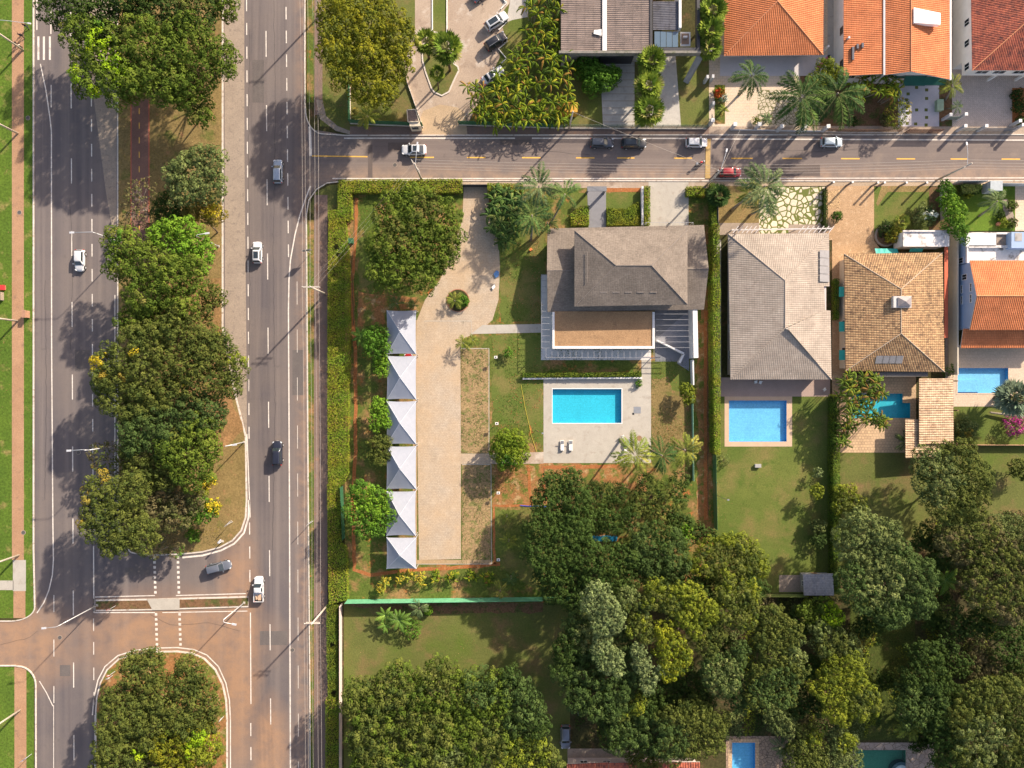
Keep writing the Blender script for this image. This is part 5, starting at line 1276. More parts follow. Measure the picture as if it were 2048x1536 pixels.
def make_car(label, px, py, ang, kind, color, z=0.02, sunroof=False, cat='car', group=None, scale=1.0, rack=False, roofmat=None, cargo=None):
    spec = {'hatch': (3.95,1.70,1.48,.95), 'sedan': (4.45,1.76,1.45,.94), 'suv': (4.35,1.82,1.66,1.05), 'wagon': (4.3,1.74,1.52,.96), 'pickup': (4.6,1.74,1.58,1.0), 'coupe': (4.5,1.86,1.55,1.0)}[kind]
    L_, Wd, Ht, Bt = spec; L_ *= scale; w = Wd/2
    r = empty({'pickup':'pickup_truck'}.get(kind,'parked_car' if group == 'parked' else 'car'), W(px, py, .6).xy.to_3d()+Vector((0,0,z)), label, 'pickup truck' if kind == 'pickup' else 'car')
    if group: r['group'] = 'cars parked along the side street' if group == 'parked' else group
    # body loft
    st = {'hatch': [(-.5,.80,.62),(-.485,.92,.84),(-.45,.975,.97),(-.35,1,1),(-.1,1,1.0),(.12,1,.985),(.24,.985,.95),(.34,.96,.88),(.42,.91,.80),(.475,.80,.70),(.5,.62,.55)],
          'sedan': [(-.5,.78,.66),(-.485,.90,.86),(-.44,.95,.98),(-.33,.99,1.0),(-.1,1,1.0),(.10,1,.98),(.22,.985,.93),(.34,.96,.86),(.43,.90,.77),(.48,.78,.66),(.5,.60,.52)]}
    s_ = st['sedan'] if kind in ('sedan','coupe') else st['hatch']
    if kind == 'suv': s_ = [(a,b,c*(1.0 if a < .2 else 1.06)) for a,b,c in s_]
    mb = MB(); rings = []
    for t, wf, hf in s_:
        x = t*L_; ww = w*wf; top = Bt*min(hf,1.0)
        if kind == 'pickup' and t < -.12: top = Bt*.62
        half = [(ww*.55,.20),(ww*.88,.22),(ww*.975,.36),(ww*.995,.58 if top > .62 else top*.8),(ww*.975,max(top-.12,top*.86)),(ww*.90,top-.02),(ww*.5,top+.012),(0,top+.02)]
        ring = [(x, y, zz) for y, zz in half]+[(x, -y, zz) for y, zz in reversed(half[:-1])]
        rings.append(ring)
    n = len(rings[0])
    for ring in rings: mb.v += ring
    for i in range(len(rings)-1):
        for k in range(n):
            k2 = (k+1)%n; mb.f.append((i*n+k, (i+1)*n+k, (i+1)*n+k2, i*n+k2)); mb.m.append(0)
    mb.f.append(tuple(range(n))); mb.m.append(0); e = (len(rings)-1)*n; mb.f.append(tuple(reversed(range(e,e+n)))); mb.m.append(0)
    body = mb.build('body', color, r, True, local=True)
    ss = body.modifiers.new('smooth', 'SUBSURF'); ss.levels = 1; ss.render_levels = 1
    # greenhouse
    cab = {'hatch': (-.475,.235,-.40,.07), 'sedan': (-.37,.22,-.24,.06), 'suv': (-.485,.225,-.42,.09), 'wagon': (-.485,.22,-.43,.06), 'pickup': (-.13,.24,-.10,.10), 'coupe': (-.43,.23,-.22,.07)}[kind]
    xb0, xb1, xr0, xr1 = [q*L_ for q in cab]; wb, wr = w*.90, w*.70
    ring0 = rrect(xb0, xb1, wb, .30, .22, Bt-.03); ring1 = rrect(xr0, xr1, wr, .20, .16, Ht-.06); ring2 = rrect(xr0+.12, xr1-.14, wr-.12, .2, .16, Ht)
    m = len(ring0); cb = MB(); cb.v += ring0+ring1+ring2
    for a in (0, 1):
        for k in range(m):
            k2 = (k+1)%m; cb.f.append((a*m+k, a*m+k2, (a+1)*m+k2, (a+1)*m+k)); cb.m.append(0)
    cb.f.append(tuple(range(2*m,3*m))); cb.m.append(0)
    cb.build('roof', roofmat or color, r, True, local=True)
    def pt(k, v):
        a, b = Vector(ring0[k%m]), Vector(ring1[k%m]); return a.lerp(b, v)
    def pane(name, ks, v0, v1, ins):
        """glass that follows the ring points ks, a little proud of the cabin"""
        g = MB(); lo = [pt(k, v0) for k in ks]; hi = [pt(k, v1) for k in ks]
        for row in (lo, hi):
            row[0] = row[0].lerp(row[1], ins); row[-1] = row[-1].lerp(row[-2], ins)
        cxm = (xb0+xb1)/2
        def out(p):
            d = Vector(((p.x-cxm)/L_*1.6, p.y/w, .55)).normalized(); return p+d*.028
        for q in range(len(ks)-1): g.poly([out(lo[q]), out(lo[q+1]), out(hi[q+1]), out(hi[q])])
        return g.build(name, CGLASS, r, False, local=True)
    pane('windscreen', [17,18,19,0,1,2], .07, .95, .1); pane('rear_window', [7,8,9,10,11,12], .16, .92, .1)
    pane('side_window', [4,5], .16, .88, .05); pane('side_window', [14,15], .16, .88, .05)
    if sunroof: MB().box(xr0+.35, xr1-.25, -wr+.17, wr-.17, Ht-.01, Ht+.012).build('sunroof', CGLASS, r, local=True)
    if rack:
        for s in (-1, 1): MB().beam((xr0+.1, s*(wr-.08), Ht+.03), (xr1-.15, s*(wr-.08), Ht+.03), .04, .05).build('roof_rail', STEEL, r, local=True)
    if kind == 'pickup':
        b = MB(); x0, x1 = -.49*L_, -.135*L_
        b.box(x0, x1, w*.90, w*.99, .5, Bt+.02); b.box(x0, x1, -w*.99, -w*.90, .5, Bt+.02); b.box(x0, x0+.07, -w*.9, w*.9, .5, Bt); b.box(x1-.05, x1, -w*.9, w*.9, .5, Bt)
        b.build('cargo_bed', color, r, local=True); MB().box(x0+.07, x1-.05, -w*.9, w*.9, .60, Bt*.68).build('bed_floor', BLACK, r, local=True)
        tag(MB().box(x0+.3, x1-.25, -w*.55, w*.1, Bt*.68, Bt*.9).prism([(x0+.5,w*.2),(x1-.3,w*.35),(x1-.3,w*.6),(x0+.4,w*.5)], Bt*.68, Bt*.98).build('load', plain('load_tan', (.52,.36,.24), .8), r, local=True), 'tan boards lying in the bed')
    wr_ = .33; xa = L_*.30
    for sx in (-1, 1):
        for sy in (-1, 1):
            c = (sx*xa+(.06 if sx > 0 else 0), sy*(w-.07)); t = MB(); t.tube([(c[0], c[1]-.11, wr_), (c[0], c[1]+.11, wr_)], wr_, 18)
            wl = t.build('wheel', TYRE, r, local=True)
            q = MB(); yo = c[1]+sy*.115; q.tube([(c[0], yo-.01, wr_), (c[0], yo+.012*1, wr_)], .21, 14); q.build('rim', RIM, wl, local=True)
            a = MB(); a.tube([(c[0], sy*(w*.985)-.006, wr_+.02), (c[0], sy*(w*.985)+.006, wr_+.02)], .385, 18); a.build('arch_dark_disc', BLACK, r, local=True)  # flat black disc stands in for the dark recess, no arch is cut
    for sy in (-1, 1):
        h = MB(); h.prism([(L_*.405, sy*w*.93), (L_*.455, sy*w*.86), (L_*.478, sy*w*.60), (L_*.43, sy*w*.66)], Bt*.62, Bt*.80+.03); h.build('headlight', HEADL, r, local=True)
        tl = MB(); tl.box(-L_*.495, -L_*.468, sy*w*.72, sy*w*.93, Bt*.72, Bt*.90); tl.build('tail_light', TAILL, r, local=True)
        mi = MB(); mi.prism([(xb1*.86, sy*w*.95), (xb1*.86-.16, sy*w*.95), (xb1*.86-.2, sy*(w+.17)), (xb1*.86-.04, sy*(w+.19))], Bt-.03, Bt+.11); mi.build('mirror', color, r, local=True)
    MB().box(L_*.488, L_*.502, -.22, .22, .38, .50).build('number_plate', PLATE, r, local=True)
    r.rotation_euler.z = R(ang)
    return r
def make_bike(label, px, py, ang, col, name='motorcycle'):
    r = empty(name, W(px,py).xy.to_3d()+Vector((0,0,.02)), label, 'motorcycle')
    for x in (-.65, .65):
        t = MB(); t.tube([(x,-.06,.31),(x,.06,.31)], .31, 16); wl = t.build('wheel', TYRE, r, local=True); MB().tube([(x,-.065,.31),(x,.065,.31)], .19, 12).build('rim', RIM, wl, local=True)
    b = MB(); b.tube([(-.2,0,.75),(.0,0,.82),(.3,0,.86),(.42,0,.75)], [.12,.17,.16,.08], 10); b.build('tank', col, r, True, local=True)
    b = MB(); b.tube([(-.8,0,.82),(-.5,0,.80),(-.15,0,.76)], [.07,.13,.12], 8); b.build('saddle', BLACK, r, True, local=True)
    b = MB(); b.box(-.25,.3,-.13,.13,.25,.62); b.build('engine', STEEL, r, local=True)
    b = MB(); b.tube([(.65,0,.31),(.5,0,.75),(.42,0,1.02)], .04, 6); b.tube([(.35,-.38,1.0),(.44,-.15,1.03),(.44,.15,1.03),(.35,.38,1.0)], .02, 6); b.build('handlebar', DARKM, r, local=True)
    b = MB(); b.prism([(.55,-.12),(.75,-.07),(.75,.07),(.55,.12)], .72, .98); b.build('headlight', HEADL, r, local=True)
    b = MB(); b.box(-.95,-.6,-.2,.2,.86,1.15); b.build('carrier_box', plain('carrier_grey', (.22,.23,.25), .5), r, local=True)
    for s in (-1,1): MB().tube([(.36,s*.33,1.0),(.38,s*.4,1.14)], .03, 6).build('mirror', DARKM, r, local=True)
    r.rotation_euler.z = R(ang); return r

# ---------------------------------------------------------------- people
SKIN = plain('skin', (.30,.17,.11), .6)
def skinned(name, verts, edges, radii, mat, parent, root=0):
    me = bpy.data.meshes.new(name); me.from_pydata(verts, edges, []); me.materials.append(mat)
    ob = bpy.data.objects.new(name, me); COL.objects.link(ob); ob.parent = parent
    sk = ob.modifiers.new('skin', 'SKIN')
    if not me.skin_vertices: 
        try: me.attributes.new('skin_vertices', 'FLOAT', 'POINT')
        except Exception: pass
    for i, q in enumerate(radii):
        d = me.skin_vertices[0].data[i]; d.radius = (q, q) if not isinstance(q, tuple) else q; d.use_root = (i == root)
    sb = ob.modifiers.new('sub', 'SUBSURF'); sb.levels = 1; sb.render_levels = 1
    sk.use_smooth_shade = True
    return ob
def person(label, px, py, ang, shirt, trousers, stride=.25):
    r = empty('person', W(px,py).xy.to_3d()+Vector((0,0,.02)), label, 'person')
    st = stride
    v = [(0,0,.92),(0,0,1.12),(0,0,1.36),(0,0,1.47),(0.01,0,1.56),(.02,0,1.66),  # pelvis, waist, chest, neck, head
         (0,.10,.88),(st*.4,.10,.48),(st,.10,.06),(st+.14,.10,.035),
         (0,-.10,.88),(-st*.1,-.10,.48),(-st,-.10,.09),(-st+.13,-.10,.04),
         (0,.19,1.38),(-.08,.24,1.12),(.06,.25,.90),(.10,.24,.80),
         (0,-.19,1.38),(.06,-.24,1.12),(.2,-.22,.93),(.26,-.21,.85)]
    e = [(0,1),(1,2),(2,3),(3,4),(4,5),(0,6),(6,7),(7,8),(8,9),(0,10),(10,11),(11,12),(12,13),(2,14),(14,15),(15,16),(16,17),(2,18),(18,19),(19,20),(20,21)]
    rad = [.12,.11,.13,.055,.09,.085,.085,.06,.04,.035,.085,.06,.04,.035,.055,.042,.032,.028,.055,.042,.032,.028]
    skinned('body', v, e, rad, SKIN, r)
    sv = [v[1],v[2],(0,0,1.42),v[14],v[15],v[18],v[19],(0,0,.96)]; skinned('shirt', sv, [(0,1),(1,2),(1,3),(3,4),(1,5),(5,6),(0,7)], [.135,.155,.08,.075,.06,.075,.06,.14], shirt, r)
    tv = [v[0],v[6],v[7],(st*.9,.10,.14),v[10],v[11],(-st*.9,-.10,.16)]; skinned('trousers', tv, [(0,1),(1,2),(2,3),(0,4),(4,5),(5,6)], [.14,.10,.075,.06,.10,.075,.06], trousers, r)
    skinned('hair', [(0,0,1.62),(-.02,0,1.70)], [(0,1)], [.095,.085], plain('hair', (.02,.015,.012), .8) if 'hair' not in bpy.data.materials else bpy.data.materials['hair'], r)
    for s, k in ((st+.06,.10),(-st+.05,-.10)): MB().prism([(s-.10,k-.05),(s+.16,k-.045),(s+.18,k+.045),(s-.10,k+.05)], .0, .085).build('shoe', BLACK, r, local=True)
    r.rotation_euler.z = R(ang); return r

# ---------------------------------------------------------------- street furniture
def street_lamp(label, bx, by, tip, h=10.0, arm_mid=None, group=None):
    """base px, tip px of the lamp head as seen (at height h)"""
    b = W(bx,by); r = empty('street_lamp', b, label, 'street lamp', group)
    top = Vector((b.x,b.y,h-.6)); tp = W(tip[0],tip[1],h)
    MB().tube([b, (b.x,b.y,h*.5), top], [.11,.085,.06], 10).build('pole', METAL, r, True)
    mid = W(arm_mid[0],arm_mid[1],h) if arm_mid else top.lerp(tp,.5)+Vector((0,0,.25))
    MB().tube([top, top.lerp(mid,.5)+Vector((0,0,.25)), mid, tp], [.06,.055,.05,.045], 8).build('arm', METAL, r, True)
    d = (tp-mid); d.z = 0; d.normalize(); m = MB(); m.beam(tp-d*.1, tp+d*.65, .3, .13); m.build('lamp_head', METAL, r)
    MB().box(b.x-.2,b.x+.2,b.y-.2,b.y+.2,0,.18).build('base_plate', CPOLE, r)
    return r
def utility_pole(label, bx, by, h=9.7, arms=((8.9,2.6,0),(8.2,2.2,0)), lean=(0,0), lampdir=None, yaw=0):
    b = W(bx,by); r = empty('utility_pole', b, label, 'utility pole'); MB().tube([b,(b.x,b.y,h)], [.19,.12], 9).build('pole', CPOLE, r, True)
    m = MB(); ins = []
    for z, l, o in arms:
        dx, dy = math.cos(R(yaw)), math.sin(R(yaw)); a = Vector((b.x-dx*l/2+dx*o, b.y-dy*l/2+dy*o, z)); c = Vector((b.x+dx*l/2+dx*o, b.y+dy*l/2+dy*o, z)); 
        MB().beam(a, c, .12, .12).build('crossarm', CPOLE, r)
        for t in (.05,.5,.95):
            q = a.lerp(c,t); MB().tube([(q.x,q.y,z+.06),(q.x,q.y,z+.25)], [.06,.04], 6).build('insulator', METAL, r)
    if lampdir:
        MB().tube([(b.x,b.y,h-1.2),(b.x+lampdir[0]*.6,b.y+lampdir[1]*.6,h-.6),(b.x+lampdir[0],b.y+lampdir[1],h-.5)], .04, 6).build('lamp_arm', METAL, r)
        q = Vector((b.x+lampdir[0],b.y+lampdir[1],h-.5)); d = Vector((*lampdir,0)).normalized(); MB().beam(q, q+d*.55, .25, .12).build('lamp_head', METAL, r)
    return r
def cable(pts, group, label, rad=.019):
    P_ = []
    for i in range(len(pts)-1):
        a, b = Vector(pts[i]), Vector(pts[i+1])
        for k in range(10):
            t = k/10; p = a.lerp(b,t); p.z -= .6*4*t*(1-t)*min(1,(b-a).length/40); P_.append(p)
    P_.append(Vector(pts[-1])); return tag(MB().tube(P_, rad, 5).build('overhead_cable', CABLE), label, 'cable', group)
CABLE = plain('cable', (.42,.38,.33), .6)
def fence(label, pts, h, mat, post_every=2.6, base=None, post=None, name='fence', tilt=0, group=None, pmat=None, cat='fence', solid=True):
    P_ = [W(*p) for p in pts]; r = empty(name, P_[0], label, cat, group); pn = MB(); pw = MB()
    for i in range(len(P_)-1):
        a, b = P_[i], P_[i+1]; L_ = (b-a).length; k = max(1, round(L_/post_every)); d = (b-a).normalized()
        nrm = Vector((-d.y, d.x, 0))*.02
        pn.prism([(a.x+nrm.x,a.y+nrm.y),(b.x+nrm.x,b.y+nrm.y),(b.x-nrm.x,b.y-nrm.y),(a.x-nrm.x,a.y-nrm.y)], .15 if base else .03, h-.04)
        for j in range(k+1):
            if i > 0 and j == 0: continue
            q = a.lerp(b, j/k); MB().box(q.x-.05,q.x+.05,q.y-.05,q.y+.05,0,h).build('post', pmat or mat, r)
        if base: pw.prism([(a.x+nrm.x*5,a.y+nrm.y*5),(b.x+nrm.x*5,b.y+nrm.y*5),(b.x-nrm.x*5,b.y-nrm.y*5),(a.x-nrm.x*5,a.y-nrm.y*5)], 0, base)
    pn.build('panel', mat, r)
    if base: pw.build('base_wall', KERB, r)
    return r
def sign(label, bx, by, h, w, hh, ang, mat, backm=None, shape='rect', text=None):
    b = W(bx,by); r = empty('road_sign', b, label, 'road sign'); MB().tube([b,(b.x,b.y,h)], .045, 8).build('post', METAL, r)
    c, s = math.cos(R(ang)), math.sin(R(ang)); m = MB()
    if shape == 'round':
        n_ = Vector((-s, c, 0)); q = Vector((b.x,b.y,h)); m.tube([q+n_*.06, q+n_*.085], w/2, 24); m.build('plate', mat, r)
        m = MB(); m.tube([q+n_*.085, q+n_*.095], w*.33, 24); m.build('plate_face', PLATE, r)
    else:
        m.beam((b.x-c*w/2-s*.06,b.y-s*w/2+c*.06,h-hh/2),(b.x+c*w/2-s*.06,b.y+s*w/2+c*.06,h-hh/2),.03,hh); m.build('plate', mat, r)
    return r
# ---------------------------------------------------------------- vehicles in place  (angle: 0 = nose to the right, 90 = nose up the picture)
WCAR = paint('car_white', (.58,.585,.60)); SCAR = paint('car_silver', (.36,.42,.50), .3); GCAR = paint('car_grey', (.16,.175,.21), .35); DCAR = paint('car_navy', (.025,.028,.045), .2)
BCAR = paint('car_black', (.02,.021,.025), .1); SLCAR = paint('car_slate', (.055,.065,.085), .3); RCAR = paint('car_red', (.30,.02,.025), .15); LCAR = paint('car_pale_blue', (.42,.49,.54), .3)
make_car('white hatchback driving down the left carriageway beside a lane dash', 160, 521, -91, 'hatch', WCAR)
make_car('silver-blue hatchback driving up the right carriageway near the side street', 556, 343, 90, 'hatch', SCAR, scale=1.1)
make_car('white car with black glass roof in the light lane of the right carriageway', 515, 505, 90, 'hatch', WCAR, sunroof=True, roofmat=None)
make_car('dark navy SUV driving up the right carriageway beside the bare island tip', 555, 906, 90, 'suv', DCAR, scale=1.02)
make_car('grey hatchback turning through the crossing below the kerb curve', 438, 1134, 14, 'wagon', GCAR, scale=1.05)
make_car('white pickup truck with tan load in its open bed', 518, 1178, 90, 'pickup', WCAR)
make_car('white SUV with dark roof driving along the side street', 828, 300, 180, 'coupe', WCAR, sunroof=True)
make_car('black car parked first in the row of two by the kerb', 1204, 286, 0, 'wagon', SLCAR, group='parked')
make_car('black SUV parked behind the fence shadow, second of the two dark cars', 1268, 287, 0, 'suv', BCAR, group='parked', sunroof=True, scale=1.05)
make_car('white hatchback parked beside the yellow speed hump', 1393, 285.5, 0, 'hatch', WCAR, group='parked')
make_car('pale blue hatchback parked by the slate pavement', 1663, 285, 0, 'hatch', LCAR, group='parked')
make_car('dark red hatchback parked at the south kerb by the utility pole', 1461, 345, 0, 'hatch', RCAR, group='parked')
make_car('white SUV with sunroof, topmost of the angled cars in the concrete yard', 993, 43, 33, 'suv', WCAR, sunroof=True, scale=1.05)
make_car('black SUV parked at an angle below the white one in the yard', 992, 83, 33, 'suv', BCAR, rack=True)
make_car('white car half hidden under the arching palm clumps', 986, 151, 33, 'sedan', WCAR, sunroof=True)
make_car('grey car whose tail shows at the very top of the yard', 966, -14, 33, 'sedan', GCAR)
make_car('silver grey car parked in shade on the grass near the red roof', 1131, 1474, -90, 'wagon', GCAR)
make_car('red car almost hidden under the second marquee', 817, 729, 90, 'hatch', RCAR)
make_bike('red and white motorcycle standing on the side street near the speed hump', 1399, 328, 20, paint('bike_red', (.5,.02,.03)))
make_bike('dark motorcycle behind the dark red hatchback at the kerb', 1430, 350, 60, BLACK)
CL = {k: plain('cloth_'+k, c, .9) for k, c in {'black':(.02,.02,.022),'white':(.7,.7,.66),'navy':(.03,.04,.08),'grey':(.12,.12,.13),'blue':(.06,.12,.3)}.items()}
person('person in dark clothes at the right edge of the dirt path, highest in the picture', 57, 56, 95, CL['black'], CL['navy'])
person('person in black clothes walking in the middle of the dirt path', 48, 75, 95, CL['navy'], CL['black'])
person('person in a white shirt and dark trousers walking on the dirt path', 46, 97, -85, CL['white'], CL['black'], .3)
person('person in dark clothes walking on the grass edge left of the dirt path', 38, 91, -85, CL['black'], CL['grey'], .3)

# ---------------------------------------------------------------- lamps, poles, cables, signs
street_lamp('street lamp reaching left over the lanes from the bright green tree', 257, 490, (147,465), arm_mid=(185,464))
street_lamp('street lamp with short arm standing on the brown median verge beside the kerb', 438, 493, (411,467), 9.6)
street_lamp('street lamp reaching left over the lanes from the sparse flowering tree', 243, 890, (141,901), arm_mid=(165,899.5))
street_lamp('street lamp standing at the tip of the long median by the kerb', 489, 884, (466,890), 9.4)
street_lamp('street lamp with long curved arm at the left end of the narrow refuge', 195, 1210, (91,1256), arm_mid=(112,1254))
street_lamp('street lamp with hooked arm at the right end of the narrow refuge', 489, 1205, (465,1248), 9.6, arm_mid=(449,1245))
street_lamp('short lamp post standing on the grass at the island curve', 446, 1082, (437,1085), 2.6)
for i, (bx, by, l) in enumerate(((36,267,'tall concrete pole on the dirt path below the walkers'),(36,642,'tall concrete pole beside the brown box on the dirt path'),(38,1110,'tall concrete pole just above the pale path slab'),(40,1420,'tall concrete pole on the dirt path near the blue sign'),(46,100,'concrete pole at the walkers with a long arm to the right'))):
    p = utility_pole(l, bx, by, 12, arms=((10.6,2.2,0),) if i else ((10.6,2.2,0),), lampdir=(9.0,-1.2) if i == 4 else None)
utility_pole('utility pole with double crossarms by the hedge, level with the mango tree', 651, 588, arms=((9.3,2.9,0),(8.6,2.9,0)), lampdir=None)
utility_pole('utility pole with double crossarms beside the green boundary fence corner', 654, 1211, arms=((9.3,2.7,0),(8.8,2.3,0)))
utility_pole('utility pole on the avenue verge under the golden tree', 646, 25, arms=((9.3,2.7,0),))
utility_pole('utility pole with slanted crossarms at the long hedge on the side street', 844, 361, arms=((8.6,2.4,0),(7.8,2.4,0)), yaw=-55, lampdir=(.4,3.2))
utility_pole('utility pole beside the dark red hatchback', 1412, 371, arms=((8.8,1.2,0),), yaw=40, lampdir=(.8,3.0))
utility_pole('utility pole at the garden corner on the right of the side street', 1872, 361, arms=((8.6,1.6,0),), yaw=30, lampdir=(-.5,3.2))
utility_pole('utility pole half covered by the arching palms near the yellow shelter', 1138, 258, 8, arms=())
ys = [(646,25),(651,588),(654,1211)]
for dx in (-1.4,-.9,-.1,.75,1.35):
    a = [Vector((W(645,-500).x+dx,W(645,-500).y,9.2))]+[Vector((W(*q).x+dx,W(*q).y,9.2)) for q in ys]+[Vector((W(657,1900).x+dx,W(657,1900).y,9.2))]
    cable(a, 'overhead cables along the avenue verge', {-1.4:'first',-.9:'second',-.1:'third',.75:'fourth',1.35:'fifth'}[dx]+' overhead cable from the road side along the avenue verge')
for dy, z in ((0,8.4),(.5,8.4),(1.0,8.4),(-.1,7.2)):
    a = [Vector((W(*q).x,W(*q).y+dy,z)) for q in ((651,590),(844,361),(1412,371),(1872,361),(2500,361))]
    cable(a[1:], 'overhead cables along the side street', {0:'southern high',.5:'middle high',1.0:'northernmost high',-.1:'lowest, southernmost'}[dy]+' cable over the south side of the side street')
for i, dx in enumerate((-.8,0,.8)):
    cable([Vector((W(651,588).x+dx,W(651,588).y,9.0)), Vector((W(844,361).x+dx,W(844,361).y,8.3))], 'cables crossing the mango garden', ['western','middle','eastern'][i]+' thin cable slanting over the mango tree between two poles', .01)
cable([Vector((*W(1138,258).xy,7.8)), Vector((*W(1412,371).xy,8.6))], 'cables crossing the side street', 'slanting cable crossing above the two dark parked cars')
cable([Vector((*W(1412,371).xy,8.6)), Vector((*W(1470,262).xy,5.5))], 'cables crossing the side street', 'slanting cable from the pole by the dark red hatchback to the terrace gate')
BROWNM = plain('rusty_plate', (.36,.20,.13), .8, var=.2); BLUES = plain('blue_plate', (.05,.25,.55), .5); REDS = plain('red_plate', (.5,.04,.04), .5)
sign('large street sign panel on a post at the avenue kerb above the double crossarm pole', 622, 507, 3.2, 1.6, 1.2, 10, STEEL)
sign('small sign on a thin post at the avenue verge near the round green tree', 626, 1042, 3.0, 1.0, 1.4, 45, METAL)
sign('round white sign with red rim at the left of the refuge island', 232, 1211, 2.4, .75, .75, 10, REDS, shape='round')
sign('red octagonal sign at the left edge of the tree-covered island', 231, 1342, 2.2, .7, .7, 10, REDS, shape='round')
sign('pale round sign plate low at the left edge of the tree-covered island', 226, 1350, 1.6, .8, .8, 10, METAL, shape='round')
sign('blue sign panel on the verge at the lower left corner', 63, 1508, 2.4, 1.1, .6, 35, BLUES)
sign('grey road sign panel on the grass near the island curve', 466, 1043, 2.6, 1.4, 1.0, 45, METAL)
sign('small white post sign on the right edge of the tree-covered island', 448, 1432, 2.0, .5, .9, 60, METAL)
def boxy(name, label, cat, px0, py0, px1, py1, h, mat, lid=None, group=None):
    a, b = W(px0,py0), W(px1,py1); r = empty(name, ((a.x+b.x)/2,(a.y+b.y)/2,0), label, cat, group)
    m = MB(); m.box(a.x,b.x,b.y,a.y,0,h*.88); m.build('body', mat, r); m = MB(); m.box(a.x-.05,b.x+.05,b.y-.05,a.y+.05,h*.88,h); m.build('lid', lid or mat, r); return r
boxy('sign_board', 'brown board on a post between path and left kerb', 'board', 54, 622, 60, 636, 1.3, BROWNM)
boxy('kiosk_box', 'white-rimmed box with dark window at the left edge of the picture', 'cabinet', -6, 585, 8, 601, 1.1, CONCW, GLASS)
boxy('board', 'small red board lying on the grass at the left edge', 'board', 2, 571, 12, 580, .4, plain('red_board', (.45,.12,.09), .8), REDS)
boxy('meter_box', 'orange-yellow flat shelter roof half under the arching palm clumps', 'shelter', 1113, 216, 1152, 234, 2.4, plain('ochre_roof', (.50,.27,.04), .7), plain('ochre_lid', (.52,.29,.04), .7))
boxy('waste_bin', 'green domed bin between hedge and mango tree', 'bin', 699, 479, 708, 488, 1.0, GREENF)
boxy('garden_box', 'pale green long box in the flower bed beside the grey driveway', 'box', 1869, 203, 1881, 224, .9, plain('mint', (.34,.44,.30), .7))
boxy('gate_house', 'square grey canopy over the garden gate of the blue-walled house', 'gate', 1963, 370, 1986, 388, 2.4, WHITEG, plain('canopy_grey', (.36,.40,.42), .5))
boxy('manhole_cover', 'square grey hatch on the pool deck', 'hatch', 1268, 814, 1281, 826, .06, STEEL)
boxy('drain_cover', 'tiny dark drain beside the grey deck hatch', 'drain', 1265, 826, 1268, 829, .05, BLACK)
boxy('pump_box', 'small white slatted box on the long lawn', 'box', 1509, 928, 1520, 934, .5, WHITE, plain('slat_top', (.35,.34,.32), .6))
for x, y, l in ((992,712,'above the tall grass panel'),(994,843,'beside the round clipped tree'),(997,980,'beside the red soil trench'),(997,1112,'at the south end of the paved drive')):
    r = empty('flood_light', W(x,y+3), 'white square garden floodlight on a short post '+l, 'garden light', 'garden floodlights')
    p = W(x,y+3); MB().tube([p,(p.x,p.y,1.5)], .05, 6).build('post', DARKM, r); m = MB(); m.box(p.x-.28,p.x+.28,p.y-.22,p.y+.22,1.5,1.72); m.build('lamp_housing', WHITE, r); MB().box(p.x-.12,p.x+.12,p.y-.1,p.y+.1,1.72,1.75).build('lens', BLACK, r)
for x, y, l in ((1434,990,'by the dark fence'),(1670,985,'on the hedge side of the back lawn'),(1072,860,'beside the pool deck lawn')):
    r = empty('garden_lamp', W(x,y), 'thin dark garden lamp '+l, 'garden light'); p = W(x,y); MB().tube([p,(p.x,p.y,3.0),(p.x+1.0,p.y-.35,3.1)], .035, 6).build('post', DARKM, r); MB().box(p.x+.9,p.x+1.25,p.y-.5,p.y-.25,3.0,3.12).build('lamp_head', STEEL, r)

# ---------------------------------------------------------------- fences and walls
fence('green mesh fence on the white base wall left of the guard booth', [(700,175),(701,247),(760,250),(846,253)], 2.0, GREENF, base=.35)
fence('green mesh fence on the white base wall under the arching palms', [(918,250),(1110,256)], 2.0, GREENF, base=.35)
fence('see-through green mesh fence before the modern grey house', [(1112,257),(1412,258)], 2.0, mesh_mat('mesh_pale', (.20,.27,.20), .35), base=.3)
fence('white fence wall east of the golden tree running to the booth', [(812,158),(846,255)], .45, WHITE)
fence('bright green sheet fence along the bottom of the marquee garden', [(696,1199),(1085,1194)], 2.4, GREENS, 3.9)
fence('dark green fence below the wood, its east continuation', [(1085,1194),(1140,1194)], 2.4, GREENF, 3.9)
fence('green mesh fence hidden behind the round green tree by the hedge', [(686,972),(690,1075)], 2.2, GREENF)
fence('thin pale green fence right of the three pool palms', [(1383,790),(1385,960)], 1.1, plain('pale_green', (.26,.50,.36), .6))
fence('dark green screen fence between the red soil strip and the long lawn', [(1425,900),(1428,1055)], 2.2, GREENF)
fence('brown gate bar fence along the slate pavement', [(1650,263),(1700,265),(1796,265)], 1.6, mesh_mat('brown_bars', (.26,.15,.09), .5), 2.4, base=.2)
fence('brown driveway gate of the grey courtyard', [(1808,266),(1876,266)], 1.9, mesh_mat('gate_brown', (.24,.13,.09), .6), 7)
fence('low white wall of the concrete yard, zigzag edge by the angled cars', [(1013,5),(1012,2),(1001,20),(1001,20)], .3, WHITE)
fence('low white kerb wall between yard and lawn below the black SUV', [(1015,45),(997,60)], .3, WHITE, 9)
fence('low white kerb wall below the second angled car', [(1014,83),(997,99),(1013,118),(1003,126)], .3, WHITE, 9)
fence('low white wall slanting beside the palm-covered lawn', [(941,220),(918,250)], .4, WHITE, 9)
fence('thin boundary wall across the back lawn at the right edge', [(1905,889),(2200,890)], 1.2, plain('rail_brown', (.40,.24,.15), .8), 3)
fence('dark boundary wall left of the beige-tiled house', [(1430,372),(1431,455)], 1.9, plain('wall_dark', (.20,.19,.18), .8), 5)
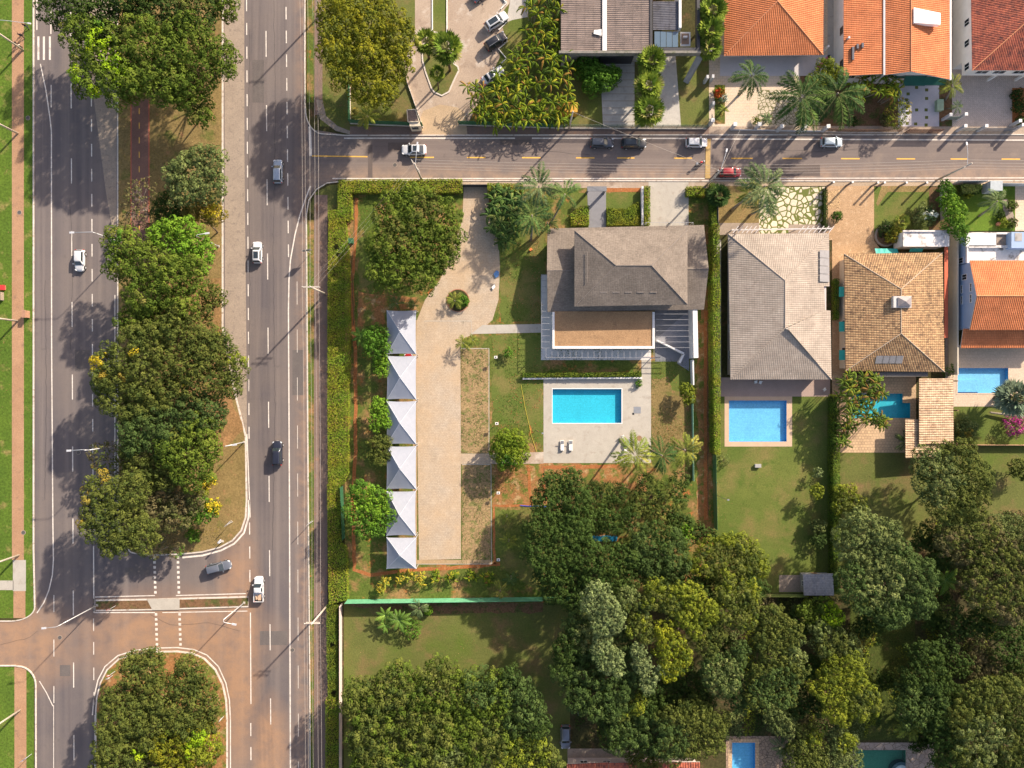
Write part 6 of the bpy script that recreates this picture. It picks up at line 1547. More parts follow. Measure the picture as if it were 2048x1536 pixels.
fence('low dark wall on the north edge of the garden beside the paver drive', [(925,374),(978,374)], 1.6, plain('gate_dark', (.06,.06,.07), .6), 5)
fence('white garden wall between gravel yard and lush garden', [(1879,372),(1881,440)], 1.8, PINKW, 5)
fence('short wall along the south edge of the long lawn', [(1440,1187),(1606,1188)], 2.0, plain('mossy', (.16,.2,.05), .8), 5)
fence('thin timber wall beside the avenue hedge at the lower lawn', [(684,1207),(684,1400),(684,1600)], 2.0, PINKW, 6)
fence('white louvred fence at the right end of the side street', [(1905,367),(1962,367)], 1.9, plain('louvre', (.55,.56,.58), .6), 1.6)
fence('white louvred fence in the far right corner of the side street', [(1990,372),(2100,373)], 1.9, plain('louvre2', (.56,.57,.59), .6), 1.6)
for i, (x, y) in enumerate(((1418,250),(1462,258),(1510,258),(1554,262),(1600,262),(1645,262))):
    p = W(x,y); r = empty('gate_pillar', p, ['white slanting-shadowed pillar by the modern house','white pillar at the flower bed gate','white pillar at the tiled walk','white pillar before the spreading palm','white pillar below the second palm','white pillar where the brown fence begins'][i], 'pillar', 'white pillars along the terrace garden')
    MB().box(p.x-.25,p.x+.25,p.y-.25,p.y+.25,0,2.3).build('shaft', WHITEG, r); MB().box(p.x-.32,p.x+.32,p.y-.32,p.y+.32,2.3,2.42).build('cap', WHITE, r)
fence('low grey wall between the terrace pillars', [(1462,261),(1645,264)], .7, WHITEG, 30)
for i, (x, y, h) in enumerate(((1408,165,2.4),(1420,162,2.0),(1415,110,2.0),(1421,215,2.0))):
    p = W(x,y); tag(MB().box(p.x-.2,p.x+.2,p.y-.3,p.y+.3,0,h).build('boundary_pillar', WHITEG), ['tallest white boundary pillar near the leaning fin','white boundary pillar right of the fin','white boundary pillar level with the orange eave','white boundary pillar beside the red-flowered bush'][i], 'pillar', 'pillars on the boundary of the stone terrace')
for i, (x, y) in enumerate(((1884,240),(1914,239),(1913,262),(1954,262),(2026,260),(2020,252))):
    p = W(x,y); r = empty('gate_pillar', p, ['white-capped pillar at the corner of the grey driveway','white-capped pillar at the inner corner of the bin yard','white-capped pillar on the street corner of the bin yard','white-capped pillar left of the wide gate','white-capped pillar right of the wide gate','small white pillar beside the planted bed'][i], 'pillar', 'white-capped pillars of the corner house')
    MB().box(p.x-.22,p.x+.22,p.y-.22,p.y+.22,0,2.5).build('shaft', WHITEG, r); MB().box(p.x-.27,p.x+.27,p.y-.27,p.y+.27,2.5,2.6).build('cap', PARAP, r)
fence('dark glass gate between the white-capped pillars', [(1954,263),(2026,262)], 1.7, mesh_mat('gate_grey', (.22,.23,.26), .6), 20)
fence('glass wall with slats left of the wide gate', [(1914,262),(1954,262)], 1.6, mesh_mat('gate_pale', (.28,.31,.31), .5), 1.4)
fence('short glass wall of the bin yard', [(1884,240),(1914,239)], 1.6, plain('bin_yard', (.20,.24,.22), .5), 20)
names = ['by the pebble bed','at the gravel gate, single','first of the close pair at the gravel yard','second of the close pair at the gravel yard','at the middle of the fenced lawn','near the lush garden corner']
for i, (x, y) in enumerate(((1655,372),(1692,372),(1742,373),(1755,373),(1798,373),(1838,373))):
    p = W(x,y); r = empty('fence_post', p, 'white-topped post of the south street fence '+names[i], 'post', 'white-topped posts along the south pavement')
    MB().box(p.x-.13,p.x+.13,p.y-.13,p.y+.13,0,2.4).build('shaft', plain('post_brown', (.25,.20,.17), .8) if i == 0 else bpy.data.materials['post_brown'], r); MB().box(p.x-.16,p.x+.16,p.y-.16,p.y+.16,2.4,2.5).build('cap', PARAP, r)
for y in (392, 412, 433, 455):
    pass

# ---------------------------------------------------------------- marquees
TENT = NT('marquee_fabric').set(.55, 0, .3); TENT.col(TENT.mix(TENT.mr(TENT.noise(.8,4),.3,.7), (.285,.305,.355), (.315,.335,.385))); TENT.bump(TENT.noise(1.6, 4, None, .7), .35, .12); TENT = TENT.mat
SEAM = plain('marquee_seam', (.55,.58,.64), .5)
PIPE = plain('marquee_pole', (.55,.56,.58), .4, .5, .05)
def marquee(label, x0, y0, x1, y1, z=2.7, zp=4.5, apex=None, slit=0):
    zp += random.uniform(-.12,.12); a, b = W(x0+random.uniform(-.8,.8),y0,z), W(x1+random.uniform(-.8,.8),y1,z); r = empty('marquee', ((a.x+b.x)/2,(a.y+b.y)/2,0), label, 'marquee', 'row of grey fabric marquees')
    cx, cy = (a.x+b.x)/2, (a.y+b.y)/2; hx, hy = (b.x-a.x)/2, (a.y-b.y)/2
    m = MB(); N_ = 20; idx = {}
    for i in range(N_+1):
        for j in range(N_+1):
            u, v = i/N_*2-1, j/N_*2-1; k = max(abs(u), abs(v)); d = min(abs(u), abs(v))
            # tensile: eaves pulled inwards between the corners, concave rise to the peak
            pin = 1-.035*(1-(d/(k+1e-6))**2)*k*k
            zz = z+(zp-z)*(1-k)**1.12
            m.v.append((cx+hx*u*(pin if abs(u) >= abs(v) else 1), cy+hy*v*(pin*.99 if abs(v) > abs(u) else 1), zz))
    for i in range(N_):
        for j in range(N_):
            q = [i*(N_+1)+j, (i+1)*(N_+1)+j, (i+1)*(N_+1)+j+1, i*(N_+1)+j+1]; uc, vc = (i+.5)/N_*2-1, (j+.5)/N_*2-1
            if (uc*vc > 0): m.f += [(q[0],q[1],q[2]),(q[0],q[2],q[3])]
            else: m.f += [(q[0],q[1],q[3]),(q[1],q[2],q[3])]
            m.m += [0,0]
    m.build('canopy', TENT, r)
    sm = MB()
    for sx in (-1,1):
        for sy in (-1,1): sm.tube([(cx+sx*hx*t, cy+sy*hy*t, z+(zp-z)*(1-t)**1.12+.012) for t in (1,.8,.6,.4,.2,.02)], .03, 5)
    sm.build('seam', SEAM, r)
    for sx in (-1,1):
        for sy in (-1,1): MB().tube([(cx+sx*hx*.98, cy+sy*hy*.98, 0), (cx+sx*hx*.98, cy+sy*hy*.98, z)], .06, 8).build('pole', PIPE, r)
    f = MB()
    for p, q in (((-1,-1),(1,-1)),((1,-1),(1,1)),((1,1),(-1,1)),((-1,1),(-1,-1))): f.beam((cx+p[0]*hx*.93,cy+p[1]*hy*.95,z-.1),(cx+q[0]*hx*.93,cy+q[1]*hy*.95,z-.1),.06,.06)
    f.build('frame', PIPE, r)
    return r
for i, (y0, y1, l) in enumerate(((620,709,'northernmost, dappled by the mango tree shade'),(711,799.5,'second from the north, red car beneath'),(801.5,889,'third from the north, a bright shrub touching its edge'),(891.5,979,'fourth from the north, beside the olive shrub'),(981.5,1072,'fifth from the north, overhung by the round green tree'),(1074.5,1138,'southernmost and shortest'))):
    marquee('grey peaked fabric marquee, '+l, 773, y0, 832, y1)

# ---------------------------------------------------------------- loungers, table, chairs, small things
CUSH = plain('white_cushion', (.74,.70,.66), .85, var=.05)
def lounger(px, py, label):
    c = W(px,py); r = empty('sun_lounger', c, label, 'sun lounger', 'sun loungers on the pool deck')
    X, Y = c.x, c.y; z = .035
    f = MB(); f.box(X-.33,X+.33,Y-.95,Y+.95,.24,.30); f.build('frame', WHITE, r)
    for sx in (-1,1):
        for sy in (-.85,.85): MB().box(X+sx*.28-.03,X+sx*.28+.03,Y+sy-.03,Y+sy+.03,z,.24).build('leg', WHITE, r)
    m = MB(); m.box(X-.31,X+.31,Y-.93,Y-.28,.30,.42); m.box(X-.31,X+.31,Y-.26,Y+.28,.30,.42); o = m.build('mattress', CUSH, r); bv = o.modifiers.new('b','BEVEL'); bv.width = .04; bv.segments = 2
    m = MB(); m.prism([(X-.31,Y+.3),(X+.31,Y+.3),(X+.31,Y+.93),(X-.31,Y+.93)], .34, .46)
    o = m.build('backrest', CUSH, r); bv = o.modifiers.new('b','BEVEL'); bv.width = .04; bv.segments = 2
    for v in o.data.vertices:
        if v.co.y > .6: v.co.z += .42
    m = MB(); m.box(X-.24,X+.24,Y-.85,Y-.6,.42,.50); o = m.build('towel', WHITE, r)
lounger(1124,891,'left one of two white sun loungers below the turquoise pool'); lounger(1141,891,'right one of two white sun loungers below the turquoise pool')
def chair(px, py, ang, label, mat=None, group=None):
    r = empty('garden_chair', W(px,py), label, 'chair', group); mat = mat or WHITE
    MB().box(-.25,.25,-.25,.25,.42,.47).build('seat', mat, r, local=True); MB().box(-.25,.25,.21,.26,.47,.9).build('backrest', mat, r, local=True)
    for sx in (-1,1):
        for sy in (-1,1): MB().box(sx*.22-.02,sx*.22+.02,sy*.22-.02,sy*.22+.02,.035,.42).build('leg', mat, r, local=True)
    r.rotation_euler.z = R(ang)
def table(px, py, label, rad=.6, mat=None):
    r = empty('round_table', W(px,py), label, 'table'); MB().tube([(0,0,.7),(0,0,.74)], rad, 24).build('table_top', mat or STEEL, r, local=True)
    for k in range(4): a = k*math.pi/2+.4; MB().tube([(math.cos(a)*rad*.2,math.sin(a)*rad*.2,.7),(math.cos(a)*rad*.8,math.sin(a)*rad*.8,.03)], .03, 6).build('leg', mat or STEEL, r, local=True)
table(1257,884,'round grey table beside the yellow-green pool palm')
table(1277,876,'round brown table under the yellow-green palm', .5, WOODM)
chair(1245,873,20,'pale garden chair left of the round grey table'); chair(1251,898,160,'pale garden chair below the round grey table')
chair(1647,779,40,'white chair at the hedge end of the pink terrace'); chair(1510,764,10,'left one of two white chairs under the beige eave'); chair(1519,765,-20,'right one of two white chairs under the beige eave')
tag(MB().prism([tuple(W(*p).xy) for p in ((993,541),(998,544),(997,553),(991,556),(987,548))], .04, .25).build('plastic_sheet', plain('blue_plastic', (.10,.22,.45), .5)), 'crumpled blue plastic on the edge of the paver drive', 'plastic')
tag(MB().prism([tuple(W(*p).xy) for p in ((983,575),(989,568),(991,574),(986,580))], .04, .3).build('paper_bag', WHITE), 'white bag on the paver drive near the round planting', 'bag')
tag(MB().prism([tuple(W(*p).xy) for p in ((1058,500),(1062,496),(1065,500),(1060,503))], .04, .4).build('safety_cone', plain('cone', (.7,.2,.06), .6)), 'orange safety cone in the garden left of the shingled house', 'cone')
sp = MB()
for k in range(9):
    x = 1184+k*5.5; sp.prism([tuple(W(*p).xy) for p in ((x,1072+math.sin(k)*2),(x+5,1071),(x+5,1078),(x,1081))], .03, .9+.05*(k%3))
tag(sp.build('tarpaulin', plain('tarp_blue', (.02,.20,.34), .5)), 'long blue tarpaulin glimpsed between the trees', 'tarpaulin')
tag(MB().tube([W(1040,1011,.05), W(1058,1012.5,.06), W(1078,1012,.05), W(1095,1014,.05)], .08, 8).build('hose', plain('blue_hose', (.03,.07,.4), .5)), 'blue pipe lying in the red soil trench', 'pipe')
tag(MB().tube([W(1042,770,.06),W(1050,815,.06),W(1058,850,.06),W(1062,870,.06),W(1073,903,.06)], .04, 6).build('hose', plain('yellow_hose', (.5,.42,.05), .5)), 'thin yellow hose snaking down the lawn left of the pool deck', 'hose')
for i, (x, y) in enumerate(((1986,806),(1980,825))):
    tag(MB().tube([W(x,y,.5), W(x+80,y-10+20*i,.9)], [.16,.28], 9).build('log', BARKL), ['upper of two pale bare logs under the silver palm','lower of two pale bare logs under the silver palm'][i], 'log')
tag(MB().tube([W(1150,1403,.1), W(1157,1430,.1)], .06, 6).build('pole_on_grass', METAL), 'thin pale pole lying on the dark grass under the wood', 'pole')
m = MB(); c = W(1770,472)
m.tube([(c.x,c.y,0),(c.x,c.y,.35)], 2.0, 20); 
rr = empty('planter', c, 'round stone-edged planter in the gravel yard', 'planter'); m.build('rim', CONCW, rr); MB().tube([(c.x,c.y,.3),(c.x,c.y,.37)], 1.7, 20).build('earth', SOILD, rr)
c = W(916,601); rr = empty('planter', c, 'round planting bed on the paver drive', 'planter'); MB().tube([(c.x,c.y,0),(c.x,c.y,.12)], 2.1, 28).build('rim', plain('brick_ring', (.34,.16,.10), .9), rr); MB().tube([(c.x,c.y,.1),(c.x,c.y,.15)], 1.95, 28).build('earth', FLOOR, rr)
c = W(1994,449); tag(MB().tube([(c.x,c.y,0),(c.x,c.y,.45)], [.3,.4], 14).build('plant_pot', plain('clay', (.5,.2,.12), .8)), 'round clay pot on the bright lawn', 'pot')
m = MB(); p = [W(1625,140),W(1646,121),W(1648,126),W(1630,146)]; m.prism([(q.x,q.y) for q in p], 1.6, 1.7); tag(m.build('pink_canopy', plain('pink_cloth', (.5,.10,.18), .7)), 'pink and white canopy at the corner of the orange hip roof', 'canopy')

for i, (x, y, l) in enumerate(((157,905,'beside the lane dashes of the left carriageway'),(39,425,'on the dirt path level with the bright green tree'),(47,1065,'on the dirt path below the long lane line'),(120,1275,'at the dusty crossing'),(585,1300,'in the right lane near the double crossarm pole'),(790,330,'on the side street left of the pole'),(56,236,'on the verge by the left kerb'))):
    c = W(x,y); r = empty('manhole_cover', c, 'round manhole cover '+l, 'manhole cover'); MB().tube([(c.x,c.y,.0),(c.x,c.y,.034)], .42, 24).build('rim', CONCW, r); MB().tube([(c.x,c.y,.034),(c.x,c.y,.04)], .34, 24).build('lid', plain('iron', (.10,.09,.085), .6) if 'iron' not in bpy.data.materials else bpy.data.materials['iron'], r)
# ---------------------------------------------------------------- trees of the avenue median
G1 = 'trees of the avenue median'
tree('dark green tree cut by the top edge over the left road', 'dark', [(130,10,48),(190,25,50),(250,5,55),(215,60,35)], 11, group=G1)
tree('dark brown-green tree cut by the top edge, between the two carriageways', 'dark', [(320,20,55),(390,15,48),(360,50,35)], 10, group=G1, accents=[(390,5,40,'olive')])
tree('single small crown overhanging the right carriageway kerb at the top', 'mango', [(452,16,24),(438,0,20)], 8, group=G1, base=(425,40))
tree('big crown with patches of fresh yellow-green leaves over the left road', 'mango', [(175,85,42),(215,110,55),(190,150,45),(245,165,48),(160,60,30)], 12, group=G1, accents=[(205,95,24,'lime'),(230,110,22,'lime'),(180,130,10,'lime'),(235,135,24,'lime'),(148,138,12,'lime'),(160,160,20,'lime'),(265,165,26,'lime'),(205,190,16,'lime'),(205,55,12,'fresh')])
tree('dark rounded crown right of the yellow-green patched one', 'mango', [(290,90,52),(330,120,52),(280,160,40),(330,170,42)], 12.5, group=G1)
tree('tall crown reaching over the kerb of the right carriageway near the top', 'mango', [(380,80,48),(400,140,48),(440,115,34),(370,170,46),(455,140,18)], 12, group=G1)
tree('lowest lobe of the top grove, small crown above the cycle path', 'mango', [(392,205,30),(405,235,22),(375,200,20)], 9, group=G1, accents=[(400,220,24,'olive')])
tree('grey-green round tree alone beside the right kerb', 'grey', [(385,345,44),(420,325,34),(420,375,36),(370,380,34),(355,350,24)], 9.5, group=G1)
tree('bare greyish twiggy tree over the cycle path', 'brown', [(285,395,36),(270,430,26),(300,430,30)], 5.5, group=G1, sparse=.32, twig=14, bark=BARKL, rc=.5)
tree('golden-leaved small tree beside the kerb', 'ochre', [(405,425,26),(428,430,24),(385,430,18)], 6.5, group=G1, accents=[(425,425,20,'yellow')], base=(436,466), twig=4)
tree('bright lettuce-green tree by the street lamp', 'bright', [(330,470,30),(362,462,30),(392,480,30),(370,510,30),(412,510,22),(405,540,14)], 9, group=G1, rc=.6)
tree('large dark crown directly below the bright green tree', 'mango', [(250,490,38),(285,525,50),(340,560,52),(300,590,48),(380,545,32),(365,600,35),(235,530,26)], 11, group=G1, accents=[(245,480,16,'fresh')])
tree('small crown at the right kerb below the large dark crown', 'olive', [(425,595,26),(410,625,20)], 6, group=G1)
tree('wide olive crown with orange blossom at its left tip', 'olive', [(240,730,48),(300,690,52),(360,660,45),(300,760,50),(360,720,50),(215,750,32),(400,690,40)], 11.5, group=G1, accents=[(200,725,22,'yellow'),(220,750,12,'ochre'),(260,755,10,'ochre'),(285,705,10,'yellow')], leaf=.3, rc=.65)
tree('wide olive crown reaching furthest right over the carriageway', 'olive', [(420,720,48),(455,735,42),(400,770,45),(440,690,30),(460,770,28)], 11, group=G1, accents=[(440,665,8,'yellow'),(480,720,14,'ygreen'),(380,770,8,'yellow')], leaf=.3, rc=.65)
tree('olive crown in the middle of the grove below the orange blossom', 'olive', [(235,790,42),(280,810,45),(330,790,42),(215,770,25)], 10.5, group=G1, leaf=.3)
tree('blue-green crown in the lower half of the grove', 'blue', [(290,850,44),(330,870,40),(270,880,30),(380,830,40),(420,830,36)], 10.5, group=G1, leaf=.3, rc=.7)
tree('dark glossy crown with green highlights above the mossy kerb lamps', 'mango', [(400,870,42),(370,900,46),(390,940,40),(345,900,32),(420,900,26)], 11, group=G1)
tree('sparse twiggy tree with yellow leaves beside the left road lamp', 'brown', [(215,915,34),(250,930,26)], 7, group=G1, sparse=.5, twig=10, bark=BARKL, rc=.5, accents=[(205,945,24,'ochre'),(225,930,30,'olive')])
tree('big rounded olive crown over the left lanes at the foot of the grove', 'olive', [(205,985,40),(235,1000,46),(270,980,34),(200,1040,40),(245,1050,52),(285,1070,36),(230,1085,30)], 11.5, group=G1, accents=[(175,990,20,'ochre'),(215,950,18,'ochre'),(165,1040,14,'ochre')], leaf=.3, rc=.65)
tree('shaded brown-green crown between the round olive one and the grass', 'brown', [(330,980,46),(350,1020,40),(310,1030,35),(385,1000,28)], 8, group=G1, sparse=.9, accents=[(320,960,20,'olive')])
tree('low bush with yellow leaves on the median grass', 'ygreen', [(415,960,16),(405,985,14)], 3.5, group=G1, rc=.45, accents=[(420,965,18,'yellow')])
tree('small tree with yellow tips on the median grass', 'fresh', [(405,1020,24),(425,1015,18),(385,1030,18)], 5, group=G1, rc=.5, accents=[(430,1010,18,'yellow')])
tree('thin leafless bush hanging over the kerb at the grove foot', 'brown', [(325,1085,26),(350,1100,20),(310,1105,14)], 4, group=G1, sparse=.4, twig=10, bark=BARKL, rc=.4, accents=[(358,1105,10,'fresh')])
shrub('small shrub on the median grass right of the leafless bush', 'fresh', 388, 1070, 14, 2.2, group=G1)
for l, k, lb, ac in (('top left crown of the lower island, above the round sign','olive',[(290,1340,40),(265,1325,22),(305,1315,22)],()),
                     ('top right crown of the lower island with soil showing','olive',[(375,1330,22),(395,1345,24),(370,1365,30)],()),
                     ('left crown of the lower island','olive',[(240,1400,36),(265,1420,46),(235,1450,38)],()),
                     ('central crown of the lower island','olive',[(320,1400,46),(350,1420,46),(310,1450,46),(380,1440,36)],()),
                     ('right crown of the lower island at the kerb','olive',[(405,1385,34),(420,1410,26),(400,1440,34)],()),
                     ('yellow-green crown at the bottom right of the lower island','golden',[(350,1490,46),(395,1475,42),(415,1500,28),(380,1540,48)],[(400,1480,30,'lime'),(420,1500,30,'ygreen')]),
                     ('bottom left crown of the lower island cut by the picture edge','olive',[(235,1490,40),(270,1510,48),(225,1530,36),(300,1550,48)],[(280,1500,14,'lime')])):
    tree(l, k, lb, 9, group='trees of the lower island', leaf=.3, rc=.62, accents=ac, flat=.7)

# ---------------------------------------------------------------- north side
tree('very large golden-green tree at the corner of the avenue and side street', 'golden', [(690,40,50),(740,50,58),(785,70,48),(680,95,44),(730,110,58),(780,130,46),(740,170,48),(695,140,38),(765,190,30),(800,110,26)], 12.5, leaf=.32, rc=.62, base=(745,120), bark=BARK)
palm('small spiky palm behind the green fence corner', 735, 232, 22, 2.2, 'palmy', 18, trunk_r=.1, lw=.2)
shrub('pale low shrub by the green fence corner', 'ochre', 711, 224, 8, 1.2)
fan_palm('left fan palm on the teardrop island of the yard', 853, 84, 28, 8, 'fan', 24, base=(858,118))
fan_palm('right fan palm on the teardrop island of the yard', 893, 96, 36, 8.5, 'fan', 30, base=(900,142))
fan_palm('small fan palm at the tip of the teardrop island', 874, 146, 18, 5, 'fan', 16, trunk_r=.12, base=(877,180))
G2 = 'arching palm clumps between yard and street'
AL = 'yellow-green arching palm clump in the dense thicket between yard and modern grey house'
for x, y, r, h in ((1065,20,30,5.5),(1095,40,32,5.5),(1110,10,28,5.5),(1070,65,34,5),(1105,75,32,5.2),(1055,100,30,5),(1040,125,34,4.8),(1085,120,34,5),(1118,110,28,5),(1032,148,24,4.6),(1000,182,22,4.0),(952,186,28,4),(1010,170,34,4.5),(1050,165,36,4.8),(1095,160,34,4.8),(1125,150,26,4.6),(975,205,32,4),(1010,215,34,4.2),(1050,210,36,4.4),(1090,205,34,4.4),(1130,200,24,4),(960,228,22,3.4),(1040,240,26,3.4),(1000,242,22,3.2),(1080,238,26,3.4),(1115,235,22,3)):
    strap_plant(x, y, r*1.0, h, 'areca', 5, 8, AL, G2, 'palm clump', 'areca_palm', blade=1.9)
for x, y, r, l in ((1170,135,24,'left of'),(1190,150,26,'in the middle of'),(1212,160,26,'right of'),(1182,172,20,'lowest of'),(1228,148,16,'at the driveway end of')):
    tree('spiky fresh-green shrub '+l+' the shaded front bed of the modern house', 'fresh', [(x,y,r)], 3.2, 'shrub', 'podocarpus', 'spiky green shrubs of the modern house', .4, .26, 1.0)
for x, y, r, h, l in ((1303,122,32,5,'upper'),(1297,172,33,5,'middle'),(1297,222,35,4.6,'lower')): fan_palm(f'{l} one of three fan palms between the driveway halves', x, y, r, h, 'fan', 34, group='fan palms of the driveway strip', trunk_r=.2)
for x, y, r, h, l in ((1425,22,33,5,'topmost'),(1420,62,31,5,'middle'),(1420,96,27,4.4,'lowest')): fan_palm(f'{l} fan palm on the boundary beside the orange hip roof', x, y, r, h, 'fan', 30, group='fan palms by the orange hip roof')
palm('spreading feather palm casting a long shadow on the stone terrace', 1504, 150, 34, 6.5, 'palmd', 13, base=(1478,190), up=.5)
shrub('round red-flowering bush on the flower bed', 'ygreen', 1438, 184, 11, 1.5, accents=((1436,184,12,'redf'),) if False else ())
PAL['redf'] = [((.48,.06,.02),5),((.55,.16,.03),3),((.10,.14,.03),2)]; PAL['whitef'] = [((.55,.58,.50),5),((.12,.2,.08),5)]; PAL['magenta'] = [((.42,.03,.22),5),((.5,.08,.3),3),((.09,.12,.03),5)]
shrub('round bush covered in red-orange flowers', 'redf', 1437, 186, 10, 1.7, rc=.3)
shrub('white-flowering bush beside the red one', 'whitef', 1446, 197, 9, 1.2, rc=.3)
big_leaf_plant(1446, 220, 12, 1.6, 'palmy', 10, 'leafy plant at the lower end of the flower bed')
big_leaf_plant(1533, 236, 14, 1.2, 'palmg', 12, 'pale agave-like plant on the cobbled path')
shrub('small yellow-green bush by the terrace pillars', 'ygreen', 1511, 242, 7, 1.1)
tree('loose green tree in front of the pink canopy', 'ygreen', [(1650,140,22),(1640,165,22),(1665,150,16)], 5, leaf=.28, rc=.5)
palm('left of two big feather palms over the cobbled terrace', 1603, 195, 52, 7, 'palmd', 17, base=(1580,215), up=.45)
palm('right of two big feather palms over the cobbled terrace', 1676, 186, 52, 7.2, 'palmd', 17, base=(1640,215), up=.45)
palm('small yellow feather palm below the two big ones', 1612, 232, 20, 3, 'palmy', 12)
for x, y, r, l in ((1730,150,30,'upper left'),(1762,135,24,'on the roof edge'),(1745,175,34,'central'),(1775,165,26,'right'),(1715,180,26,'left'),(1780,190,20,'lowest')):
    strap_plant(x, y, r, 4.6, 'areca', 6, 8, f'arching palm clump before the two-roofed orange house, {l} of the group', 'palm clumps of the orange two-roof house', 'palm clump', 'areca_palm', blade=1.6)
tree('pale silvery-yellow shrub at the corner of the grey driveway', 'ochre', [(1795,222,24),(1790,240,18),(1805,210,14)], 3.4, 'shrub', 'shrub', sparse=.6, rc=.4, leaf=.24, accents=[(1795,225,30,'ygreen')])
shrub('dark round bush on the shaded lawn by the brown fence', 'dark', 1708, 244, 9, 1.2)
shrub('brown-leaved shrub at the bottom of the shaded lawn', 'brown', 1770, 240, 12, 1.6)
palm('small feather palm between the grey and paved driveways', 1905, 172, 22, 4.5, 'palmy', 10, base=(1890,200))
palm('tiny palm leaning over the paved driveway', 1915, 213, 13, 3.2, 'palm', 8, base=(1890,218), trunk_r=.08)
for x, y, r in ((2032,190,12),(2036,215,13),(2040,240,10)): shrub(f'leafy rose bush in the red bed at the right edge, {"upper" if y<200 else "middle" if y<230 else "lower"} one', 'dark', x, y, r, 1.2, group='rose bushes of the red bed')
strap_plant(1500, 105, 10, 1.5, 'fan', 4, 7, 'small plant by the terrace posts', None, 'plant', 'garden_plant', blade=.7)

# ---------------------------------------------------------------- hedges
hedge('long clipped hedge between the avenue footpath and the marquee garden, upper half', [(661,424),(692,424),(699,490),(702,570),(703,680),(700,800),(700,945),(688,968),(660,968),(659,800),(659,600),(661,470)], 1.4, gaps=[(676,497,7),(680,512,6),(673,482,4)])
hedge('lower half of the long clipped avenue hedge, beside the round green tree', [(658,968),(684,968),(685,1085),(697,1095),(698,1195),(662,1205),(660,1100)], 1.4)
hedge('short hedge block stepping to the side street corner', [(679,384),(706,384),(707,440),(700,446),(679,430)], 1.4)
hedge('hedge along the side street above the mango tree', [(680,364),(925,362),(925,389),(706,389),(680,390)], 1.4)
hedge('unkempt hedge along the footpath below the marquee garden', [(657,1206),(678,1208),(678,1300),(682,1392),(660,1392),(657,1300)], 1.3, 'hedged', gaps=[(668,1285,6),(670,1380,7)])
hedge('bright hedge at the bottom of the footpath', [(655,1392),(680,1392),(684,1600),(655,1600)], 1.4)
hedge('small hedge behind the feather palms at the street', [(976,372),(1045,373),(1045,388),(976,388)], 1.8)
hedge('narrow clipped hedge beside the concrete driveway', [(1286,377),(1297,377),(1297,452),(1286,452)], 1.5)
hedge('small bright hedge at the street left of the dark cycad', [(1370,377),(1404,377),(1404,395),(1370,395)], 1.4)
hedge('tall slim hedge separating the shingled house and the beige-tiled house', [(1417,455),(1428,455),(1430,600),(1430,800),(1430,905),(1419,905),(1416,700),(1415,560)], 3.2)
hedge('dark tall hedge right of the long lawn', [(1655,790),(1666,790),(1668,1000),(1668,1180),(1656,1180),(1654,930)], 2.4, 'hedged')
hedge('low ivy strip beside the beige-tiled house', [(1662,560),(1670,560),(1670,640),(1663,640)], 1.6, 'hedged')
hedge('low planting along the white planter wall', [(1045,747),(1281,745),(1281,753),(1045,755)], .8, 'hedged', leaf=.2)
hedge('yellow-green ground cover right of the slate entrance walk', [(1213,418),(1250,420),(1275,405),(1282,452),(1213,452)], .7, 'ygreen', leaf=.22)
hedge('green ground cover left of the slate entrance walk', [(1140,430),(1160,415),(1177,413),(1177,452),(1142,452)], .7, 'hedge', leaf=.2)
hedge('low hedge between the house path and the beige-tiled lot', [(1415,372),(1424,372),(1428,455),(1417,455)], 1.8, 'hedged')
hedge('dark red-leaved creeper on the divider of the crazy paving', [(1643,380),(1651,380),(1651,462),(1643,462)], .9, 'dark')
hedge('low hedge inside the louvred fence of the lush garden', [(1912,373),(1955,373),(1950,390),(1914,392)], 1.5, 'dark')

PAL['ball'] = [((.125,.185,.016),5),((.095,.15,.014),4),((.165,.215,.018),2)]
# ---------------------------------------------------------------- marquee garden
tree('big rounded dark green mango tree in the marquee garden', 'mango', [(795,430,46),(835,425,48),(880,440,40),(900,475,30),(770,500,42),(820,490,55),(870,510,42),(790,545,44),(840,550,38),(895,505,22),(755,545,22)], 9.5, rc=.72, accents=[(850,420,34,'olive'),(800,470,30,'olive')], base=(840,475))
tree('dense tree touching the first marquee', 'fresh', [(752,675,26),(762,695,20),(745,700,18)], 4.6, rc=.55, leaf=.3)
big_leaf_plant(722, 672, 20, 3.4, 'banana', 12, 'papaya plant with star-shaped leaves west of the first marquee')
tree('small bright tree at the joint of the first two marquees', 'bright', [(763,725,16),(765,742,13)], 3.8, rc=.42, leaf=.26)
tree('bright green shrub touching the third marquee', 'bright', [(758,812,18),(764,832,20),(752,845,16),(775,848,10)], 4.0, rc=.42, leaf=.26)
tree('olive round shrub beside the fourth marquee', 'olive', [(752,892,20),(762,905,22),(755,915,16),(768,885,16)], 4.0, rc=.42, leaf=.24)
tree('round bright green tree overhanging the hedge and the fifth marquee', 'fresh', [(725,990,30),(750,1000,30),(715,1025,28),(745,1035,34),(770,1030,22),(735,1060,22),(760,1050,20)], 7, rc=.55, leaf=.32, accents=[(740,1010,40,'bright')])
tree('perfectly round clipped tree beside the garden path', 'ball', [(1019,898,38),(1010,888,30),(1028,908,30),(1012,910,28),(1030,888,26)], 5.2, rc=.4, leaf=.24, flat=.85, base=(1008,892), accents=[(1015,925,16,'fresh')])
tree('round yellow-green shrub at the end of the white wall', 'ygreen', [(1374,782,16),(1376,798,13)], 2.8, 'shrub', 'shrub', rc=.4, leaf=.26)
palm('little palm shading the top end of the first marquee', 792, 606, 14, 2, 'palm', 12, trunk_r=.08); palm('little palm by the sandy edge above the first marquee', 826, 609, 11, 1.8, 'palm', 10, trunk_r=.08)
